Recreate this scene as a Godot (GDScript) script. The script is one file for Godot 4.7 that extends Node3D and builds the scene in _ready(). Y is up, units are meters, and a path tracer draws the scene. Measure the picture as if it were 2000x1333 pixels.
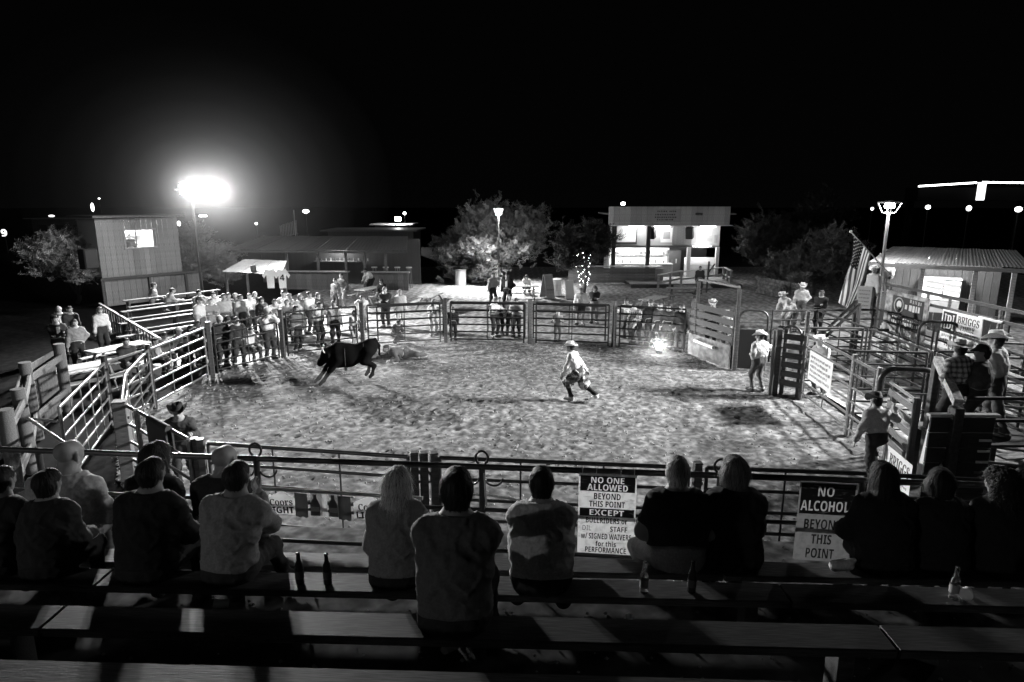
extends Node3D

var cache := {}
var mats := {}
var tex := {}
var rng := RandomNumberGenerator.new()
var fold_noise := FastNoiseLite.new()

func _ready() -> void:
	# ---- camera
	var cam := Camera3D.new()
	cam.name = "camera"
	cam.position = Vector3(0, 5.4, 0)
	cam.rotation.x = -atan((666.5 - 395.0) / 1250.0)
	cam.fov = rad_to_deg(2.0 * atan(666.5 / 1250.0))
	cam.near = 0.05
	cam.far = 900.0
	cam.current = true
	add_child(cam)
	# ---- sky, exposure, air
	var env := Environment.new()
	env.background_mode = Environment.BG_SKY
	var sm := ProceduralSkyMaterial.new()
	sm.sky_top_color = Color(0.012, 0.012, 0.012).linear_to_srgb()
	sm.sky_horizon_color = Color(0.016, 0.016, 0.016).linear_to_srgb()
	sm.sky_curve = 0.12
	sm.ground_horizon_color = Color(0.02, 0.02, 0.02).linear_to_srgb()
	sm.ground_bottom_color = Color(0.008, 0.008, 0.008).linear_to_srgb()
	sm.sun_angle_max = 0.0
	var sky := Sky.new()
	sky.sky_material = sm
	env.sky = sky
	env.background_energy_multiplier = 0.05
	env.tonemap_mode = Environment.TONE_MAPPER_LINEAR
	env.tonemap_exposure = 1.35
	env.sdfgi_enabled = true
	env.ssao_enabled = true
	env.ssil_enabled = true
	env.volumetric_fog_enabled = true
	env.volumetric_fog_density = 0.0
	var we := WorldEnvironment.new()
	we.name = "environment"
	we.environment = env
	add_child(we)
	rng.seed = 7
	fold_noise.seed = 3
	fold_noise.frequency = 1.0
	fold_noise.fractal_octaves = 3
	make_textures()
	ground()
	grandstand()
	buildings()
	trees()
	lamps()
	arena_fence()
	chutes()
	left_yard()
	plaza()
	signs()
	bull_and_fighter()
	crowd()
	spectators()
	small_things()

# ------------------------------------------------------------------ materials
func noise_tex(key: String, freq: float, oct: int, lo: float, hi: float, size := 512, kind := FastNoiseLite.TYPE_SIMPLEX_SMOOTH, seed_ := 1, mid := -1.0) -> NoiseTexture2D:
	var n := FastNoiseLite.new()
	n.noise_type = kind
	n.frequency = freq
	n.fractal_octaves = oct
	n.seed = seed_
	var t := NoiseTexture2D.new()
	t.width = size
	t.height = size
	t.seamless = true
	t.noise = n
	var g := Gradient.new()
	g.set_color(0, Color(lo, lo, lo))
	g.set_color(1, Color(hi, hi, hi))
	if mid >= 0.0:
		var m := lo + (hi - lo) * 0.5
		g.set_offset(0, mid)
		g.set_offset(1, 1.0 - mid)
	t.color_ramp = g
	tex[key] = t
	return t

func make_textures() -> void:
	noise_tex("wood", 0.02, 5, 0.68, 1.0, 512, FastNoiseLite.TYPE_SIMPLEX_SMOOTH, 2, 0.2)
	noise_tex("cloth", 0.05, 4, 0.84, 1.0, 256, FastNoiseLite.TYPE_SIMPLEX_SMOOTH, 5, 0.2)
	noise_tex("metal", 0.015, 5, 0.6, 1.0, 512, FastNoiseLite.TYPE_SIMPLEX_SMOOTH, 9, 0.2)
	noise_tex("conc", 0.012, 6, 0.55, 1.0, 512, FastNoiseLite.TYPE_SIMPLEX_SMOOTH, 12, 0.2)
	noise_tex("sand", 0.013, 8, 0.72, 1.0, 1024, FastNoiseLite.TYPE_SIMPLEX_SMOOTH, 21, 0.25)
	noise_tex("grit", 0.06, 5, 0.42, 1.0, 512, FastNoiseLite.TYPE_SIMPLEX_SMOOTH, 31, 0.2)
	noise_tex("hair", 0.03, 4, 0.35, 1.0, 256, FastNoiseLite.TYPE_SIMPLEX_SMOOTH, 51, 0.2)
	noise_tex("relief", 0.03, 6, 0.0, 1.0, 512, FastNoiseLite.TYPE_SIMPLEX_SMOOTH, 41, 0.2)

func mt(g: float, rough := 0.8, kind := "", metal := 0.0, extra := "") -> StandardMaterial3D:
	var key := "%.3f|%.2f|%s|%.2f|%s" % [g, rough, kind, metal, extra]
	if mats.has(key):
		return mats[key]
	var m := StandardMaterial3D.new()
	m.albedo_color = Color(g, g, g).linear_to_srgb()
	m.roughness = rough
	m.metallic = metal
	if extra == "dull":
		m.metallic_specular = 0.15
	if kind != "":
		m.albedo_texture = tex[kind]
		m.uv1_triplanar = true
		match kind:
			"wood":
				m.uv1_scale = Vector3(0.5, 9.0, 9.0)
				m.heightmap_enabled = true
				m.heightmap_texture = tex["wood"]
				m.heightmap_scale = 0.1
			"hair":
				m.uv1_scale = Vector3(9, 1.2, 9)
			"cloth":
				m.uv1_scale = Vector3(3, 3, 3)
			"metal":
				m.uv1_scale = Vector3(1.5, 1.5, 1.5)
			"conc":
				m.uv1_scale = Vector3(0.5, 0.5, 0.5)
				m.uv1_world_triplanar = true
			"sand":
				m.uv1_scale = Vector3(0.13, 0.13, 0.13)
				m.uv1_world_triplanar = true
				m.detail_enabled = true
				m.detail_albedo = tex["grit"]
				m.detail_blend_mode = BaseMaterial3D.BLEND_MODE_MUL
				m.uv2_triplanar = true
				m.uv2_world_triplanar = true
				m.uv2_scale = Vector3(0.8, 0.8, 0.8)
				m.heightmap_enabled = true
				m.heightmap_texture = tex["relief"]
				m.heightmap_scale = 0.5
	if extra == "rim":
		m.rim_enabled = true
		m.rim = 0.15
	elif extra == "vc":
		m.vertex_color_use_as_albedo = true
	elif extra == "thin":
		m.backlight_enabled = true
		m.backlight = Color(g, g, g).linear_to_srgb()
		m.cull_mode = BaseMaterial3D.CULL_DISABLED
	mats[key] = m
	return m

func glow(e: float, called := "glow") -> StandardMaterial3D:
	var key := called + str(e)
	if mats.has(key):
		return mats[key]
	var m := StandardMaterial3D.new()
	m.albedo_color = Color(0.8, 0.8, 0.8)
	m.emission_enabled = true
	m.emission = Color.WHITE
	m.emission_energy_multiplier = e
	mats[key] = m
	return m

# ------------------------------------------------------------------ nodes
func thing(called: String, label: String, category: String, at := Vector3.ZERO, turn := 0.0, group := "") -> Node3D:
	var o := Node3D.new()
	o.name = called
	add_child(o, true)
	o.position = at
	o.rotation.y = turn
	tag(o, label, category, group)
	return o

func tag(o: Node, label: String, category: String, group := "", kind := "") -> void:
	if label != "":
		o.set_meta("label", label)
	if category != "":
		o.set_meta("category", category)
	if group != "":
		o.set_meta("group", group)
	if kind != "":
		o.set_meta("kind", kind)

func put(called: String, mesh: Mesh, mat: Material, parent: Node = null, xf := Transform3D()) -> MeshInstance3D:
	var o := MeshInstance3D.new()
	o.name = called
	o.mesh = mesh
	if mat:
		o.set_surface_override_material(0, mat)
	o.transform = xf
	(parent if parent else self).add_child(o, true)
	return o

func struct(called: String, mesh: Mesh, mat: Material, xf := Transform3D()) -> MeshInstance3D:
	var o := put(called, mesh, mat, null, xf)
	o.set_meta("kind", "structure")
	return o

func tube_mesh(sides := 10) -> Mesh:
	var key := "tube%d" % sides
	if not cache.has(key):
		var c := CylinderMesh.new()
		c.top_radius = 1.0
		c.bottom_radius = 1.0
		c.height = 1.0
		c.radial_segments = sides
		c.rings = 0
		cache[key] = c
	return cache[key]

# a straight round bar from a to b (in the parent's space)
func rod(called: String, a: Vector3, b: Vector3, r: float, mat: Material, parent: Node = null, sides := 10) -> MeshInstance3D:
	var y := b - a
	var u := y.normalized()
	var x := u.cross(Vector3(0.31, 0.2, 0.93) if absf(u.y) > 0.9 else Vector3.UP).normalized()
	var z := x.cross(u)
	return put(called, tube_mesh(sides), mat, parent, Transform3D(Basis(x * r, y, z * r), (a + b) * 0.5))

# a chamfered unit box, stretched; x runs along the piece
func chamfer_mesh(s: Vector3, c: float) -> ArrayMesh:
	var key := "ch%.3f_%.3f_%.3f_%.3f" % [s.x, s.y, s.z, c]
	if cache.has(key):
		return cache[key]
	var st := SurfaceTool.new()
	st.begin(Mesh.PRIMITIVE_TRIANGLES)
	var h := s * 0.5
	c = minf(c, minf(h.x, minf(h.y, h.z)) * 0.45)
	for ax in 3:
		for sg in [-1.0, 1.0]:
			var n := Vector3.ZERO
			n[ax] = sg
			var u := (ax + 1) % 3
			var v := (ax + 2) % 3
			var q := []
			for w in [[-1, -1], [1, -1], [1, 1], [-1, 1]]:
				var p := Vector3.ZERO
				p[ax] = sg * h[ax]
				p[u] = w[0] * (h[u] - c)
				p[v] = w[1] * (h[v] - c)
				q.append(p)
			face(st, q, n)
	for ax in 3:
		var u := (ax + 1) % 3
		var v := (ax + 2) % 3
		for su in [-1.0, 1.0]:
			for sv in [-1.0, 1.0]:
				var q := []
				for w in [[-1, 0], [1, 0], [1, 1], [-1, 1]]:
					var p := Vector3.ZERO
					p[ax] = w[0] * (h[ax] - c)
					p[u] = su * (h[u] - (c if w[1] == 0 else 0.0))
					p[v] = sv * (h[v] - (0.0 if w[1] == 0 else c))
					q.append(p)
				var n := Vector3.ZERO
				n[u] = su
				n[v] = sv
				face(st, q, n.normalized())
	for sx in [-1.0, 1.0]:
		for sy in [-1.0, 1.0]:
			for sz in [-1.0, 1.0]:
				var q := [Vector3(sx * h.x, sy * (h.y - c), sz * (h.z - c)), Vector3(sx * (h.x - c), sy * h.y, sz * (h.z - c)), Vector3(sx * (h.x - c), sy * (h.y - c), sz * h.z)]
				face(st, q, Vector3(sx, sy, sz).normalized())
	var m := st.commit()
	cache[key] = m
	return m

func face(st: SurfaceTool, q: Array, n: Vector3, uv: Array = []) -> void:
	var a: Vector3 = q[0]
	var b: Vector3 = q[1]
	var c: Vector3 = q[2]
	var order := range(q.size())
	if (b - a).cross(c - a).dot(n) > 0.0:
		order.reverse()
	for i in range(1, q.size() - 1):
		for k in [order[0], order[i], order[i + 1]]:
			st.set_normal(n)
			if uv.size():
				st.set_uv(uv[k])
			st.add_vertex(q[k])

func box(called: String, size: Vector3, at: Vector3, mat: Material, parent: Node = null, turn := 0.0, c := 0.01) -> MeshInstance3D:
	return put(called, chamfer_mesh(size, c), mat, parent, Transform3D(Basis(Vector3.UP, turn), at))

# a board from a to b: w is its height across, t its thickness; up gives the direction of w
func plank(called: String, a: Vector3, b: Vector3, w: float, t: float, mat: Material, parent: Node = null, up := Vector3.UP, c := 0.006) -> MeshInstance3D:
	var x := (b - a).normalized()
	var z := x.cross(up).normalized()
	var y := z.cross(x)
	return put(called, chamfer_mesh(Vector3(snappedf((b - a).length(), 0.001), w, t), c), mat, parent, Transform3D(Basis(x, y, z), (a + b) * 0.5))

# a bent pipe through points
func pipe_mesh(pts: Array, r: float, sides := 8, closed := false) -> ArrayMesh:
	var st := SurfaceTool.new()
	st.begin(Mesh.PRIMITIVE_TRIANGLES)
	var n := pts.size()
	var rings := []
	var prev := Vector3.ZERO
	for i in n:
		var d: Vector3 = (pts[mini(i + 1, n - 1)] - pts[maxi(i - 1, 0)]).normalized()
		if closed:
			d = (pts[(i + 1) % n] - pts[(i + n - 1) % n]).normalized()
		var u := prev - d * prev.dot(d)
		if u.length() < 0.01:
			u = d.cross(Vector3(0.2, 0.9, 0.37)).normalized()
		u = u.normalized()
		prev = u
		var v := d.cross(u)
		var ring := []
		for k in sides:
			var a := TAU * k / sides
			ring.append([pts[i] + (u * cos(a) + v * sin(a)) * r, u * cos(a) + v * sin(a)])
		rings.append(ring)
	for i in (n if closed else n - 1):
		var A: Array = rings[i]
		var B: Array = rings[(i + 1) % n]
		for k in sides:
			var l := (k + 1) % sides
			for q in [A[k], B[k], A[l], A[l], B[k], B[l]]:
				st.set_normal(q[1])
				st.add_vertex(q[0])
	if not closed:
		for e in [0, n - 1]:
			var nn: Vector3 = (pts[0] - pts[1]).normalized() if e == 0 else (pts[n - 1] - pts[n - 2]).normalized()
			var q := []
			for k in sides:
				q.append(rings[e][k][0])
			face(st, q, nn)
	return st.commit()

func pipe(called: String, pts: Array, r: float, mat: Material, parent: Node = null, sides := 8, closed := false) -> MeshInstance3D:
	return put(called, pipe_mesh(pts, r, sides, closed), mat, parent)

# a flat polygon sheet of a given thickness, outline in 2-D, in the parent's xy plane
func sheet_mesh(pts: PackedVector2Array, depth: float) -> ArrayMesh:
	var st := SurfaceTool.new()
	st.begin(Mesh.PRIMITIVE_TRIANGLES)
	var idx := Geometry2D.triangulate_polygon(pts)
	for s in [1.0, -1.0]:
		for i in range(0, idx.size(), 3):
			var q := []
			for k in 3:
				var p := pts[idx[i + k]]
				q.append(Vector3(p.x, p.y, s * depth * 0.5))
			face(st, q, Vector3(0, 0, s))
	for i in pts.size():
		var p := pts[i]
		var r := pts[(i + 1) % pts.size()]
		var d := (r - p).normalized()
		var n := Vector3(d.y, -d.x, 0)
		face(st, [Vector3(p.x, p.y, depth / 2), Vector3(r.x, r.y, depth / 2), Vector3(r.x, r.y, -depth / 2), Vector3(p.x, p.y, -depth / 2)], n)
	return st.commit()

func text(words: String, h: float, mat: Material, parent: Node, at: Vector3, width := 0.0, bold := true, face_name := "Droid Sans", called := "lettering", depth := 0.003, tilt := 0.0) -> MeshInstance3D:
	var t := TextMesh.new()
	var f := SystemFont.new()
	f.font_names = PackedStringArray([face_name])
	f.font_weight = 700 if bold else 400
	t.font = f
	t.text = words
	t.font_size = 64
	t.pixel_size = 0.01
	t.depth = 0.001
	t.curve_step = 2.0
	var bb := t.get_aabb()
	var s := h / maxf(bb.size.y, 0.001)
	var sx := s if width <= 0.0 else width / maxf(bb.size.x, 0.001)
	var o := put(called, t, mat, parent)
	var c := bb.get_center()
	o.transform = Transform3D(Basis(Vector3(0, 0, 1), tilt) * Basis.from_scale(Vector3(sx, s, depth / 0.001)), at) * Transform3D(Basis(), Vector3(-c.x, -c.y, 0))
	return o

# lettering rasterised from a TextMesh into a picture of a printed sheet; box in pixels
func print_text(im: Image, words: String, r: Rect2, v: float, bold := true, face_name := "Droid Sans", slant := 0.0) -> void:
	var t := TextMesh.new()
	var f := SystemFont.new()
	f.font_names = PackedStringArray([face_name])
	f.font_weight = 700 if bold else 400
	t.font = f
	t.text = words
	t.font_size = 64
	t.pixel_size = 0.01
	t.depth = 0.0
	t.curve_step = 2.0
	var arr := t.surface_get_arrays(0)
	var P: PackedVector3Array = arr[Mesh.ARRAY_VERTEX]
	var I: PackedInt32Array = arr[Mesh.ARRAY_INDEX] if arr[Mesh.ARRAY_INDEX] != null else PackedInt32Array(range(P.size()))
	var bb := t.get_aabb()
	var c := Color(v, v, v)
	for k in range(0, I.size(), 3):
		var q := []
		for n in 3:
			var p := P[I[k + n]]
			var u := (p.x - bb.position.x) / bb.size.x
			var w := (p.y - bb.position.y) / bb.size.y
			q.append(Vector2(r.position.x + u * r.size.x + slant * w * r.size.y, r.position.y + (1.0 - w) * r.size.y))
		var lo: Vector2 = (q[0] as Vector2).min(q[1]).min(q[2])
		var hi: Vector2 = (q[0] as Vector2).max(q[1]).max(q[2])
		for y in range(maxi(0, int(lo.y)), mini(im.get_height(), int(hi.y) + 1)):
			for x in range(maxi(0, int(lo.x)), mini(im.get_width(), int(hi.x) + 1)):
				if Geometry2D.point_is_inside_triangle(Vector2(x + 0.5, y + 0.5), q[0], q[1], q[2]):
					im.set_pixel(x, y, c)

func weather(im: Image, seed_: int) -> void:
	# grime, scuffs and creases on a printed sheet
	var n := FastNoiseLite.new()
	n.seed = seed_
	n.frequency = 0.02
	n.fractal_octaves = 5
	var w := im.get_width()
	var h := im.get_height()
	for x in w:
		for y in h:
			var c := im.get_pixel(x, y)
			var k := n.get_noise_2d(x, y)
			var f := 1.0 - 0.16 * maxf(0.0, k + 0.15) - 0.1 * maxf(0.0, float(y) / h - 0.75)
			var sc := n.get_noise_2d(x * 0.4 + 300.0, y * 3.0)
			var v := c.r * f
			if sc > 0.42:
				v = lerpf(v, 0.55, 0.35)
			if absi(y - int(h * 0.56 + 6.0 * sin(x * 0.03))) < 1 or absi(x - int(w * 0.47 + 4.0 * sin(y * 0.02))) < 1:
				v *= 0.86
			im.set_pixel(x, y, Color(v, v, v))

func printed(im: Image) -> StandardMaterial3D:
	weather(im, im.get_width() + int(im.get_pixel(5, 5).r * 100.0))
	var m := StandardMaterial3D.new()
	m.albedo_texture = ImageTexture.create_from_image(im)
	m.roughness = 0.6
	m.backlight_enabled = true
	m.backlight = Color.WHITE
	m.cull_mode = BaseMaterial3D.CULL_DISABLED
	return m

# an upright printed sheet, upper left corner at the origin
func sheet(called: String, w: float, h: float, mat: Material, parent: Node, at := Vector3.ZERO, sag := 0.0) -> MeshInstance3D:
	var st := SurfaceTool.new()
	st.begin(Mesh.PRIMITIVE_TRIANGLES)
	var n := 8
	for i in n:
		var u0 := float(i) / n
		var u1 := float(i + 1) / n
		var z0 := sag * sin(u0 * 7.0)
		var z1 := sag * sin(u1 * 7.0)
		face(st, [Vector3(u0 * w, 0, z0), Vector3(u1 * w, 0, z1), Vector3(u1 * w, -h, z1), Vector3(u0 * w, -h, z0)], Vector3.BACK, [Vector2(u0, 0), Vector2(u1, 0), Vector2(u1, 1), Vector2(u0, 1)])
	return put(called, st.commit(), mat, parent, Transform3D(Basis(), at))

func omni(called: String, at: Vector3, e: float, size := 0.1, rng_ := 80.0) -> OmniLight3D:
	var l := OmniLight3D.new()
	l.name = called
	l.position = at
	l.light_energy = e
	l.light_size = size
	l.omni_range = rng_
	l.omni_attenuation = 2.0
	l.shadow_enabled = true
	add_child(l, true)
	return l

func spot(called: String, at: Vector3, aim: Vector3, e: float, angle: float, size := 0.25) -> SpotLight3D:
	var l := SpotLight3D.new()
	l.name = called
	l.light_energy = e
	l.light_size = size
	l.spot_range = 120.0
	l.spot_angle = angle
	l.spot_angle_attenuation = 1.0
	l.spot_attenuation = 2.0
	l.shadow_enabled = true
	add_child(l, true)
	l.look_at_from_position(at, at + aim, Vector3.UP)
	return l

func haze(at: Vector3, size: Vector3, density: float, called := "haze") -> void:
	var f := FogVolume.new()
	f.name = called
	f.shape = RenderingServer.FOG_VOLUME_SHAPE_ELLIPSOID
	f.size = size
	f.position = at
	var m := FogMaterial.new()
	m.density = density
	m.albedo = Color.WHITE
	f.material = m
	f.set_meta("kind", "stuff")
	add_child(f, true)

# ------------------------------------------------------------------ implicit figures
# bone: [a, b, ra, rb, side, widen, region]
func bone(a: Vector3, b: Vector3, ra: float, rb: float, region := 0, side := Vector3.ZERO, widen := 1.0) -> Array:
	return [a, b, ra, rb, side, widen, region]

func mesh_field(bones: Array, cell: float, K: float) -> Dictionary:
	var lo := Vector3(1e9, 1e9, 1e9)
	var hi := -lo
	var margin := 3.2 / K
	for b in bones:
		var r: float = maxf(b[2], b[3]) * b[5] + margin
		for p in [b[0], b[1]]:
			lo = lo.min(p - Vector3(r, r, r))
			hi = hi.max(p + Vector3(r, r, r))
	lo -= Vector3.ONE * cell * 2.0
	hi += Vector3.ONE * cell * 2.0
	var nx := int((hi.x - lo.x) / cell) + 2
	var ny := int((hi.y - lo.y) / cell) + 2
	var nz := int((hi.z - lo.z) / cell) + 2
	var sy := nx
	var sz := nx * ny
	var S := PackedFloat32Array()
	S.resize(nx * ny * nz)
	S.fill(0.0)
	for b in bones:
		var a: Vector3 = b[0]
		var e: Vector3 = b[1]
		var ra: float = b[2]
		var dr: float = b[3] - b[2]
		var side: Vector3 = b[4]
		var q: float = 1.0 - 1.0 / float(b[5])
		var ba := e - a
		ba -= side * (ba.dot(side) * q)
		var bb := maxf(ba.length_squared(), 1e-9)
		var r: float = maxf(b[2], b[3]) * b[5] + margin
		var l := (a.min(e) - Vector3(r, r, r) - lo) / cell
		var h := (a.max(e) + Vector3(r, r, r) - lo) / cell
		for k in range(int(l.z), int(h.z) + 1):
			for j in range(int(l.y), int(h.y) + 1):
				var at := k * sz + j * sy
				for i in range(int(l.x), int(h.x) + 1):
					var p := lo + Vector3(i, j, k) * cell - a
					if q > 0.0:
						p -= side * (p.dot(side) * q)
					var t := clampf(p.dot(ba) / bb, 0.0, 1.0)
					var d := (p - ba * t).length() - ra - dr * t
					if d < margin:
						S[at + i] += exp(-K * d)
	var vid := PackedInt32Array()
	vid.resize(S.size())
	vid.fill(-1)
	var V := PackedVector3Array()
	var I := PackedInt32Array()
	var step := [1, sy, sz]
	var corners := [0, 1, sy, sy + 1, sz, sz + 1, sz + sy, sz + sy + 1]
	var edges := [[0, 1], [2, 3], [4, 5], [6, 7], [0, 2], [1, 3], [4, 6], [5, 7], [0, 4], [1, 5], [2, 6], [3, 7]]
	var off := [Vector3(0, 0, 0), Vector3(1, 0, 0), Vector3(0, 1, 0), Vector3(1, 1, 0), Vector3(0, 0, 1), Vector3(1, 0, 1), Vector3(0, 1, 1), Vector3(1, 1, 1)]
	for at in S.size():
		if S[at] < 1.0:
			continue
		for ax in 3:
			for sg in 2:
				var o: int = at + (step[ax] if sg == 1 else -step[ax])
				if S[o] >= 1.0:
					continue
				var base: int = at if sg == 1 else o
				var u: int = step[(ax + 1) % 3]
				var v: int = step[(ax + 2) % 3]
				var quad := [base, base - u, base - u - v, base - v]
				var ids := [0, 0, 0, 0]
				for n in 4:
					var c: int = quad[n]
					if vid[c] < 0:
						var s := Vector3.ZERO
						var cnt := 0
						for eg in edges:
							var s0: float = S[c + corners[eg[0]]]
							var s1: float = S[c + corners[eg[1]]]
							if (s0 >= 1.0) != (s1 >= 1.0):
								var d0 := -log(maxf(s0, 0.03))
								var d1 := -log(maxf(s1, 0.03))
								s += (off[eg[0]] as Vector3).lerp(off[eg[1]], d0 / (d0 - d1))
								cnt += 1
						var x := c % sy
						var y := (c / sy) % ny
						var z := c / sz
						vid[c] = V.size()
						V.append(lo + (Vector3(x, y, z) + s / maxi(cnt, 1)) * cell)
					ids[n] = vid[c]
				if sg == 1:
					I.append_array(PackedInt32Array([ids[0], ids[2], ids[1], ids[0], ids[3], ids[2]]))
				else:
					I.append_array(PackedInt32Array([ids[0], ids[1], ids[2], ids[0], ids[2], ids[3]]))
	var out := {"v": V, "i": I}
	out.n = smooth_normals(V, I)
	return out

func smooth_normals(V: PackedVector3Array, I: PackedInt32Array) -> PackedVector3Array:
	var N := PackedVector3Array()
	N.resize(V.size())
	N.fill(Vector3.ZERO)
	for t in range(0, I.size(), 3):
		var a := V[I[t]]
		var n := (V[I[t + 2]] - a).cross(V[I[t + 1]] - a)
		N[I[t]] += n
		N[I[t + 1]] += n
		N[I[t + 2]] += n
	for k in N.size():
		N[k] = N[k].normalized()
	return N

func array_mesh(V: PackedVector3Array, N: PackedVector3Array, I: PackedInt32Array, C := PackedColorArray()) -> ArrayMesh:
	var m := ArrayMesh.new()
	var a := []
	a.resize(Mesh.ARRAY_MAX)
	a[Mesh.ARRAY_VERTEX] = V
	a[Mesh.ARRAY_NORMAL] = N
	a[Mesh.ARRAY_INDEX] = I
	if C.size():
		a[Mesh.ARRAY_COLOR] = C
	m.add_surface_from_arrays(Mesh.PRIMITIVE_TRIANGLES, a)
	return m

# which bone is nearest to a point, and where along it: [region, t, index]
func nearest_bone(p: Vector3, bones: Array) -> Array:
	var best := 1e9
	var out := [0, 0.0, 0]
	for n in bones.size():
		var b: Array = bones[n]
		var a: Vector3 = b[0]
		var ba: Vector3 = b[1] - a
		var side: Vector3 = b[4]
		var q: float = 1.0 - 1.0 / float(b[5])
		var r := p - a
		if q > 0.0:
			ba -= side * (ba.dot(side) * q)
			r -= side * (r.dot(side) * q)
		var t := clampf(r.dot(ba) / maxf(ba.length_squared(), 1e-9), 0.0, 1.0)
		var d: float = (r - ba * t).length() - b[2] - (b[3] - b[2]) * t
		if d < best:
			best = d
			out = [b[6], t, n]
	return out

# the head, facing -z, origin between the ears; skin tone is 1, features darker
func head_part(cell: float, female := false) -> Dictionary:
	var key := "head%.4f%s" % [cell, female]
	if cache.has(key):
		return cache[key]
	var j := 0.9 if female else 1.0
	var b := [
		bone(Vector3(0, 0.035, 0.03), Vector3(0, 0.04, -0.025), 0.082, 0.078),
		bone(Vector3(0, 0.0, -0.03), Vector3(0, -0.06, -0.045), 0.066, 0.05 * j),
		bone(Vector3(0, -0.085, -0.058), Vector3(0, -0.095, -0.062), 0.026 * j, 0.022, 0, Vector3.RIGHT, 1.4),
		bone(Vector3(-0.05, -0.06, -0.01), Vector3(0.05, -0.06, -0.01), 0.026 * j, 0.026 * j),
		bone(Vector3(0, 0.012, -0.1), Vector3(0, -0.028, -0.116), 0.011, 0.013),
		bone(Vector3(-0.045, 0.03, -0.085), Vector3(0.045, 0.03, -0.085), 0.012, 0.012),
		bone(Vector3(0, -0.1, 0.02), Vector3(0, -0.04, 0.015), 0.052, 0.055),
		bone(Vector3(-0.016, -0.056, -0.099), Vector3(0.016, -0.056, -0.099), 0.009, 0.009),
	]
	for s in [-1.0, 1.0]:
		b.append(bone(Vector3(s * 0.09, 0.02, 0.012), Vector3(s * 0.084, -0.03, 0.004), 0.015, 0.01))
		b.append(bone(Vector3(s * 0.045, -0.018, -0.07), Vector3(s * 0.04, -0.022, -0.074), 0.02, 0.018))
	var d := mesh_field(b, cell, 95.0)
	var C := PackedColorArray()
	for p in d.v:
		var k := 1.0
		for s in [-1.0, 1.0]:
			var e: Vector3 = (p - Vector3(s * 0.033, 0.008, -0.092)) / Vector3(0.016, 0.007, 0.03)
			if e.length() < 1.0:
				k = 0.15
			var br: Vector3 = (p - Vector3(s * 0.034, 0.032, -0.095)) / Vector3(0.024, 0.006, 0.03)
			if br.length() < 1.0:
				k = 0.25
		if ((p - Vector3(0, -0.056, -0.105)) / Vector3(0.026, 0.008, 0.03)).length() < 1.0:
			k = 0.55
		C.append(Color(k, k, k))
	d.c = C
	cache[key] = d
	return d

# a relaxed right hand, wrist at the origin, fingers along -y, palm towards -x... thumb forward (-z)
func hand_part(cell: float, right: bool, curl := 0.5) -> Dictionary:
	var key := "hand%.4f%s%.1f" % [cell, right, curl]
	if cache.has(key):
		return cache[key]
	var s := 1.0 if right else -1.0
	var b := [bone(Vector3(0, 0.02, 0), Vector3(0, -0.03, 0), 0.024, 0.022)]
	var lens := [0.072, 0.08, 0.076, 0.06]
	for f in 4:
		var z := -0.03 + f * 0.02
		b.append(bone(Vector3(0, -0.02, z * 0.5), Vector3(0, -0.085, z), 0.017, 0.0115))
		var p := Vector3(0, -0.085, z)
		var ang := 0.25 * curl
		for g in 3:
			var len_: float = lens[f] * [0.45, 0.32, 0.23][g]
			var e := p + Vector3(-s * sin(ang), -cos(ang), (f - 1.5) * 0.05).normalized() * len_
			b.append(bone(p, e, 0.0098 - 0.0007 * g, 0.0092 - 0.0008 * g))
			p = e
			ang += 0.75 * curl
	b.append(bone(Vector3(0, -0.02, -0.015), Vector3(-s * 0.012, -0.055, -0.05), 0.018, 0.012))
	b.append(bone(Vector3(-s * 0.012, -0.055, -0.05), Vector3(-s * 0.024, -0.085, -0.062), 0.0115, 0.0098))
	b.append(bone(Vector3(-s * 0.024, -0.085, -0.062), Vector3(-s * 0.036, -0.108, -0.062), 0.0098, 0.0085))
	var d := mesh_field(b, cell, 260.0)
	cache[key] = d
	return d

func bend(a: Vector3, c: Vector3, l1: float, l2: float, hint: Vector3) -> Vector3:
	var d := c - a
	var L := clampf(d.length(), absf(l1 - l2) + 0.01, (l1 + l2) * 0.999)
	var u := d.normalized()
	var x := (l1 * l1 - l2 * l2 + L * L) / (2.0 * L)
	var y := sqrt(maxf(l1 * l1 - x * x, 0.0))
	var h := hint - u * hint.dot(u)
	if h.length() < 0.001:
		h = u.cross(Vector3.RIGHT)
	return a + u * x + h.normalized() * y

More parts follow.
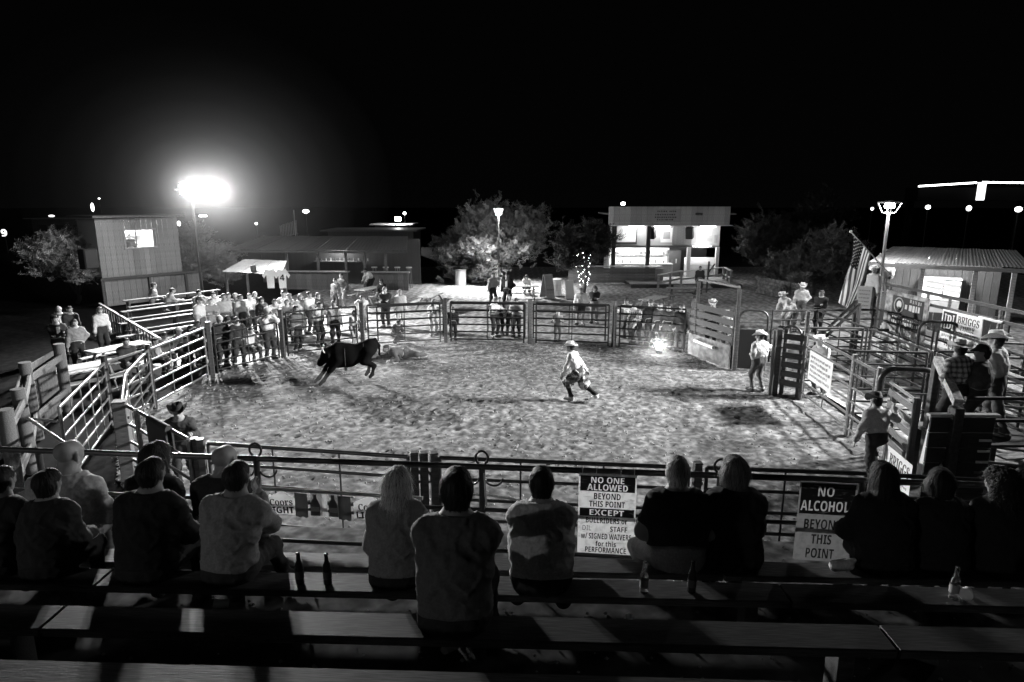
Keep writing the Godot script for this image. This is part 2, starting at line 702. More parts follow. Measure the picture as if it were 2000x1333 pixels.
const POSES := {
	"stand": {"P": [0, 0.93, 0], "lean": 0.03, "hr": [0.27, 0.8, -0.06], "hl": [-0.27, 0.8, -0.08], "fr": [0.12, 0.09, 0.0], "fl": [-0.11, 0.09, 0.04]},
	"folded": {"P": [0, 0.93, 0], "lean": 0.0, "hr": [-0.13, 1.17, -0.2], "hl": [0.13, 1.13, -0.23], "fr": [0.12, 0.09, 0.0], "fl": [-0.13, 0.09, -0.05]},
	"drink": {"P": [0, 0.93, 0], "lean": 0.0, "hr": [0.1, 1.38, -0.27], "hl": [-0.12, 1.08, -0.2], "fr": [0.12, 0.09, 0.0], "fl": [-0.1, 0.09, -0.05]},
	"photo": {"P": [0, 0.93, 0], "lean": 0.0, "hr": [0.07, 1.56, -0.3], "hl": [-0.07, 1.55, -0.3], "fr": [0.12, 0.09, 0.0], "fl": [-0.1, 0.09, -0.05]},
	"rail": {"P": [0, 0.92, 0.1], "lean": 0.22, "hr": [0.24, 1.22, -0.38], "hl": [-0.22, 1.22, -0.38], "fr": [0.13, 0.09, 0.05], "fl": [-0.12, 0.09, 0.12]},
	"pocket": {"P": [0, 0.93, 0], "lean": -0.02, "hr": [0.22, 0.92, -0.1], "hl": [-0.22, 0.92, -0.1], "fr": [0.16, 0.09, 0.0], "fl": [-0.14, 0.09, -0.03], "wide": 1},
	"hip": {"P": [0, 0.93, 0], "lean": 0.05, "hr": [0.3, 0.84, -0.03], "hl": [-0.17, 1.0, -0.05], "fr": [0.16, 0.09, 0.04], "fl": [-0.12, 0.09, -0.06], "wide": 1},
	"stoop": {"P": [0, 0.88, 0.1], "lean": 0.75, "hr": [0.16, 0.72, -0.5], "hl": [-0.16, 0.74, -0.5], "fr": [0.13, 0.09, 0.0], "fl": [-0.12, 0.09, 0.08]},
	"walk": {"P": [0, 0.91, 0], "lean": 0.12, "hr": [0.28, 0.88, 0.1], "hl": [-0.26, 0.88, -0.24], "fr": [0.09, 0.09, -0.28], "fl": [-0.09, 0.14, 0.34]},
	"sit": {"P": [0, 0.54, 0], "lean": 0.16, "hr": [0.14, 0.64, -0.4], "hl": [-0.13, 0.64, -0.38], "fr": [0.15, 0.09, -0.42], "fl": [-0.14, 0.09, -0.46]},
	"elbows": {"P": [0, 0.54, 0], "lean": 0.5, "hr": [0.06, 0.72, -0.62], "hl": [-0.06, 0.7, -0.6], "fr": [0.2, 0.09, -0.4], "fl": [-0.2, 0.09, -0.44]},
	"sit_photo": {"P": [0, 0.54, 0], "lean": 0.2, "hr": [0.12, 0.98, -0.36], "hl": [-0.05, 0.72, -0.4], "fr": [0.22, 0.09, -0.55], "fl": [-0.16, 0.09, -0.4]},
	"crouch": {"P": [0, 0.42, 0.1], "lean": 0.55, "hr": [0.1, 0.55, -0.5], "hl": [-0.1, 0.55, -0.5], "fr": [0.12, 0.09, -0.05], "fl": [-0.14, 0.09, 0.1]},
	"armup": {"P": [0, 0.93, 0], "lean": 0.05, "hr": [0.3, 1.72, -0.22], "hl": [-0.3, 0.86, -0.1], "fr": [0.12, 0.09, 0.0], "fl": [-0.11, 0.09, 0.04]},
	"lean_far": {"P": [0, 0.9, 0.25], "lean": 0.6, "hr": [0.3, 1.12, -0.62], "hl": [-0.2, 1.12, -0.6], "fr": [0.13, 0.09, 0.15], "fl": [-0.12, 0.09, 0.35]},
	"fighter": {"P": [0, 0.84, 0], "lean": 0.36, "hr": [0.34, 0.78, 0.12], "hl": [-0.34, 0.7, -0.32], "fr": [0.12, 0.22, 0.5], "fl": [-0.06, 0.09, -0.16], "turn": 0.2},
	"climb": {"P": [0, 0.98, 0], "lean": 0.2, "hr": [0.52, 1.42, -0.32], "hl": [-0.42, 0.86, -0.05], "fr": [0.24, 0.44, -0.34], "fl": [-0.1, 0.09, 0.06]},
	"fallen": {"P": [0, 0.2, 0], "lean": 1.25, "hr": [0.4, 0.1, -0.75], "hl": [-0.35, 0.1, -0.6], "fr": [0.22, 0.1, 0.5], "fl": [-0.2, 0.1, 0.7]},
}

func v3(a) -> Vector3:
	return a if a is Vector3 else Vector3(a[0], a[1], a[2])

# joints and bones of a pose, 1.75 m tall
func skeleton(pose: Dictionary, o: Dictionary) -> Dictionary:
	var fat: float = o.get("fat", 1.0)
	var fem: bool = o.get("female", false)
	var sleeve: float = o.get("sleeve", 2.0)      # 2 to the wrist, 1 to the elbow, 0 none
	var leg: float = o.get("leg", 2.0)
	var P := v3(pose.P)
	var lean: float = pose.get("lean", 0.0)
	var tilt: float = pose.get("tilt", 0.0)
	var turn: float = pose.get("turn", 0.0)
	var sp := Basis.from_euler(Vector3(-lean, 0, tilt)) * Basis(Vector3.UP, turn)
	var up := sp.y
	var rt := sp.x
	var hipr := Basis(Vector3.UP, turn * 0.3).x
	var sh: float = (0.16 if fem else 0.18) * (0.9 + 0.1 * fat)
	var neck := P + up * 0.52
	var curved := P + up * 0.28 - sp.z * -0.02
	var shR := neck - up * 0.075 + rt * sh
	var shL := neck - up * 0.075 - rt * sh
	if pose.has("shrug"):
		shR += up * float(pose.shrug)
		shL += up * float(pose.shrug)
	var head := neck + (up * 0.7 + Vector3.UP * 0.3).normalized() * 0.175 + sp.z * -0.02
	if pose.has("head"):
		head += v3(pose.head)
	var hipR := P + hipr * 0.095 - Vector3.UP * 0.03
	var hipL := P - hipr * 0.095 - Vector3.UP * 0.03
	var hr := v3(pose.hr)
	var hl := v3(pose.hl)
	var wide := 1.0 if pose.has("wide") else 0.45
	var elR := bend(shR, hr, 0.285, 0.255, v3(pose.er) if pose.has("er") else Vector3(wide, -0.7, 0.55))
	var elL := bend(shL, hl, 0.285, 0.255, v3(pose.el) if pose.has("el") else Vector3(-wide, -0.7, 0.55))
	if (hr - elR).length() > 0.26:
		hr = elR + (hr - elR).normalized() * 0.255
	if (hl - elL).length() > 0.26:
		hl = elL + (hl - elL).normalized() * 0.255
	var fr := v3(pose.fr)
	var fl := v3(pose.fl)
	var knR := bend(hipR, fr, 0.43, 0.41, v3(pose.kr) if pose.has("kr") else Vector3(0.12, 0.25, -1))
	var knL := bend(hipL, fl, 0.43, 0.41, v3(pose.kl) if pose.has("kl") else Vector3(-0.12, 0.25, -1))
	var b := []
	var tw := 1.3
	b.append(bone(P - up * 0.03, P + up * 0.1, 0.115 * fat, 0.11 * fat, 9, rt, tw * (1.08 if fem else 1.0)))
	b.append(bone(P + up * 0.12, curved, 0.108 * fat, 0.112 * fat, 1, rt, tw * (0.95 if fem else 1.05)))
	b.append(bone(curved, P + up * 0.41, 0.12 * fat, 0.108, 1, rt, 1.38))
	b.append(bone(shL * 0.85 + shR * 0.15, shR * 0.85 + shL * 0.15, 0.062, 0.062, 1))
	b.append(bone(neck - up * 0.01, shR - up * 0.01, 0.05, 0.055, 1))
	b.append(bone(neck - up * 0.01, shL - up * 0.01, 0.05, 0.055, 1))
	b.append(bone(neck - up * 0.03, head - Vector3.UP * 0.04, 0.054 if fem else 0.064, 0.05 if fem else 0.059, 4))
	b.append(bone(head, head + Vector3(0, 0.02, 0), 0.055, 0.055, 0))
	var af := 0.5 + 0.5 * fat
	for s in [[shR, elR, hr], [shL, elL, hl]]:
		b.append(bone(s[0], s[1], 0.053 * af, 0.044 * af, 5))
		b.append(bone(s[1], s[2], 0.043 * af, 0.029, 6))
		b.append(bone(s[2], s[2] + (s[2] - s[1]).normalized() * 0.02, 0.026, 0.024, 0))
	for s in [[hipR, knR, fr, pose.get("tr", 0.06)], [hipL, knL, fl, pose.get("tl", -0.06)]]:
		b.append(bone(s[0], s[1], 0.086 * (0.4 + 0.6 * fat), 0.06, 7))
		b.append(bone(s[1], s[2] + Vector3(0, 0.02, 0), 0.057, 0.041, 8))
		var toe: Vector3 = s[2] + Vector3(s[3], -0.045, -0.17)
		if s[2].y > 0.13 and not pose.has("flat"):
			toe = s[2] + Vector3(s[3], -0.1, -0.12)
		b.append(bone(s[2] + Vector3(0, -0.045, 0.03), toe, 0.042, 0.034, 3))
		b.append(bone(s[2], s[2] + Vector3(0, -0.05, 0.02), 0.042, 0.04, 3))
	return {"b": b, "head": head, "up": up, "hr": hr, "hl": hl, "elR": elR, "elL": elL, "sleeve": sleeve, "leg": leg, "loose": o.get("loose", false), "neck": neck, "P": P, "rt": rt}

func region_of(hit: Array, sk: Dictionary) -> int:
	match int(hit[0]):
		9:
			return 1 if sk.loose and hit[1] > 0.05 else 2
		4:
			return 1 if hit[1] < 0.34 else 0
		5:
			return 1 if sk.sleeve >= 1.0 or hit[1] < sk.sleeve else 0
		6:
			return 1 if sk.sleeve >= 1.0 + float(hit[1]) else 0
		7:
			return 2 if sk.leg >= 1.0 or hit[1] < sk.leg else 0
		8:
			return 2 if sk.leg >= 1.0 + float(hit[1]) else 0
	return int(hit[0])

# meshes of a posed figure: {body, shirt, trousers, shoes, head transform, ...}
func figure(key: String, pose: Dictionary, o: Dictionary, cell: float) -> Dictionary:
	var k2 := "fig" + key
	if cache.has(k2):
		return cache[k2]
	var sk := skeleton(pose, o)
	var d := mesh_field(sk.b, cell, 30.0)
	var V: PackedVector3Array = d.v
	var N: PackedVector3Array = d.n
	var I: PackedInt32Array = d.i
	var R := PackedInt32Array()
	var seat := PackedByteArray()
	for p in V:
		var hit := nearest_bone(p, sk.b)
		var reg := region_of(hit, sk)
		R.append(5 if reg == 3 and int(hit[2]) >= sk.b.size() - 4 else reg)
		seat.append(1 if int(hit[0]) == 9 else 0)
	var out := {"sk": sk}
	var fine := cell < 0.02
	var names := ["", "shirt", "trousers", "shoe", "", "other_shoe"]
	for g in [1, 2, 3, 5]:
		var push: float = [0.0, 0.012, 0.009, 0.006, 0.0, 0.006][g] + (0.0 if fine else 0.006)
		var amp: float = [0.0, 0.012, 0.01, 0.0, 0.0, 0.0][g]
		var map := {}
		var GV := PackedVector3Array()
		var GI := PackedInt32Array()
		var open := {}
		for t in range(0, I.size(), 3):
			var all := true
			for n in 3:
				all = all and (R[I[t + n]] == g or (g == 2 and seat[I[t + n]] == 1))
			if all:
				var ids := [0, 0, 0]
				for n in 3:
					var v := I[t + n]
					if not map.has(v):
						map[v] = GV.size()
						var p := V[v]
						var w := 1.0 - absf(fold_noise.get_noise_3d(p.x * 5.0 + p.y * 3.4, p.y * 3.2 - p.x * 2.0, p.z * 4.4)) * 2.6
						w = maxf(w * absf(w) * 1.1, -0.45) + fold_noise.get_noise_3d(p.x * 11.0 + p.y * 6.0, p.y * 7.0, p.z * 10.0) * 0.5
						GV.append(p + N[v] * (push + amp * w))
					ids[n] = map[v]
				GI.append_array(PackedInt32Array(ids))
				for n in 3:
					var e := Vector2i(I[t + n], I[t + (n + 1) % 3])
					if open.has(Vector2i(e.y, e.x)):
						open.erase(Vector2i(e.y, e.x))
					else:
						open[e] = true
		if GV.is_empty():
			continue
		# even out the hems
		var nx := {}
		var pv := {}
		for e in open:
			nx[map[e.x]] = map[e.y]
			pv[map[e.y]] = map[e.x]
		for it in 8:
			var moved := {}
			for k in nx:
				if pv.has(k):
					moved[k] = GV[k] * 0.4 + (GV[nx[k]] + GV[pv[k]]) * 0.3
			for k in moved:
				GV[k] = moved[k]
		for e in open:
			var a: int = GV.size()
			GV.append(GV[map[e.x]] - N[e.x] * (push + 0.01))
			GV.append(GV[map[e.y]] - N[e.y] * (push + 0.01))
			GI.append_array(PackedInt32Array([map[e.x], a, map[e.y], map[e.y], a, a + 1]))
		out[names[g]] = array_mesh(GV, smooth_normals(GV, GI), GI)
	# the body goes on into head and hands
	var C := PackedColorArray()
	C.resize(V.size())
	C.fill(Color.WHITE)
	var hb := Basis.from_euler(Vector3(pose.get("nod", -0.05), pose.get("look", 0.0), pose.get("roll", 0.0)))
	var hx := Transform3D(hb, sk.head)
	out.head = hx
	var hd := head_part(0.0065 if fine else 0.014, o.get("female", false))
	join(V, N, I, C, hd, hx)
	for s in [[sk.hr, sk.elR, true], [sk.hl, sk.elL, false]]:
		var y: Vector3 = -(s[0] - s[1]).normalized()
		var fwd := Vector3(0, 0.35, 1.0)
		var z := (fwd - y * fwd.dot(y)).normalized()
		var hand := hand_part(0.0055 if fine else 0.011, s[2], o.get("curl", 0.7))
		join(V, N, I, C, hand, Transform3D(Basis(y.cross(z), y, z), s[0]))
	out.body = array_mesh(V, N, I, C)
	cache[k2] = out
	return out

func join(V: PackedVector3Array, N: PackedVector3Array, I: PackedInt32Array, C: PackedColorArray, d: Dictionary, x: Transform3D) -> void:
	var at := V.size()
	for p in d.v:
		V.append(x * p)
	for n in d.n:
		N.append(x.basis * n)
	for i in d.i:
		I.append(i + at)
	if d.has("c"):
		C.append_array(d.c)
	else:
		for p in d.v:
			C.append(Color.WHITE)

# ---- hair and hats, in the head's space
func hair_mesh(kind: String, fine: bool) -> ArrayMesh:
	var key := "hair" + kind + str(fine)
	if cache.has(key):
		return cache[key]
	var b := []
	match kind:
		"short":
			b = [bone(Vector3(0, 0.042, 0.036), Vector3(0, 0.056, -0.022), 0.089, 0.082), bone(Vector3(0, 0.01, 0.045), Vector3(0, -0.05, 0.05), 0.07, 0.056, 0, Vector3.RIGHT, 1.22)]
		"thick":
			b = [bone(Vector3(0, 0.05, 0.036), Vector3(0, 0.066, -0.03), 0.096, 0.086), bone(Vector3(0, 0.0, 0.042), Vector3(0, -0.06, 0.048), 0.08, 0.066, 0, Vector3.RIGHT, 1.2)]
		"fringe":
			b = [bone(Vector3(0, 0.0, 0.055), Vector3(0, -0.05, 0.055), 0.06, 0.045, 0, Vector3.RIGHT, 1.38)]
		"bob":
			b = [bone(Vector3(0, 0.05, 0.035), Vector3(0, 0.06, -0.03), 0.1, 0.09), bone(Vector3(0, 0.0, 0.045), Vector3(0, -0.1, 0.05), 0.09, 0.07, 0, Vector3.RIGHT, 1.3),
				bone(Vector3(0.09, 0.0, 0.0), Vector3(0.085, -0.1, 0.0), 0.035, 0.03), bone(Vector3(-0.09, 0.0, 0.0), Vector3(-0.085, -0.1, 0.0), 0.035, 0.03)]
		"long":
			b = [bone(Vector3(0, 0.045, 0.035), Vector3(0, 0.056, -0.028), 0.096, 0.086), bone(Vector3(0, 0.0, 0.05), Vector3(0, -0.14, 0.085), 0.08, 0.075, 0, Vector3.RIGHT, 1.3),
				bone(Vector3(0, -0.14, 0.085), Vector3(-0.02, -0.34, 0.1), 0.068, 0.03, 0, Vector3.RIGHT, 1.7),
				bone(Vector3(0.08, 0.0, 0.01), Vector3(0.095, -0.2, 0.03), 0.035, 0.03), bone(Vector3(-0.08, 0.0, 0.01), Vector3(-0.1, -0.2, 0.03), 0.035, 0.03)]
		"big":
			b = [bone(Vector3(0, 0.045, 0.04), Vector3(0, 0.056, -0.028), 0.11, 0.095), bone(Vector3(0, 0.0, 0.05), Vector3(0, -0.2, 0.085), 0.105, 0.11, 0, Vector3.RIGHT, 1.35),
				bone(Vector3(0.09, 0.0, 0.01), Vector3(0.13, -0.2, 0.03), 0.045, 0.05), bone(Vector3(-0.09, 0.0, 0.01), Vector3(-0.13, -0.2, 0.03), 0.045, 0.05)]
	var d := mesh_field(b, 0.0075 if fine else 0.016, 80.0)
	var V: PackedVector3Array = d.v
	var N: PackedVector3Array = d.n
	for i in V.size():
		var p := V[i]
		var a := atan2(p.x, p.z)
		var w := fold_noise.get_noise_3d(sin(a) * (16.0 if kind == "long" else 12.0), p.y * (3.0 if kind == "long" else (12.0 if kind != "big" else 40.0)), cos(a) * (16.0 if kind == "long" else 12.0))
		V[i] = p + N[i] * w * (0.007 if fine else 0.009) * (2.6 if kind == "big" else (1.5 if kind == "long" else 1.0))
	var m := array_mesh(V, smooth_normals(V, d.i), d.i)
	cache[key] = m
	return m

# loose strands that run down over the moulded hair
func strand_mesh(kind: String) -> ArrayMesh:
	var key := "strands" + kind
	if cache.has(key):
		return cache[key]
	var src: Array = hair_mesh(kind, true).surface_get_arrays(0)
	var V: PackedVector3Array = src[Mesh.ARRAY_VERTEX]
	var N: PackedVector3Array = src[Mesh.ARRAY_NORMAL]
	var r := RandomNumberGenerator.new()
	r.seed = kind.hash() % 1000
	var st := SurfaceTool.new()
	st.begin(Mesh.PRIMITIVE_TRIANGLES)
	var length: float = {"short": 0.04, "thick": 0.055, "fringe": 0.03, "bob": 0.1, "long": 0.14, "big": 0.09}[kind]
	for i in (2200 if kind in ["long", "big"] else 1300):
		var k := r.randi() % V.size()
		var p := V[k]
		var n := N[k]
		var d := Vector3(r.randf_range(-0.25, 0.25), -1.0, r.randf_range(-0.1, 0.25))
		d = (d - n * d.dot(n) * 0.92).normalized()
		if kind == "big":
			d = (d + Vector3(r.randf_range(-1, 1), r.randf_range(-1, 1), r.randf_range(-1, 1)) * 0.8).normalized()
		var wv := d.cross(n).normalized() * r.randf_range(0.0006, 0.0013)
		var L := length * r.randf_range(0.5, 1.2)
		p += n * r.randf_range(0.0005, 0.004)
		var q := p + d * L * 0.5 + n * 0.002
		var e := p + d * L + (Vector3.DOWN * 0.3 - n * 0.1) * L * 0.3 + n * r.randf_range(0.0, 0.006)
		face(st, [p - wv, p + wv, q + wv, q - wv], n)
		face(st, [q - wv, q + wv, e], n)
	cache[key] = st.commit()
	return cache[key]

func collar(f: Node3D, pose_name: String, o: Dictionary, change: Dictionary, g: float, r: float, lift := 0.0) -> void:
	var p0: Dictionary = POSES[pose_name].duplicate()
	p0.merge(change, true)
	var sk := skeleton(p0, o)
	var up: Vector3 = sk.up
	var rt: Vector3 = sk.rt
	var fw := up.cross(rt)
	var pts := []
	for i in 20:
		var a := TAU * i / 20
		pts.append(sk.neck + up * (0.012 + lift) + rt * cos(a) * r + fw * (sin(a) * r * 0.95) + up * 0.014 * sin(a))
	pipe("collar", pts, 0.016, mt(g, 0.9, "cloth"), f.get_node("shirt"), 8, true)

func band_mesh() -> ArrayMesh:
	if not cache.has("band"):
		var pts := []
		for k in 24:
			var a := TAU * k / 24
			pts.append(Vector3(sin(a) * 0.1015, 0.016, -cos(a) * 0.1015 * 1.18))
		cache["band"] = pipe_mesh(pts, 0.009, 6, true)
	return cache["band"]

func hat_mesh(kind: String) -> ArrayMesh:
	var key := "hat" + kind
	if cache.has(key):
		return cache[key]
	var prof := []      # radius, height
	if kind == "cowboy":
		prof = [[0.02, 0.112], [0.06, 0.118], [0.085, 0.112], [0.094, 0.085], [0.1, 0.03], [0.104, 0.0], [0.125, -0.006], [0.165, -0.004], [0.19, 0.002], [0.192, -0.004], [0.165, -0.011], [0.125, -0.013], [0.1, -0.01], [0.095, 0.0]]
	else:
		prof = [[0.005, 0.105], [0.04, 0.1], [0.075, 0.078], [0.096, 0.035], [0.101, 0.0], [0.099, -0.012], [0.095, -0.01]]
	var seg := 28
	var V := PackedVector3Array()
	var I := PackedInt32Array()
	for q in prof:
		for k in seg:
			var a := TAU * k / seg
			var x: float = sin(a) * q[0]
			var z: float = -cos(a) * q[0] * 1.18
			var y: float = q[1]
			if kind == "cowboy":
				if q[0] > 0.11:
					y += 0.085 * pow(absf(sin(a)), 3.0) * pow((q[0] - 0.1) / 0.09, 1.2) - 0.028 * pow(absf(cos(a)), 2.0) * (q[0] - 0.1) / 0.09
					x *= 0.93
				elif y > 0.07:
					y -= 0.028 * exp(-pow(x / 0.03, 2.0)) * (1.0 if q[0] < 0.08 else 0.4)
					x *= 1.0 - 0.16 * maxf(0.0, cos(a))
			elif q[1] < 0.01 and cos(a) > 0.45 and q[0] > 0.097:
				z -= 0.075 * pow((cos(a) - 0.45) / 0.55, 0.6)
				y -= 0.012
			V.append(Vector3(x, y, z))
	for r in prof.size() - 1:
		for k in seg:
			var l := (k + 1) % seg
			I.append_array(PackedInt32Array([r * seg + k, (r + 1) * seg + k, (r + 1) * seg + l, r * seg + k, (r + 1) * seg + l, r * seg + l]))
	for k in range(1, seg - 1):
		I.append_array(PackedInt32Array([0, k, k + 1]))
	var m := array_mesh(V, smooth_normals(V, I), I)
	cache[key] = m
	return m

# o: shirt, pants, hair, hairg, hat, hatg, fat, female, sleeve, leg, scale, skin
func person(label: String, at: Vector3, yaw: float, pose_name: String, o: Dictionary, group := "", cell := 0.03, change := {}) -> Node3D:
	var pose: Dictionary = POSES[pose_name].duplicate()
	pose.merge(change, true)
	var key := "%s|%.2f|%s|%.2f|%.2f|%.3f|%s" % [pose_name, o.get("fat", 1.0), o.get("female", false), o.get("sleeve", 2.0), o.get("leg", 2.0), cell, str(change)]
	var f := figure(key, pose, o, cell)
	var t := thing("person", label, "person", at, yaw, group)
	var s: float = o.get("scale", 1.0)
	t.scale = Vector3(s, s, s)
	var fine := cell < 0.02
	put("body", f.body, mt(o.get("skin", 0.32), 0.6, "", 0.0, "vc"), t)
	if f.has("shirt"):
		put("shirt", f.shirt, o.shirt_mat if o.has("shirt_mat") else mt(o.get("shirt", 0.3), 0.9, "cloth", 0.0, "rim" if fine else ""), t)
	if f.has("trousers"):
		put("trousers", f.trousers, mt(o.get("pants", 0.04), 0.9, "cloth"), t)
	for k in ["shoe", "other_shoe"]:
		if f.has(k):
			put("shoe", f[k], mt(o.get("shoe", 0.04), 0.6), t)
	var hair: String = o.get("hair", "short")
	if hair != "":
		put("hair", hair_mesh(hair, fine), mt(o.get("hairg", 0.02) * 1.4, 0.7, "hair"), t, f.head)
		if fine:
			put("loose_strands", strand_mesh(hair), mt(o.get("hairg", 0.02) * 1.5, 0.6), t, f.head).set_meta("kind", "stuff")
	var hat: String = o.get("hat", "")
	if hat != "":
		var ht := put("hat", hat_mesh(hat), mt(o.get("hatg", 0.7), 0.8, "cloth"), t, f.head * Transform3D(Basis.from_euler(Vector3(o.get("hatnod", -0.1), 0, 0)), Vector3(0, 0.07, 0.0)))
		if hat == "cowboy":
			put("hat_band", band_mesh(), mt(0.03, 0.7), ht)
	return t

# ------------------------------------------------------------------ the setting
const OVAL := [[-5.2, -9.9], [-7.0, -11.4], [-7.6, -12.0], [-8.8, -14.0], [-9.6, -16.4], [-9.5, -19.5], [-8.1, -22.1], [-5.65, -23.7], [-2.6, -24.7], [0.7, -24.5], [3.9, -23.8], [6.5, -22.9], [8.9, -20.5], [8.4, -17.3], [8.2, -13.2], [8.2, -8.2], [4.0, -8.6], [-1.2, -9.1]]

func ground() -> void:
	var g := PlaneMesh.new()
	g.size = Vector2(900, 900)
	struct("ground", g, mt(0.012, 1.0, "conc", 0.0, "dull"), Transform3D(Basis(), Vector3(0, -0.05, -200)))
	var p := PlaneMesh.new()
	p.size = Vector2(52, 34)
	struct("pavement", p, mt(0.38, 0.9, "conc", 0.0, "p"), Transform3D(Basis(), Vector3(13, -0.035, -38)))
	var pen := PlaneMesh.new()
	pen.size = Vector2(5.2, 10.0)
	struct("pen_floor", pen, mt(0.55, 0.9, "conc", 0.0, "pen"), Transform3D(Basis(), Vector3(11.6, -0.02, -17.6)))
	var poly := PackedVector2Array()
	for q in OVAL:
		poly.append(Vector2(q[0], q[1]))
	poly = Geometry2D.offset_polygon(poly, 0.35)[0]
	var n := FastNoiseLite.new()
	n.seed = 5
	n.frequency = 0.55
	n.fractal_octaves = 4
	var n2 := FastNoiseLite.new()
	n2.seed = 9
	n2.frequency = 1.9
	n2.fractal_octaves = 2
	var V := PackedVector3Array()
	var I := PackedInt32Array()
	var id := {}
	var c := 0.075
	var n3 := FastNoiseLite.new()
	n3.seed = 33
	n3.frequency = 0.16
	n3.fractal_octaves = 4
	var dents := {}
	var dr := RandomNumberGenerator.new()
	dr.seed = 3
	for k in 2600:
		var dp := Vector2(dr.randf_range(-9.5, 9.0), dr.randf_range(-24.5, -9.0))
		if k % 3:
			dp = Vector2(dr.randfn(0.0, 3.2), -17.0 + dr.randfn(0.0, 3.0))
		for da in range(-2, 3):
			for db in range(-2, 3):
				var gk := Vector2i(int(round(dp.x / c)) + da, int(round(dp.y / c)) + db)
				var dq := (Vector2(gk) * c - dp).length() / 0.1
				dents[gk] = dents.get(gk, 0.0) - 0.03 * exp(-dq * dq * 2.0) + 0.012 * exp(-pow((dq - 1.15) * 3.0, 2.0))
	var C := PackedColorArray()
	for i in range(-141, 133):
		for j in range(-341, -101):
			var x := i * c
			var z := j * c
			if not Geometry2D.is_point_in_polygon(Vector2(x, z), poly):
				continue
			id[Vector2i(i, j)] = V.size()
			var w := n.get_noise_2d(x, z) * 0.03 + (1.0 - absf(n2.get_noise_2d(x, z)) * 2.4) * 0.013
			V.append(Vector3(x, w - 0.02 + clampf(dents.get(Vector2i(i, j), 0.0), -0.05, 0.03), z))
			var damp_and_shade := clampf(0.86 + 0.55 * n3.get_noise_2d(x, z) - 0.12 * smoothstep(2.0, 8.0, x) * smoothstep(-16.0, -20.0, z), 0.5, 1.0)  # random damp patches, plus shade painted over the sand at back right
			C.append(Color(damp_and_shade, damp_and_shade, damp_and_shade))
	for k in id:
		var a: Vector2i = k
		var b := a + Vector2i(1, 0)
		var d := a + Vector2i(0, 1)
		var e := a + Vector2i(1, 1)
		if id.has(b) and id.has(d) and id.has(e):
			I.append_array(PackedInt32Array([id[a], id[b], id[d], id[b], id[e], id[d]]))
	# loose clods kicked up all over the sand
	var mm := MultiMesh.new()
	mm.transform_format = MultiMesh.TRANSFORM_3D
	var cl := SphereMesh.new()
	cl.radius = 1.0
	cl.height = 1.5
	cl.radial_segments = 6
	cl.rings = 3
	mm.mesh = cl
	mm.instance_count = 9000
	var pr := RandomNumberGenerator.new()
	pr.seed = 17
	for i in 9000:
		var q := V[pr.randi() % V.size()] + Vector3(pr.randf_range(-0.05, 0.05), 0.002, pr.randf_range(-0.05, 0.05))
		var sz := 0.008 + 0.03 * pow(pr.randf(), 3.0)
		mm.set_instance_transform(i, Transform3D(Basis.from_euler(Vector3(pr.randf() * 6.0, pr.randf() * 6.0, pr.randf() * 6.0)) * Basis.from_scale(Vector3(sz, sz * pr.randf_range(0.4, 0.9), sz * pr.randf_range(0.6, 1.3))), q))
	var mi := MultiMeshInstance3D.new()
	mi.name = "sand_clods"
	mi.multimesh = mm
	mi.material_override = mt(0.3, 0.95)
	tag(mi, "loose clods of sand scattered over the arena floor", "sand", "", "stuff")
	add_child(mi, true)
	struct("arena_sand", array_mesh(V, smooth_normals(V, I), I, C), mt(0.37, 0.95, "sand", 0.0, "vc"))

const ROW_TURN := -0.038

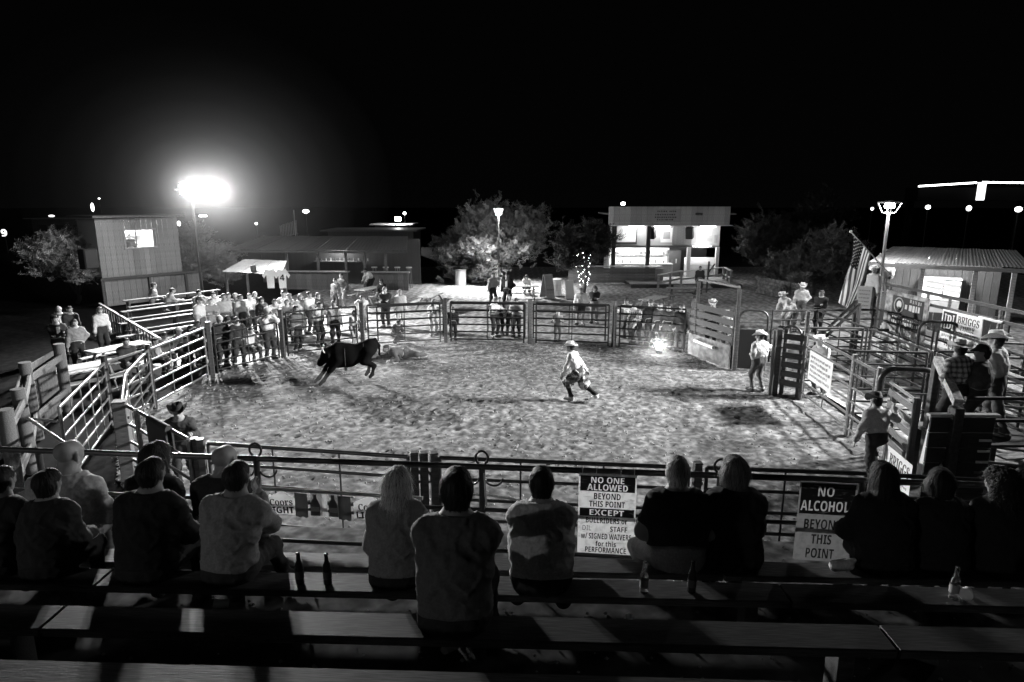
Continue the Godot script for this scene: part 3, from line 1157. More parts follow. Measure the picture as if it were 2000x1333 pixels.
func grandstand() -> void:
	# earth and board treads rising towards the camera, then benches A (front) to D
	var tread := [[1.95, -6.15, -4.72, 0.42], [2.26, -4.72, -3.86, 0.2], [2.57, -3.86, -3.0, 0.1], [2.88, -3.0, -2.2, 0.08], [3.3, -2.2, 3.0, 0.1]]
	for t in tread:
		var dz: float = t[2] - t[1]
		var tb := Basis(Vector3.UP, ROW_TURN if t[1] > -5.0 else -0.06)
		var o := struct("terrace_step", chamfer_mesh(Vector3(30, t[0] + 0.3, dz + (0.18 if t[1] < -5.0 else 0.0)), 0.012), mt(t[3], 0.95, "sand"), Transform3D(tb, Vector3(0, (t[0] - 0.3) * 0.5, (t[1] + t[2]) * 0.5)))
		o.name = "terrace_step"
	var rows := [[2.40, -4.8, "front"], [2.71, -4.0, "second"], [3.02, -3.12, "third"], [3.33, -2.28, "rearmost"]]
	for k in 4:
		var r: Array = rows[k]
		var lab: String = ["weathered wooden bleacher bench in the lowest row nearest the railing", "wooden bleacher bench in the second row, with beer bottles standing on it", "wooden bleacher bench in the third row, mostly empty in patches of light", "dark wooden bleacher bench in the rearmost row at the bottom edge"][k]
		var b := thing("bleacher_bench", lab, "bench", Vector3(0, r[0] - 0.45, r[1] - 0.11), ROW_TURN, "rows of bleacher benches")
		var joints := [-9.6, -6.6, -3.3 + 0.3 * k, 1.75 + 0.18 * k, 5.6, 9.4]
		for s in 5:
			plank("seat_plank", Vector3(joints[s] + 0.004, 0.42, 0), Vector3(joints[s + 1] - 0.004, 0.42, 0), 0.055, 0.225, mt([0.2, 0.18, 0.11, 0.12][k], 0.6, "wood", 0.0, "s%d" % (s % 3)), b, Vector3.UP, 0.008)
		for s in 6:
			var x: float = joints[s] + (0.12 if s == 0 else -0.25)
			box("leg", Vector3(0.09, 0.385, 0.16), Vector3(x, 0.2, 0), mt(0.08, 0.85, "wood"), b)
	# litter and gravel on the treads
	var gm := SurfaceTool.new()
	gm.begin(Mesh.PRIMITIVE_TRIANGLES)
	var pr := RandomNumberGenerator.new()
	pr.seed = 11
	for i in 900:
		var t: Array = tread[pr.randi_range(0, 3)]
		var p := Vector3(pr.randf_range(-6, 6), t[0] + 0.004, pr.randf_range(t[1] + 0.1, t[2]))
		p = Basis(Vector3.UP, ROW_TURN) * p
		var s := pr.randf_range(0.006, 0.018)
		var q := [p + Vector3(s, 0, 0), p + Vector3(0, 0, s), p + Vector3(-s, 0, 0), p + Vector3(0, 0, -s)]
		for f in 4:
			var tri := [q[f], q[(f + 1) % 4], p + Vector3(pr.randf_range(-0.3, 0.3) * s, s, 0)]
			face(gm, tri, ((tri[0] + tri[1]) * 0.5 - p + Vector3(0, s * 0.6, 0)).normalized())
	var go := put("gravel", gm.commit(), mt(0.4, 0.9))
	tag(go, "pale gravel and litter scattered on the bleacher steps", "gravel", "", "stuff")
	# the railing in front of the lowest row, with horseshoes welded on
	var iron := mt(0.1, 0.4, "metal", 0.35)
	var a := Vector3(-6.4, 3.0, -6.1)
	var e := Vector3(6.2, 3.0, -4.97)
	var rl := thing("pipe_railing", "dark pipe railing decorated with horseshoes in front of the lowest bench", "railing", (a + e) * 0.5 - Vector3(0, 1.05, 0), atan2(-(e.z - a.z), e.x - a.x))
	var L := (e - a).length() * 0.5
	rod("top_rail", Vector3(-L, 1.05, 0), Vector3(L, 1.05, 0), 0.028, iron, rl, 14)
	rod("middle_rail", Vector3(-L, 0.62, 0), Vector3(L, 0.62, 0), 0.02, iron, rl)
	rod("bottom_rail", Vector3(-L, 0.2, 0), Vector3(L, 0.2, 0), 0.02, iron, rl)
	for x in [-6.1, -4.6, -2.36, -0.18, 1.98, 3.2, 4.55, 5.9]:
		rod("post", Vector3(x, -0.1, 0), Vector3(x, 1.05, 0), 0.03, iron, rl)
		if x in [-2.36, -0.18, 1.98]:
			var sh := []
			for i in 13:
				var t := deg_to_rad(-60.0 + i * 25.0)
				sh.append(Vector3(x + cos(t) * 0.058, 1.14 + sin(t) * 0.066, 0.0))
			pipe("horseshoe", sh, 0.012, iron, rl, 6)
			for sd in [-1.0, 1.0]:
				var cu := []
				for i in 10:
					var t := deg_to_rad(200.0 + i * 17.0)
					cu.append(Vector3(x + sd * 0.11 + cos(t) * 0.085, 0.95 + sin(t) * 0.085, 0.0))
				pipe("horseshoe", cu, 0.01, iron, rl, 6)

func wall_boards(parent: Node3D, a: Vector3, b: Vector3, y0: float, y1: float, n: int, mat_g: float, called := "board", flat := true) -> void:
	# upright boards from a to b (local space)
	var d := (b - a) / n
	for i in n:
		var c := a + d * (i + 0.5)
		var g := snappedf(mat_g * rng.randf_range(0.82, 1.12), 0.02)
		plank(called, Vector3(c.x, y0, c.z), Vector3(c.x, y1, c.z), d.length() * 0.97, 0.03 + 0.004 * (i % 3), mt(g, 0.85, "wood"), parent, d.normalized(), 0.004)

func buildings() -> void:
	booth()
	bar_shed()
	kiosk()
	right_shed()
	far_buildings()

func frame_of(a: Vector3, b: Vector3) -> float:
	return atan2(-(b.z - a.z), b.x - a.x)

func booth() -> void:
	# announcer booth: facade from a to b, built in its own frame (x along the facade, z out of it)
	var a := Vector3(-21.52, 3.19, -33.50)
	var b := Vector3(-19.07, 2.96, -37.00)
	a.y = 0
	b.y = 0
	var L := (b - a).length()
	var t := thing("announcer_booth", "boarded announcer booth with a bright open window above the bleachers", "booth", a, frame_of(a, b))
	var dark := mt(0.16, 0.85, "wood")
	var wx0 := L * 0.31
	var wx1 := L * 0.7
	var top := 4.55
	var n := 15
	for i in n:
		var x0 := L * i / n
		var x1 := L * (i + 1) / n
		var xm := (x0 + x1) * 0.5
		var g := snappedf(0.3 * rng.randf_range(0.8, 1.15), 0.02)
		if xm > wx0 and xm < wx1:
			plank("wall_board", Vector3(xm, 1.5, 0), Vector3(xm, 2.95, 0), L / n * 0.97, 0.03, mt(g, 0.85, "wood"), t, Vector3.RIGHT)
			plank("wall_board", Vector3(xm, 3.95, 0), Vector3(xm, top, 0), L / n * 0.97, 0.03, mt(g, 0.85, "wood"), t, Vector3.RIGHT)
		else:
			plank("wall_board", Vector3(xm, 1.5, 0), Vector3(xm, top, 0), L / n * 0.97, 0.03, mt(g, 0.85, "wood"), t, Vector3.RIGHT)
	for w in [[Vector3(wx0 - 0.05, 2.95, 0.03), Vector3(wx1 + 0.05, 2.95, 0.03)], [Vector3(wx0 - 0.05, 3.95, 0.03), Vector3(wx1 + 0.05, 3.95, 0.03)]]:
		plank("window_trim", w[0], w[1], 0.09, 0.06, mt(0.35, 0.8, "wood"), t)
	for x in [wx0, wx0 + 0.62, wx1]:
		plank("window_trim", Vector3(x, 2.95, 0.02), Vector3(x, 3.95, 0.02), 0.07, 0.05, mt(0.35, 0.8, "wood"), t, Vector3.RIGHT)
	var white := mt(0.75, 0.8, "cloth")
	box("inner_wall", Vector3(L - 0.1, 3.0, 0.06), Vector3(L / 2, 3.0, -2.2), white, t)
	box("inner_wall", Vector3(0.06, 3.0, 2.15), Vector3(0.06, 3.0, -1.1), white, t)
	box("inner_wall", Vector3(0.06, 3.0, 2.15), Vector3(L - 0.06, 3.0, -1.1), white, t)
	box("floor", Vector3(L, 0.1, 2.3), Vector3(L / 2, 1.5, -1.16), dark, t)
	box("ceiling", Vector3(L, 0.06, 2.2), Vector3(L / 2, 4.46, -1.12), white, t)
	box("desk", Vector3(2.0, 0.06, 0.5), Vector3(L * 0.52, 2.9, -0.5), white, t)
	box("shelf", Vector3(1.6, 0.05, 0.3), Vector3(L * 0.56, 3.55, -2.0), mt(0.3, 0.8), t)
	for k in 5:
		box("shelf_box", Vector3(0.22, 0.18 + 0.03 * (k % 3), 0.2), Vector3(L * 0.42 + k * 0.3, 3.68 + 0.015 * (k % 3), -2.0), mt(0.15 + 0.13 * (k % 3), 0.8), t)
	box("roof", Vector3(L + 0.5, 0.12, 3.1), Vector3(L / 2, 4.66, -1.1), mt(0.12, 0.7, "metal"), t)
	for x in [0.1, L * 0.5, L - 0.1]:
		box("post", Vector3(0.16, 1.48, 0.16), Vector3(x, 0.73, -0.2), dark, t)
	# lower boarded front with its rail, butted below the facade
	wall_boards(t, Vector3(-0.1, 0, 0.45), Vector3(L + 0.9, 0, 0.45), 0.05, 1.38, 17, 0.24, "lower_board")
	plank("handrail", Vector3(-0.3, 1.46, 0.5), Vector3(L + 1.1, 1.46, 0.5), 0.12, 0.1, mt(0.07, 0.8, "wood"), t)
	for x in [-0.25, L * 0.5, L * 0.97]:
		box("rail_post", Vector3(0.13, 1.4, 0.13), Vector3(x, 0.7, 0.56), mt(0.07, 0.8, "wood"), t)
	var c := t.transform * Vector3(L * 0.5, 4.05, -1.2)
	put("ceiling_lamp", chamfer_mesh(Vector3(0.4, 0.06, 0.12), 0.02), glow(25.0), t, Transform3D(Basis(), Vector3(L * 0.5, 4.38, -1.2)))
	omni("booth_light", c + Vector3(0, 0.2, 0), 14.0, 0.12)
	var man := person("person inside the announcer booth seen in the lit window", t.transform * Vector3(L * 0.47, 1.95, -0.9), t.rotation.y + PI, "stand", {"shirt": 0.05, "hair": "short"}, "", 0.035)
	man.rotation.y = t.rotation.y + PI
	# loudspeaker hung at the left corner
	var sp := thing("loudspeaker", "black loudspeaker box hung at the corner of the announcer booth", "loudspeaker", Vector3(-21.23, 2.62, -32.20), t.rotation.y + 0.2)
	box("cabinet", Vector3(0.72, 1.0, 0.5), Vector3.ZERO, mt(0.006, 0.95), sp, 0.0, 0.03)
	box("grille", Vector3(0.62, 0.88, 0.02), Vector3(0, 0, 0.262), mt(0.02, 0.8, "cloth"), sp)
	plank("bracket", Vector3(0.1, 0.3, -0.24), Vector3(0.75, 0.3, -1.1), 0.06, 0.06, mt(0.05, 0.5), sp)

func roof_slats(t: Node3D, a: Vector3, b: Vector3, c: Vector3, d: Vector3, n: int, g: float, called := "roof_panel") -> void:
	# corrugated sheets between the lines a-b (eave) and d-c (ridge)
	for i in n:
		var st := SurfaceTool.new()
		st.begin(Mesh.PRIMITIVE_TRIANGLES)
		var m := 8
		for k in m:
			var u0 := (i + float(k) / m) / n
			var u1 := (i + float(k + 1) / m) / n
			var y0 := 0.02 * (k % 2) + 0.012 * (i % 2)
			var y1 := 0.02 * ((k + 1) % 2) + 0.012 * (i % 2)
			var q := [a.lerp(b, u0) + Vector3(0, y0, 0), a.lerp(b, u1) + Vector3(0, y1, 0), d.lerp(c, u1) + Vector3(0, y1, 0), d.lerp(c, u0) + Vector3(0, y0, 0)]
			var nn: Vector3 = ((q[1] - q[0]) as Vector3).cross(q[3] - q[0]).normalized()
			face(st, q, nn if nn.y > 0 else -nn)
		put(called, st.commit(), mt(snappedf(g * rng.randf_range(0.85, 1.1), 0.02), 0.5, "metal", 0.2), t)

func bar_shed() -> void:
	var a := Vector3(-14.22, 0.00, -40.16)
	var b := Vector3(-6.43, 0.00, -41.67)
	b.z = a.z + 0.6
	var t := thing("bar_shed", "long open bar shed with a sheet metal roof and a low boarded counter wall", "shed", a, frame_of(a, b))
	var L := (b - a).length()
	var post := mt(0.2, 0.8, "wood")
	var gap0 := L * 0.51
	var gap1 := L * 0.635
	for seg in [[0.0, gap0, 12], [gap1, L, 9]]:
		wall_boards(t, Vector3(seg[0], 0, 0), Vector3(seg[1], 0, 0), 0.02, 1.12, seg[2], 0.24, "counter_board")
		plank("counter_top", Vector3(seg[0] - 0.05, 1.16, 0.02), Vector3(seg[1] + 0.1, 1.16, 0.02), 0.07, 0.36, mt(0.5, 0.6, "wood"), t)
	for x in [0.1, L * 0.27, gap0 - 0.1, gap1 + 0.12, L * 0.82]:
		box("post", Vector3(0.14, 2.45, 0.14), Vector3(x, 1.22, -0.09), post, t)
	roof_slats(t, Vector3(-3.6, 2.5, 0.5), Vector3(L + 0.1, 2.5, 0.5), Vector3(L - 0.8, 3.15, -3.6), Vector3(-3.0, 3.15, -3.6), 12, 0.35)
	plank("fascia", Vector3(-3.6, 2.42, 0.5), Vector3(L + 0.1, 2.42, 0.5), 0.14, 0.05, mt(0.1, 0.8, "wood"), t)
	box("back_wall", Vector3(L + 3.2, 3.0, 0.1), Vector3(L / 2 - 1.6, 1.5, -3.6), mt(0.12, 0.9, "wood"), t)
	box("back_shelf", Vector3(L * 0.4, 0.06, 0.4), Vector3(L * 0.28, 1.5, -3.3), mt(0.3, 0.7, "wood"), t)
	for k in 12:
		var bt := [Vector3(L * 0.1 + k * 0.32, 1.53, -3.3), Vector3(L * 0.1 + k * 0.32, 1.72, -3.3)]
		rod("bottle", bt[0], bt[1], 0.05, mt([0.5, 0.1, 0.3][k % 3], 0.2), t, 8)
	put("work_lamp", chamfer_mesh(Vector3(0.5, 0.05, 0.08), 0.01), glow(12.0), t, Transform3D(Basis(), Vector3(L * 0.3, 2.75, -2.9)))
	omni("bar_light", t.transform * Vector3(L * 0.3, 2.55, -2.9), 3.0, 0.15)
	for k in 4:
		var x := L * 0.68 + k * 0.75
		var s := thing("bar_stool", ["pale bar stool standing just inside the gap of the bar shed", "second bar stool from the shed gap", "third bar stool from the shed gap", "bar stool nearest the right end of the bar shed"][k], "stool", t.transform * Vector3(x, 0, -1.3), 0.3 * k, "stools inside the bar shed")
		put("seat", tube_mesh(14), mt(0.45, 0.6), s, Transform3D(Basis.from_scale(Vector3(0.19, 0.06, 0.19)), Vector3(0, 1.32, 0)))
		for g in 4:
			var an := TAU * g / 4 + 0.4
			rod("leg", Vector3(cos(an) * 0.2, 0, sin(an) * 0.2), Vector3(cos(an) * 0.12, 1.3, sin(an) * 0.12), 0.018, mt(0.2, 0.4, "", 0.6), s, 6)
	# white awning in front of its left end
	var a2 := Vector3(-14.99, 1.89, -33.00)
	var b2 := Vector3(-11.39, 2.05, -31.50)
	var w := thing("awning", "pale sheet metal awning on posts with a small speaker on its edge", "awning", Vector3(a2.x, 0, a2.z), frame_of(a2, b2))
	var L2 := Vector2(b2.x - a2.x, b2.z - a2.z).length()
	roof_slats(w, Vector3(0, a2.y, 0), Vector3(L2, a2.y, 0), Vector3(L2 * 0.72, a2.y + 0.5, -1.7), Vector3(-0.1, a2.y + 0.5, -1.7), 6, 0.42)
	for x in [0.15, L2 - 0.15]:
		box("post", Vector3(0.1, a2.y, 0.1), Vector3(x, a2.y / 2 - 0.02, -0.15), post, w)
		box("post", Vector3(0.1, a2.y + 0.4, 0.1), Vector3(x * 0.72, a2.y / 2 + 0.18, -1.6), post, w)
	box("speaker", Vector3(0.2, 0.34, 0.2), Vector3(L2 * 0.53, a2.y + 0.24, -0.1), mt(0.015, 0.6), w)
	for k in 2:
		var sh := thing("hanging_shirt", ["white souvenir shirt hanging beside a dark one on the awning post", "white souvenir shirt with a dark number hanging nearest the bar shed"][k], "shirt", Vector3(-11.81, 1.82, -31.30) + Vector3(k * 0.58, 0, 0.1), 0.1)
		var sh_pts := PackedVector2Array([Vector2(-0.14, -0.42), Vector2(0.14, -0.42), Vector2(0.16, 0.1), Vector2(0.26, -0.05), Vector2(0.33, 0.06), Vector2(0.16, 0.3), Vector2(0.05, 0.27), Vector2(-0.05, 0.27), Vector2(-0.16, 0.3), Vector2(-0.33, 0.06), Vector2(-0.26, -0.05), Vector2(-0.16, 0.1)])
		put("cloth", sheet_mesh(sh_pts, 0.03), mt(0.75, 0.9, "cloth"), sh, Transform3D(Basis.from_scale(Vector3(1.15, 1.3, 1)), Vector3.ZERO))
		rod("hanger", Vector3(-0.2, 0.4, 0), Vector3(0.2, 0.4, 0), 0.012, mt(0.1, 0.5), sh, 6)
		if k == 1:
			text("4", 0.3, mt(0.03, 0.8), sh, Vector3(0, -0.02, 0.022))

func kiosk() -> void:
	var a := Vector3(6.93, 0.00, -45.95)
	var b := Vector3(14.74, 0.00, -45.95)
	var t := thing("refreshment_stand", "brightly lit flat roofed drinks stand with posters and a tall board parapet", "stand", a, 0.0)
	var L: float = b.x - a.x
	var lit := 0.5
	# parapet
	var n := 22
	for i in n:
		var x: float = -0.3 + (L + 0.55) * (i + 0.5) / n
		var g := snappedf(0.55 * rng.randf_range(0.75, 1.15), 0.02)
		plank("parapet_board", Vector3(x, 3.86, 1.2), Vector3(x, 5.1, 1.2), (L + 0.55) / n * 0.97, 0.04, mt(g, 0.85, "wood"), t, Vector3.RIGHT)
	box("roof", Vector3(L + 1.0, 0.12, 5.4), Vector3(L / 2 + 0.2, 4.6, -1.55), mt(0.15, 0.8), t)
	box("soffit", Vector3(L + 0.6, 0.06, 1.1), Vector3(L / 2 + 0.2, 3.82, 0.62), mt(0.6, 0.8), t)
	# upper wall behind the parapet
	box("upper_wall", Vector3(L, 1.46, 0.12), Vector3(L / 2, 3.08, 0), mt(lit, 0.8, "cloth"), t)
	box("beam", Vector3(L, 0.16, 0.2), Vector3(L / 2, 2.3, 0.03), mt(0.12, 0.8, "wood"), t)
	# recessed serving room
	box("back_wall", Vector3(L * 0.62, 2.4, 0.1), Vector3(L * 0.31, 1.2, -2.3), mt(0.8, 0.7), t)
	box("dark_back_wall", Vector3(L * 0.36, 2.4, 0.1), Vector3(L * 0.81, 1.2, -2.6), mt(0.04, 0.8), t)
	box("side_wall", Vector3(0.1, 2.4, 2.2), Vector3(0.02, 1.2, -1.2), mt(0.8, 0.7), t)
	box("ceiling", Vector3(L, 0.06, 2.6), Vector3(L / 2, 2.42, -1.4), mt(0.75, 0.8), t)
	for x in [0.1, L * 0.32]:
		box("post", Vector3(0.26, 3.86, 0.26), Vector3(x + 0.05, 1.93, 1.0), mt(0.06, 0.8, "wood"), t)
	for x in [L * 0.72, L * 0.98]:
		box("pale_post", Vector3(0.24, 2.28, 0.24), Vector3(x, 1.14, 0.22), mt(0.7, 0.7, "wood"), t)
	var wf := box("window_frame", Vector3(1.55, 1.35, 0.08), Vector3(1.15, 3.15, 0.12), mt(0.05, 0.6), t)
	box("window_pane", Vector3(1.36, 1.12, 0.04), Vector3(0, 0.04, 0.04), mt(0.8, 0.3), wf)
	# posters
	for q in [[L * 0.515, 3.1, 0.8, 1.0, 0.85], [L * 0.515, 3.1, 0.5, 0.5, 0.3], [L * 0.81, 2.85, 0.34, 0.6, 0.5], [L * 0.9, 3.3, 0.36, 0.44, 0.6], [L * 0.9, 2.78, 0.5, 0.24, 0.35], [L * 0.965, 2.85, 0.22, 0.56, 0.3]]:
		box("poster", Vector3(q[2], q[3], 0.012), Vector3(q[0], q[1], 0.068 + (0.012 if q[4] == 0.3 and q[2] == 0.5 else 0.0)), mt(q[4], 0.5), t)
	box("bare_board", Vector3(1.35, 1.45, 0.1), Vector3(L * 0.655, 3.15, 0.14), mt(0.3, 0.8, "wood"), t)
	for q in [[L * 0.36, 1.0], [L * 0.7, 0.92]]:
		var sp := thing("loudspeaker", "black loudspeaker tilted down under the %s of the drinks stand parapet" % ("left half" if q[0] < L * 0.5 else "right half"), "loudspeaker", t.position + Vector3(q[0], 3.3, 0.75), -0.5)
		var cb := box("cabinet", Vector3(0.5, 0.8, 0.42), Vector3.ZERO, mt(0.012, 0.6), sp, 0.0, 0.03)
		cb.rotation.x = 0.25
		rod("bracket", Vector3(0, 0.38, -0.1), Vector3(0, 0.6, -0.2), 0.03, mt(0.03, 0.5), sp, 6)
	# counter, shelves, goods
	plank("bar_counter", Vector3(0.2, 1.02, -0.6), Vector3(L * 0.6, 1.02, -0.6), 0.08, 0.6, mt(0.7, 0.4), t)
	box("counter_front", Vector3(L * 0.58, 0.96, 0.08), Vector3(L * 0.31, 0.49, -0.4), mt(0.4, 0.7, "wood"), t)
	box("display_case", Vector3(2.3, 0.5, 0.5), Vector3(L * 0.86, 1.25, -0.4), mt(0.8, 0.4), t)
	box("display_base", Vector3(2.3, 0.98, 0.5), Vector3(L * 0.86, 0.5, -0.4), mt(0.5, 0.7), t)
	for k in 16:
		var x := 0.5 + k * 0.3
		rod("bottle", Vector3(x, 1.06, -0.7), Vector3(x, 1.22 + 0.05 * (k % 4), -0.7), 0.045, mt([0.05, 0.4, 0.2, 0.6][k % 4], 0.2), t, 8)
	box("shelf", Vector3(L * 0.5, 0.05, 0.3), Vector3(L * 0.3, 1.55, -2.1), mt(0.5, 0.6), t)
	for k in 12:
		box("carton", Vector3(0.22, 0.2 + 0.06 * (k % 3), 0.2), Vector3(0.8 + k * 0.34, 1.68 + 0.03 * (k % 3), -2.1), mt([0.2, 0.7, 0.4][k % 3], 0.7), t)
	box("fridge", Vector3(0.9, 1.9, 0.7), Vector3(L * 0.66, 0.95, -2.1), mt(0.1, 0.3), t)
	# sign on the parapet: the words are too small to read in the photograph
	var sg := thing("wooden_sign", "pale rectangular painted sign on the parapet of the drinks stand", "sign", t.position + Vector3(L * 0.47, 4.5, 1.235))
	box("panel", Vector3(2.0, 0.9, 0.04), Vector3(0, 0, 0.0), mt(0.45, 0.7, "wood"), sg)
	for r in [[-0.3, 0.28, 0.6], [0.45, 0.28, 0.45], [-0.1, 0.06, 1.3], [0.0, -0.12, 1.5], [-0.05, -0.28, 1.1]]:
		var x0: float = r[0] - r[2] * 0.5
		while x0 < r[0] + r[2] * 0.5:
			var wd := rng.randf_range(0.05, 0.1)
			box("lettering", Vector3(wd, 0.1, 0.006), Vector3(x0, r[1], 0.0225), mt(0.05, 0.8), sg, 0.0, 0.001)
			x0 += wd + 0.05
	box("gooseneck_lamp", Vector3(0.4, 0.16, 0.3), Vector3(L * 0.75, 4.6, 1.4), mt(0.02, 0.5), t, 0.2, 0.03)
	# fluorescent tubes: inside and under the soffit
	for q in [[L * 0.2, 2.34, -1.0], [L * 0.46, 2.34, -1.0]]:
		put("tube_lamp", chamfer_mesh(Vector3(1.3, 0.05, 0.1), 0.01), glow(14.0), t, Transform3D(Basis(), Vector3(q[0], q[1], q[2])))
		omni("stand_light", t.position + Vector3(q[0], q[1] - 0.14, q[2]), 3.5, 0.25)
	put("tube_lamp", chamfer_mesh(Vector3(1.3, 0.05, 0.1), 0.01), glow(14.0), t, Transform3D(Basis(), Vector3(L * 0.84, 2.34, 0.1)))
	omni("stand_light", t.position + Vector3(L * 0.84, 2.15, 0.35), 1.6, 0.25)
	for q in [L * 0.22, L * 0.45, L * 0.86]:
		put("tube_lamp", chamfer_mesh(Vector3(1.1, 0.05, 0.08), 0.01), glow(10.0), t, Transform3D(Basis(), Vector3(q, 3.74, 0.8)))
		omni("soffit_light", t.position + Vector3(q, 3.62, 0.8), 1.3, 0.2)
	# deck with steps, low boarded front and railings
	var dk := thing("wooden_deck", "low wooden deck with steps and railings in front of the drinks stand", "deck", t.position + Vector3(0, 0, 0))
	for i in 16:
		plank("deck_board", Vector3(L * 0.1, 0.2, 0.9 + i * 0.24), Vector3(L * 1.02, 0.2, 0.9 + i * 0.24), 0.05, 0.23, mt(0.4 + 0.04 * (i % 3), 0.7, "wood"), dk)
	for k in 2:
		plank("step", Vector3(L * 0.45, 0.1 - 0.05 * k, 4.85 + k * 0.4), Vector3(L * 0.75, 0.1 - 0.05 * k, 4.85 + k * 0.4), 0.08, 0.38, mt(0.5, 0.7, "wood"), dk)
	plank("deck_edge", Vector3(L * 0.1, 0.07, 4.7), Vector3(L * 1.02, 0.07, 4.7), 0.2, 0.05, mt(0.1, 0.8, "wood"), dk)
	var bw := thing("boarded_bar_front", "long boarded bar front with a pale counter top left of the stand steps", "counter", Vector3(3.85, 0.00, -43.56), -0.02)
	var LB := 6.2
	for i in 5:
		plank("front_board", Vector3(0, 0.12 + i * 0.2, 0), Vector3(LB, 0.12 + i * 0.2, 0), 0.19, 0.04 + 0.004 * (i % 2), mt(0.16 + 0.03 * (i % 3), 0.8, "wood"), bw)
	plank("counter_top", Vector3(-0.5, 1.14, 0.02), Vector3(LB + 0.1, 1.14, 0.02), 0.07, 0.42, mt(0.65, 0.5, "wood"), bw)
	box("end_post", Vector3(0.5, 1.0, 0.3), Vector3(LB - 0.1, 0.5, 0.2), mt(0.3, 0.8, "wood"), bw)
	# railings
	var rails := [[[1300, 575], [1313, 548], 1.0], [[1332, 553], [1404, 549], 1.05], [[1404, 549], [1424, 560], 1.0]]
	var labels := ["sloping timber handrail beside the steps of the drinks stand", "timber railing with pale rails along the deck right of the steps", "short timber handrail at the right end of the deck"]
	var rp := [[Vector3(9.00, 0.00, -39.22), Vector3(11.05, 0.00, -41.67)], [Vector3(10.92, 0.00, -41.15), Vector3(14.50, 0.00, -43.85)], [Vector3(14.57, 0.00, -43.85), Vector3(14.27, 0.00, -41.67)]]
	for k in 3:
		var p: Vector3 = rp[k][0]
		var q: Vector3 = rp[k][1]
		var r := thing("timber_railing", labels[k], "railing", p)
		var d := q - p
		for x in [0.0, 0.5, 1.0]:
			box("post", Vector3(0.12, 1.0, 0.12), d * x + Vector3(0, 0.5, 0), mt(0.45, 0.7, "wood"), r)
		plank("top_rail", Vector3(0, 1.03, 0) - d * 0.02, d * 1.02 + Vector3(0, 1.03, 0), 0.06, 0.16, mt(0.7, 0.6, "wood"), r)
		plank("middle_rail", Vector3(0, 0.55, 0.075), d + Vector3(0, 0.55, 0.075), 0.12, 0.03, mt(0.6, 0.6, "wood"), r)

func right_shed() -> void:
	var a := Vector3(15.23, 1.57, -27.00)
	a.y = 0
	var b := Vector3(19.45, 1.93, -24.50)
	b.y = 0
	var t := thing("open_shed", "open sided shed with a pale corrugated roof and a ceiling lamp behind the chutes", "shed", a, frame_of(a, b))
	var L := (b - a).length()
	var e := 2.95
	roof_slats(t, Vector3(-0.2, e, 0.3), Vector3(L + 0.4, e, 0.3), Vector3(L + 0.4, e + 0.38, -4.6), Vector3(0.6, e + 0.38, -4.6), 11, 0.3)
	plank("fascia", Vector3(-0.2, e - 0.1, 0.3), Vector3(L + 0.4, e - 0.1, 0.3), 0.16, 0.05, mt(0.14, 0.8, "wood"), t)
	for x in [0.35, L * 0.36, L * 0.72, L * 0.97]:
		box("post", Vector3(0.16, e - 0.15, 0.16), Vector3(x, (e - 0.15) / 2, 0.0), mt(0.35, 0.8, "wood"), t)
	wall_boards(t, Vector3(0.3, 0, -4.6), Vector3(L, 0, -4.6), 0.0, 3.2, 16, 0.14, "back_board")
	wall_boards(t, Vector3(0.4, 0, 0.0), Vector3(L, 0, 0.0), 0.02, 1.0, 14, 0.12, "low_board")
	box("white_cabinet", Vector3(1.5, 1.0, 0.7), Vector3(L * 0.55, 1.55, -3.9), mt(0.8, 0.4), t)
	box("cabinet_base", Vector3(1.5, 1.0, 0.7), Vector3(L * 0.55, 0.52, -3.9), mt(0.3, 0.6), t)
	var sf := box("screen_frame", Vector3(0.72, 0.8, 0.05), Vector3(L * 0.63, 1.6, -3.5), mt(0.03, 0.4), t)
	box("screen", Vector3(0.62, 0.68, 0.03), Vector3(0, 0, 0.025), glow(0.8, "screen"), sf)
	put("ceiling_lamp", chamfer_mesh(Vector3(1.1, 0.07, 0.2), 0.02), glow(20.0), t, Transform3D(Basis(), Vector3(L * 0.51, e + 0.08, -2.2)))
	omni("shed_light", t.transform * Vector3(L * 0.51, e - 0.12, -2.2), 12.0, 0.2)

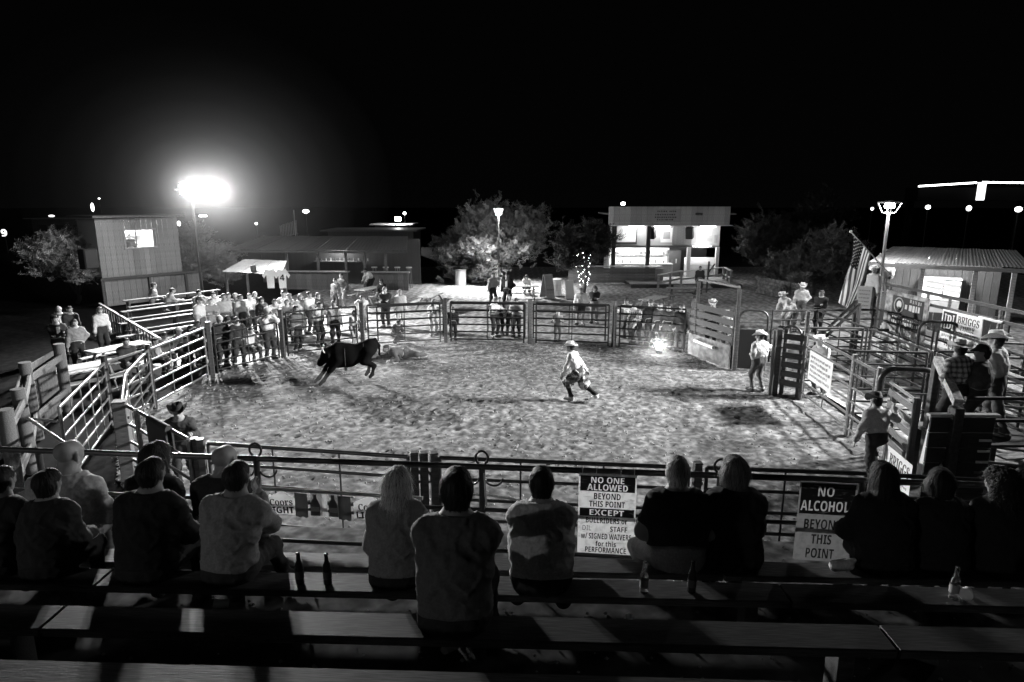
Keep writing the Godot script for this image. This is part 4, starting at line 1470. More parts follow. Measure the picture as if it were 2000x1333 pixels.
func far_buildings() -> void:
	var specs := [
		["far_building", "long low far building with a pale flat roof edge behind the bar shed", 640, 808, 452, 480, 62.0, 0.3],
		["far_building", "small far building with a bright lamp over its door left of the big tree", 732, 800, 440, 455, 80.0, 0.2],
		["far_building", "dark far house with a light streak on its roof at the left of the booth", 60, 175, 428, 470, 90.0, 0.1],
	]
	for s in specs:
		var p: Vector3 = gv(s[2], s[4], s[6])
		var q: Vector3 = gv(s[3], s[5], s[6])
		var w := q.x - p.x
		var t := thing(s[0], s[1], "building", Vector3(p.x, 0, p.z))
		box("wall", Vector3(w, p.y, 5), Vector3(w / 2, p.y / 2, -2.5), mt(s[7], 0.9, "wood"), t)
		box("roof", Vector3(w + 1.0, 0.14, 6.2), Vector3(w / 2, p.y + 0.08, -2.2), mt(0.5, 0.6, "metal"), t)
		for k in 3:
			box("window", Vector3(1.0, 0.9, 0.06), Vector3(w * (0.2 + 0.3 * k), p.y * 0.6, 0.02), mt(0.02, 0.1), t)
		if s[2] == 732:
			put("door_lamp", chamfer_mesh(Vector3(0.7, 0.5, 0.2), 0.05), glow(40.0), t, Transform3D(Basis(), gv(777, 428, 79.6) - t.position))
			omni("door_light", gv(777, 430, 79.0), 60.0, 0.25)
	# slatted fence and mast on the roof line behind the bar shed
	var f := thing("slat_fence", "pale slatted fence lit from behind the bar shed roof", "fence", gv(548, 462, 50.0))
	for k in 11:
		box("slat", Vector3(0.08, 1.0 + 0.03 * (k % 3), 0.04), Vector3(k * 0.125, 0.3 + 0.04 * k, 0), mt(0.5, 0.8, "wood"), f)
	plank("rail", Vector3(-0.1, -0.1, -0.04), Vector3(1.35, 0.2, -0.04), 0.08, 0.03, mt(0.3, 0.8, "wood"), f)
	rod("mast", Vector3(1.15, -3.0, 0.0), Vector3(1.15, 2.0, 0.0), 0.04, mt(0.5, 0.5), f)
	for k in 11:
		if k % 5 == 0:
			rod("post", Vector3(k * 0.125, -4.0, -0.06), Vector3(k * 0.125, 0.2, -0.06), 0.04, mt(0.2, 0.8), f, 6)

# a point at a forward distance d that the photograph shows at (px, py); used for far things whose distance is estimated
func gv(px: float, py: float, d: float) -> Vector3:
	var th := atan(271.5 / 1250.0)
	var v := (666.5 - py) / 1250.0
	var t := d / (cos(th) + v * sin(th))
	return Vector3((px - 1000.0) / 1250.0 * t, 5.4 + (v * cos(th) - sin(th)) * t, -d)

# ------------------------------------------------------------------ trees
func sprig_mesh() -> ArrayMesh:
	if cache.has("sprig"):
		return cache["sprig"]
	var st := SurfaceTool.new()
	st.begin(Mesh.PRIMITIVE_TRIANGLES)
	var r := RandomNumberGenerator.new()
	r.seed = 4
	for i in 14:
		var y := 0.04 + i * 0.035
		var sd := -1.0 if i % 2 else 1.0
		var dirn := Vector3(sd, 0.5, r.randf_range(-0.6, 0.6)).normalized()
		var wv := dirn.cross(Vector3(0, 0.3, 1)).normalized() * 0.018
		var p := Vector3(0, y, 0)
		face(st, [p, p + dirn * 0.06 + wv, p + dirn * 0.14, p + dirn * 0.06 - wv], dirn.cross(wv).normalized())
	face(st, [Vector3(-0.004, 0, 0), Vector3(0.004, 0, 0), Vector3(0.002, 0.55, 0), Vector3(-0.002, 0.55, 0)], Vector3.BACK)
	cache["sprig"] = st.commit()
	return cache["sprig"]

func tree(called: String, label: String, base: Vector3, height: float, spread: float, lobes: int, count: int, g: float, low: float, seed_: int) -> Node3D:
	var t := thing(called, label, "tree" if height > 2.6 else "bush", base)
	var r := RandomNumberGenerator.new()
	r.seed = seed_
	var bark := mt(0.1, 0.9, "wood")
	var fork := Vector3(r.randf_range(-0.2, 0.2), height * low, r.randf_range(-0.2, 0.2))
	pipe("trunk", [Vector3.ZERO, fork * 0.5 + Vector3(0.08, 0, 0), fork], 0.05 * height * 0.5, bark, t, 8)
	var cs := []
	for k in lobes:
		var an := TAU * k / lobes + r.randf_range(-0.5, 0.5)
		var rr := spread * sqrt(r.randf_range(0.02, 1.0)) * 0.8
		var c := Vector3(cos(an) * rr, height * r.randf_range(low + 0.1, 0.85) * (1.0 - 0.22 * rr / spread), sin(an) * rr)
		cs.append([c, spread * r.randf_range(0.24, 0.46)])
		if k < 9:
			pipe("limb", [fork * 0.9, fork.lerp(c, 0.5) + Vector3(0, height * 0.06, 0), c], 0.012 * height * 0.5 + 0.012, bark, t, 6)
	var mm := MultiMesh.new()
	mm.transform_format = MultiMesh.TRANSFORM_3D
	mm.use_colors = true
	mm.mesh = sprig_mesh()
	mm.instance_count = count
	for i in count:
		var c: Array = cs[r.randi() % lobes]
		var u := Vector3(r.randfn(), r.randfn() * 0.75, r.randfn()) * 0.52
		var p: Vector3 = c[0] + u * c[1]
		p.y = maxf(p.y, 0.15)
		var b := Basis.from_euler(Vector3(r.randf_range(-1.4, 1.4), r.randf() * TAU, r.randf_range(-1.4, 1.4))) * r.randf_range(0.7, 1.5)
		mm.set_instance_transform(i, Transform3D(b, p))
		var q := r.randf_range(0.65, 1.3)
		mm.set_instance_color(i, Color(q, q, q))
	var o := MultiMeshInstance3D.new()
	o.name = "crown"
	o.multimesh = mm
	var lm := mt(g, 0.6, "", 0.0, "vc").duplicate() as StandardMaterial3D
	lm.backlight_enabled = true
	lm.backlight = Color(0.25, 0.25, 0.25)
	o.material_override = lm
	o.set_meta("kind", "stuff")
	t.add_child(o, true)
	return t

func trees() -> void:
	tree("shade_tree", "big feathery shade tree at the middle of the plaza with a lamp glowing through it", Vector3(-0.82, 0.00, -46.27), 5.8, 3.1, 20, 8500, 0.09, 0.2, 21)
	tree("shade_tree", "low feathery shade tree spreading left of the big plaza tree", Vector3(-3.34, 0.00, -43.85), 3.9, 2.0, 11, 3400, 0.08, 0.12, 22)
	tree("shade_tree", "dark shade tree in front of the drinks stand, fairy lights round its trunk", Vector3(4.37, 0.00, -38.76) , 4.8, 1.55, 12, 3600, 0.025, 0.35, 23)
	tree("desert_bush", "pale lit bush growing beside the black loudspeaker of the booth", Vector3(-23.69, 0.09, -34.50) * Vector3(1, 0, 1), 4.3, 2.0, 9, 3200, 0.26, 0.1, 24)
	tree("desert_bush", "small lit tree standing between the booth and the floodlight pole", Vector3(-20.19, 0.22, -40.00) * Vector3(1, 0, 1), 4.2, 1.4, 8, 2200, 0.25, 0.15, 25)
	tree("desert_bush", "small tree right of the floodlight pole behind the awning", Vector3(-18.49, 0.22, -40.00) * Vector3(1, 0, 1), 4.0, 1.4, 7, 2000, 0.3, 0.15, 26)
	tree("desert_tree", "spreading tree behind the low wall right of the drinks stand", Vector3(17.68, -0.30, -44.00) * Vector3(1, 0, 1), 4.4, 2.6, 12, 4200, 0.045, 0.15, 27)
	tree("desert_tree", "bushy tree behind the low wall close to the flag", Vector3(18.04, 0.32, -38.00) * Vector3(1, 0, 1), 4.2, 2.2, 11, 3600, 0.06, 0.12, 28)
	tree("desert_tree", "tall dark tree rising behind the bushy tree near the flag", Vector3(25.66, -1.86, -56.00) * Vector3(1, 0, 1), 7.2, 2.8, 12, 3200, 0.025, 0.2, 29)
	# fairy lights round the trunk of the dark tree
	var base := Vector3(4.37, 0.00, -38.76)
	for k in 40:
		var an := k * 2.4
		var y := 0.5 + (k % 20) * 0.048 + 0.03 * sin(k * 5.1)
		var rr := 0.22 + 0.16 * absf(sin(k * 2.3))
		if k >= 20:
			y = 1.6 + (k - 20) * 0.045
			an = 2.2 + 1.1 * sin(k * 1.7)
			rr = 0.25 + 0.4 * absf(sin(k * 3.1))
		var o := put("fairy_light", cache_ball(), glow(9.0), null, Transform3D(Basis.from_scale(Vector3.ONE * 0.024), base + Vector3(cos(an) * rr, y, sin(an) * rr)))
		tag(o, "tiny round fairy light wound about the trunk of the dark shade tree", "fairy light", "fairy lights on the dark shade tree")

func cache_ball() -> Mesh:
	if not cache.has("ball"):
		var s := SphereMesh.new()
		s.radius = 1.0
		s.height = 2.0
		s.radial_segments = 12
		s.rings = 6
		cache["ball"] = s
	return cache["ball"]

# ------------------------------------------------------------------ lamps
const FLOOD := 420.0

func lamps() -> void:
	# main floodlights on their pole behind the left crowd
	var base := Vector3(-16.10, 1.12, -33.00) * Vector3(1, 0, 1)
	var t := thing("floodlight_pole", "slim steel pole with two glaring floodlights behind the left crowd", "floodlight", base)
	rod("pole", Vector3.ZERO, Vector3(0, 6.1, 0), 0.06, mt(0.06, 0.7, "metal", 0.0, "dull"), t)
	rod("cross_arm", Vector3(-0.85, 6.0, 0), Vector3(0.75, 5.95, 0), 0.045, mt(0.25, 0.5, "metal", 0.4), t)
	var aim := (Vector3(0, 0, -15) - base).normalized()
	for k in 2:
		var p: Vector3 = [gv(363, 368, 33.0), gv(412, 370, 33.0)][k]
		var l := p - base
		var hb := Basis.looking_at(aim + Vector3(0, -0.25, 0), Vector3.UP)
		var hs := put("lamp_housing", chamfer_mesh(Vector3(0.62, 0.55, 0.25), 0.05), mt(0.1, 0.5), t, Transform3D(hb, l - aim * 0.2))
		put("lamp_glass", chamfer_mesh(Vector3(0.55, 0.48, 0.05), 0.02), glow(120.0), hs, Transform3D(Basis(), Vector3(0, 0, -0.16)))
		spot("floodlight_lamp", p + aim * 0.32, aim + Vector3(0, -0.12, 0), FLOOD, 72.0)
		omni("floodlight_spill", p + aim * 0.34, 15.0, 0.2, 120.0)
	var small := gv(396, 422, 33.0)
	put("small_lamp", chamfer_mesh(Vector3(0.34, 0.08, 0.16), 0.03), glow(6.0), t, Transform3D(Basis(), small - base))
	for k in 2:
		var lp: Vector3 = [gv(363, 368, 33.0), gv(412, 370, 33.0)][k]
		haze(lp, Vector3(2.6, 2.6, 2.6), 0.0013)  # nested haze shaped round the lamps to give their glare
		haze(lp, Vector3(4.6, 4.6, 4.6), 0.0008)
	for k in 6:
		var w: float = [5.0, 6.6, 8.4, 10.6, 13.0, 16.0][k]
		haze(gv(388, 369, 33.0), Vector3(w * 1.15 + 0.8, w, w), [0.0008, 0.0007, 0.00058, 0.00046, 0.00034, 0.0002][k])
	# the second pair, out of view beyond the chutes, lights the arena from the right
	var b2 := Vector3(21.0, 0, -17.0)
	var t2 := thing("floodlight_pole", "steel pole with two floodlights beyond the bucking chutes outside the picture", "floodlight", b2)
	rod("pole", Vector3.ZERO, Vector3(0, 9.0, 0), 0.09, mt(0.25, 0.5, "metal", 0.4), t2)
	var aim2 := (Vector3(-5, 0, -17.5) - b2 - Vector3(0, 8.8, 0)).normalized()
	rod("cross_arm", Vector3(0, 8.9, -0.9), Vector3(0, 8.9, 0.9), 0.05, mt(0.25, 0.5, "metal", 0.4), t2)
	for s in [-0.7, 0.7]:
		var p := Vector3(0, 8.8, s)
		var hb := Basis.looking_at(aim2, Vector3.UP)
		var hs := put("lamp_housing", chamfer_mesh(Vector3(0.62, 0.55, 0.25), 0.05), mt(0.1, 0.5), t2, Transform3D(hb, p - aim2 * 0.2))
		put("lamp_glass", chamfer_mesh(Vector3(0.55, 0.48, 0.05), 0.02), glow(120.0), hs, Transform3D(Basis(), Vector3(0, 0, -0.16)))
		spot("floodlight_lamp", b2 + p + aim2 * 0.75, aim2, 700.0, 31.0, 0.6)
	# an unseen dim lamp behind the stand, placed to light the spectators' backs
	var b3 := Vector3(-13.0, 0, 6.5)
	var t3 := thing("unseen_back_lamp", "unseen dim globe lamp behind the stand, placed to light the backs of the spectators", "street lamp", b3)
	rod("pole", Vector3.ZERO, Vector3(0, 7.0, 0), 0.06, mt(0.1, 0.5), t3)
	put("globe", cache_ball(), glow(14.0), t3, Transform3D(Basis.from_scale(Vector3.ONE * 0.2), Vector3(0, 7.2, 0)))
	omni("unseen_back_lamp_light", b3 + Vector3(0, 7.2, 0), 12.0, 0.2)
	dish_lamp(Vector3(15.02, 5.26, -26.00), 0.86, "tall lamp post with a bright open dish lamp behind the flag", 10.0, 1.0, 40.0)
	dish_lamp(gv(974, 411, 41.0), 0.62, "lamp post with a small dish lamp seen in front of the big tree", 6.0, 0.7, 260.0)
	# far lamps
	var far := [[597, 413, 90, 0.9, 0.5, 8], [500, 437, 80, 0.3, 0.3, 5], [180, 405, 85, 0.35, 1.1, 6], [193, 388, 100, 0.3, 0.2, 4], [790, 417, 85, 0.4, 0.4, 8], [1217, 398, 70, 0.5, 0.35, 9], [1503, 463, 60, 0.7, 0.35, 3], [1523, 460, 60, 0.35, 0.35, 12], [1583, 464, 62, 0.5, 0.5, 20], [1610, 473, 60, 0.9, 0.55, 3], [1561, 450, 75, 0.25, 0.25, 6], [1704, 408, 90, 0.4, 0.4, 5], [1813, 405, 70, 0.55, 0.45, 5], [1893, 407, 70, 0.6, 0.6, 2], [1990, 409, 60, 0.7, 0.5, 4], [100, 422, 95, 0.9, 0.3, 2], [150, 424, 95, 1.3, 0.3, 0.6], [349, 437, 60, 0.3, 0.5, 2], [362, 455, 55, 1.0, 0.5, 1.2], [1300, 520, 70, 0.3, 0.3, 2]]
	for k in far.size():
		var f: Array = far[k]
		var p := gv(f[0], f[1], f[2])
		var o := thing("far_lamp", "", "lamp", Vector3(p.x, 0, p.z))
		put("lamp_head", cache_ball(), glow(f[5]), o, Transform3D(Basis.from_scale(Vector3(f[3] * 0.5, f[4] * 0.5, 0.18)), Vector3(0, p.y, 0)))
		rod("pole", Vector3(0, 0, 0), Vector3(0, p.y - f[4] * 0.5, 0), 0.06, mt(0.02, 0.6), o, 6)
		tag(o, FAR_LABELS[k], "", "far lamps in the dark")
	# outline light of a distant roof at the upper right
	var nl := thing("roof_outline_light", "long bright tube of light along a distant dark roof at the upper right", "roof light", gv(1795, 364, 60.0))
	var pts := [gv(1795, 364, 60), gv(1908, 357, 60), gv(1920, 356, 60), gv(2040, 358, 60)]
	rod("light_tube", pts[0] - nl.position, pts[1] - nl.position, 0.07, glow(6.0), nl)
	rod("light_tube", pts[2] - nl.position, pts[3] - nl.position, 0.07, glow(6.0), nl)
	box("roof_wall", Vector3(12.5, 1.2, 2.0), gv(1920, 373, 61.2) - nl.position + Vector3(0, -0.3, -0.6), mt(0.004, 1.0, "", 0.0, "dull"), nl)
	box("lit_sign", Vector3(0.75, 1.6, 0.2), gv(1917, 374, 60) - nl.position, glow(1.4, "sign"), nl, 0.06, 0.08)
	for x in [0.5, 11.0]:
		box("support", Vector3(0.5, 8.0, 0.5), Vector3(x, -5.2, -1.8), mt(0.004, 1.0, "", 0.0, "dull"), nl)
	var nine := thing("far_number_sign", "lit far sign shaped like a figure nine at the far left", "sign", gv(7, 455, 70.0))
	text("9", 0.75, glow(1.5, "sign"), nine, Vector3.ZERO, 0.6, true, "Droid Sans", "lit_figure", 0.05)
	rod("post", Vector3(0, -7, -0.1), Vector3(0, 0.3, -0.1), 0.06, mt(0.03, 0.7), nine, 6)
	# camera flash low at the back fence, built as a lamp on an added stand
	var fl := Vector3(5.38, 0.00, -22.79)
	var w := thing("camera_flash", "small glaring camera flash low on the sand at the foot of the back fence", "lamp", fl)
	put("flash_bulb", cache_ball(), glow(90.0), w, Transform3D(Basis.from_scale(Vector3.ONE * 0.13), Vector3(0, 0.28, 0)))
	put("added_stand", chamfer_mesh(Vector3(0.22, 0.14, 0.2), 0.02), mt(0.05, 0.6), w, Transform3D(Basis(), Vector3(0, 0.07, 0)))
	omni("camera_flash_light", fl + Vector3(0, 0.28, 0), 0.8, 0.13, 40.0)
	haze(fl + Vector3(0, 0.3, 0), Vector3(0.8, 0.7, 0.7), 0.16)  # haze ball shaped to give the glare round the flash
	haze(fl + Vector3(0, 0.35, 0), Vector3(2.0, 1.6, 1.6), 0.05)

const FAR_LABELS := ["far box shaped lamp high above the bar shed roof", "far round lamp above the pale awning", "far lamp with a tall pale pole head left above the booth", "far dim lamp highest at the left of the booth", "far lamp right of the lit doorway behind the bar shed", "far lamp just above the parapet of the drinks stand", "far lit window-like lamp leftmost behind the right trees", "far round lamp second from left behind the right trees", "far star bright lamp above the bushy tree", "far broad lamp nearest the flag behind the right trees", "far pin point lamp above the right trees", "far round lamp just left of the tall dish lamp post", "far globe lamp first right of the tall dish lamp post", "far globe lamp under the vertical lit roof sign", "far globe lamp at the right edge of the view", "far pale lights at the upper left above the dark house", "far dim strip of light above the dark house", "far lamp beside the right corner of the booth roof", "far lit window right of the booth wall", "far lamp glowing beneath the drinks stand roof"]

func dish_lamp(p: Vector3, w: float, label: String, e: float, k: float, down: float) -> void:
	var t := thing("street_lamp", label, "street lamp", Vector3(p.x, 0, p.z))
	var metal := mt(0.25 if k >= 1.0 else 0.04, 0.6, "metal", 0.2)
	rod("pole", Vector3.ZERO, Vector3(0, p.y - 0.3, 0), 0.06 * k, metal, t)
	var V := PackedVector3Array()
	var I := PackedInt32Array()
	var prof := [[0.02, 0.2], [w * 0.5, 0.14], [w * 0.52, 0.1], [w * 0.46, 0.1], [0.1, 0.13]]
	for q in prof:
		for a in 20:
			V.append(Vector3(sin(TAU * a / 20) * q[0], p.y + q[1], -cos(TAU * a / 20) * q[0]))
	for r in prof.size() - 1:
		for a in 20:
			var b := (a + 1) % 20
			I.append_array(PackedInt32Array([r * 20 + a, (r + 1) * 20 + a, (r + 1) * 20 + b, r * 20 + a, (r + 1) * 20 + b, r * 20 + b]))
	put("lamp_dish", array_mesh(V, smooth_normals(V, I), I), mt(0.6, 0.5), t)
	for a in 4:
		var an := TAU * a / 4 + 0.3
		pipe("bracket", [Vector3(0, p.y - 0.3, 0), Vector3(cos(an) * 0.24 * k, p.y - 0.27, sin(an) * 0.24 * k), Vector3(cos(an) * w * 0.49, p.y + 0.1, sin(an) * w * 0.49)], 0.022 * k, mt(0.7, 0.5), t, 6)
	put("bulb", chamfer_mesh(Vector3(0.3, 0.2, 0.3), 0.09), glow(30.0), t, Transform3D(Basis(), Vector3(0, p.y + 0.0, 0)))
	omni("street_lamp_light", p, e, 0.12)
	spot("street_lamp_beam", p + Vector3(0, -0.16, 0), Vector3(0.001, -1, 0.02), down, 66.0)

# ------------------------------------------------------------------ fences
func panel(label: String, a: Vector3, b: Vector3, h: float, rails: int, g := 0.3, low := 0.14, group := "pipe panels round the arena", every := 1.15) -> Node3D:
	var c := (a + b) * 0.5
	var d := b - a
	var L := d.length() * 0.5 - 0.05
	var t := thing("pipe_fence", label, "fence", Vector3(c.x, 0, c.z), frame_of(a, b), group)
	var m := mt(g, 0.35, "metal", 0.45) if g > 0.13 else mt(g * 0.7, 0.75, "metal", 0.0, "dull")
	for k in rails:
		var y := low + (h - low) * k / (rails - 1.0)
		rod("top_rail" if k == rails - 1 else "rail", Vector3(-L, y, 0), Vector3(L, y, 0), 0.034 if k == rails - 1 else 0.027, m, t, 10)
	var n := maxi(1, int(round(2.0 * L / every)))
	for k in n + 1:
		var x := -L + 2.0 * L * k / n
		var e := k == 0 or k == n
		rod("upright", Vector3(x, 0.02 if e else low, 0.0), Vector3(x, h, 0.0), 0.03 if e else 0.016, m, t, 10)
	return t

func fence_post(label: String, at: Vector3, h: float, r: float, wood := true, g := 0.14) -> void:
	var t := thing("fence_post", label, "post", at, rng.randf() * 0.4, "posts of the arena fence")
	if wood:
		put("shaft", chamfer_mesh(Vector3(r * 2, h + 0.1, r * 2), 0.012), mt(g, 0.85, "wood"), t, Transform3D(Basis(), Vector3(0, h * 0.5 - 0.05, 0)))
	else:
		rod("shaft", Vector3(0, -0.1, 0), Vector3(0, h, 0), r, mt(g, 0.4, "metal", 0.35), t, 12)
	put("cap", chamfer_mesh(Vector3(r * 2.1, 0.03, r * 2.1), 0.01), mt(g, 0.5, "metal", 0.2), t, Transform3D(Basis(), Vector3(0, h + 0.016, 0)))
	for y in [0.35, h - 0.3]:
		put("hinge", chamfer_mesh(Vector3(r * 2.6, 0.05, 0.05), 0.01), mt(0.1, 0.5, "", 0.5), t, Transform3D(Basis(), Vector3(0, y, r * 0.6)))

func arena_fence() -> void:
	var A := Vector3(-9.57, 0.00, -16.39)
	var B := Vector3(-8.73, 0.00, -13.93)
	var C := Vector3(-7.56, 0.00, -11.83)
	var D := Vector3(-7.00, 0.00, -11.37)
	var E := Vector3(-5.27, 0.00, -9.87)
	panel("short pipe panel at the left front corner, with a dark jacket hung over it", D, E, 1.6, 5)
	panel("very short pipe panel closing the left front corner beside the big post", C, D, 1.6, 5, 0.3, 0.14, "pipe panels round the arena", 2.0)
	panel("narrow pipe panel steeply foreshortened at the left corner", B, C, 1.6, 5)
	panel("pipe panel with brightly lit rails on the left side, first from the corner", A, B, 1.6, 6)
	panel("pipe panel with white lit rails in front of the seated children at left", A, Vector3(-9.52, 0.00, -19.39), 1.6, 6)
	panel("pipe panel in front of the two dark jackets, left of the bull", Vector3(-9.47, 0.00, -19.81), Vector3(-8.19, 0.00, -21.99), 1.6, 6, 0.07)
	panel("pipe panel directly behind the head of the bull", Vector3(-8.03, 0.00, -22.20), Vector3(-5.78, 0.00, -23.56), 1.6, 6, 0.07)
	panel("pipe panel behind the rump of the bull, in front of the man in black", Vector3(-5.51, 0.00, -23.80), Vector3(-2.76, 0.00, -24.55), 1.6, 6, 0.07)
	panel("pipe panel at the back with a row of standing spectators behind it", Vector3(-2.45, 0.00, -24.68), Vector3(0.51, 0.00, -24.42), 1.6, 6, 0.07)
	panel("pipe panel at the back straight above the bullfighter's hat", Vector3(0.89, 0.00, -24.42), Vector3(3.73, 0.00, -23.92), 1.6, 6, 0.07)
	panel("darker pipe panel at the back behind the man in the plaid shirt", Vector3(4.04, 0.00, -23.80), Vector3(6.35, 0.00, -22.86), 1.6, 6, 0.05)
	var pl := ["slim dark post at the left corner between lit panels", "post right of the white lit panel at left", "post left of the bull where two panels meet", "thick post just above the back of the bull", "post at the back left of the standing spectators", "post at the back left of the bullfighter", "post at the back right of the bullfighter"]
	var pp := [A, Vector3(-9.51, 0.00, -19.64), Vector3(-8.12, 0.00, -22.10), Vector3(-5.65, 0.00, -23.68), Vector3(-2.61, 0.00, -24.68), Vector3(0.69, 0.00, -24.42), Vector3(3.89, 0.00, -23.92)]
	for k in 7:
		fence_post(pl[k], pp[k], 1.72, 0.07 if k else 0.06, k > 0, 0.08 if k else 0.05)
	fence_post("broad weathered wooden post at the left front corner of the arena", C + Vector3(0.05, 0, 0.12), 1.66, 0.12, true, 0.22)
	# a second line of rails a step behind the back fence
	var O := [Vector3(-5.47, 0.00, -23.80), Vector3(-2.63, 0.00, -24.68), Vector3(0.69, 0.00, -24.42), Vector3(3.87, 0.00, -23.92), Vector3(6.33, 0.00, -22.97)]
	for k in 4:
		var sh := Vector3(0, 0, -0.95)
		panel(["outer rail fence behind the rump of the bull", "outer rail fence behind the standing group at the back", "outer rail fence behind the panel above the bullfighter", "outer rail fence behind the plaid shirt"][k], O[k] + sh + Vector3(0.12, 0, 0), O[k + 1] + sh - Vector3(0.12, 0, 0), 1.4, 5, 0.06, 0.25, "outer rails behind the back fence", 1.8)
	# front side, its pipes coloured darker for being backlit
	var F := [Vector3(-5.08, 0.00, -9.99), Vector3(-1.58, 0.00, -9.40), Vector3(-1.18, 0.00, -9.38), Vector3(2.71, 0.00, -8.99), Vector3(2.88, 0.00, -8.99), Vector3(5.26, 0.00, -8.77), Vector3(5.34, 0.00, -8.75), Vector3(7.53, 0.00, -8.42)]
	panel("dark pipe gate in front behind the beer bottle pennants", F[0], F[1], 1.5, 5, 0.16, 0.12, "dark pipe panels along the front of the arena")
	panel("dark pipe panel in front behind the large notice about who is allowed", F[2], F[3], 1.5, 5, 0.14, 0.12, "dark pipe panels along the front of the arena")
	panel("dark pipe panel in front behind the alcohol notice", F[4], F[5], 1.5, 5, 0.12, 0.12, "dark pipe panels along the front of the arena")
	panel("dark pipe panel in front at the right end beneath the chutes", F[6], F[7], 1.5, 5, 0.1, 0.12, "dark pipe panels along the front of the arena")
	var fl := ["wooden post at the left end of the front fence, next to the corner panel", "second wooden post at the left end of the front fence", "post at the right end of the beer pennant gate", "middle one of three posts with latches at the gate", "post right of the latches at the front gate", "dark post beside the grey haired man in front"]
	var fp := [Vector3(-5.26, 0.00, -9.99), Vector3(-5.14, 0.00, -9.95), Vector3(-1.53, 0.00, -9.40), Vector3(-1.38, 0.00, -9.38), Vector3(-1.22, 0.00, -9.38), Vector3(2.79, 0.00, -8.99)]
	for k in 6:
		fence_post(fl[k], fp[k], 1.56, 0.06, true, 0.12)
	for k in 2:
		var x: Vector3 = (fp[2 + k] + fp[3 + k]) * 0.5
		var lt := thing("gate_latch", ["iron latch between the left and middle gate posts", "iron latch between the middle and right gate posts"][k], "latch", x + Vector3(0, 1.1, 0.02))
		rod("bolt", Vector3(-0.1, 0, 0), Vector3(0.1, 0, 0), 0.018, mt(0.06, 0.5, "", 0.6), lt)
		rod("handle", Vector3(0.03, 0, 0), Vector3(0.03, 0.14, 0.03), 0.014, mt(0.06, 0.5, "", 0.6), lt)
		put("knob", cache_ball(), mt(0.06, 0.5), lt, Transform3D(Basis.from_scale(Vector3.ONE * 0.03), Vector3(0.03, 0.15, 0.03)))

func board_fence(label: String, a: Vector3, b: Vector3, y0: float, y1: float, n: int, g: float, cat := "fence", fill := 0.72) -> Node3D:
	var t := thing("board_fence", label, cat, a, frame_of(a, b))
	var L := (b - a).length()
	var hh := (y1 - y0) / n
	for k in n:
		plank("board", Vector3(0.02, y0 + hh * (k + 0.5), 0.004 * (k % 2)), Vector3(L - 0.02, y0 + hh * (k + 0.5), 0.004 * (k % 2)), hh * fill, 0.04, mt(snappedf(g * rng.randf_range(0.8, 1.2), 0.01), 0.8, "wood"), t)
	for x in [0.06, L - 0.06]:
		box("post", Vector3(0.1, y1 + 0.08, 0.1), Vector3(x, (y1 + 0.08) / 2, -0.075), mt(g * 0.8, 0.8, "wood"), t)
	return t

func arch(label: String, a: Vector3, b: Vector3, h: float, r: float, g := 0.1) -> Node3D:
	var t := thing("bow_gate", label, "gate", a, frame_of(a, b))
	var L := (b - a).length()
	var pts := [Vector3.ZERO, Vector3(0, h - 0.28, 0)]
	for k in range(1, 8):
		var an := PI - PI * 0.5 * k / 7.0
		pts.append(Vector3(0.28 + cos(an) * 0.28, h - 0.28 + sin(an) * 0.28, 0))
	for k in 8:
		var an := PI * 0.5 - PI * 0.5 * k / 7.0
		pts.append(Vector3(L - 0.28 + cos(an) * 0.28, h - 0.28 + sin(an) * 0.28, 0))
	pts.append(Vector3(L, 0, 0))
	pipe("frame", pts, r, mt(g, 0.35, "metal", 0.4), t, 12)
	return t

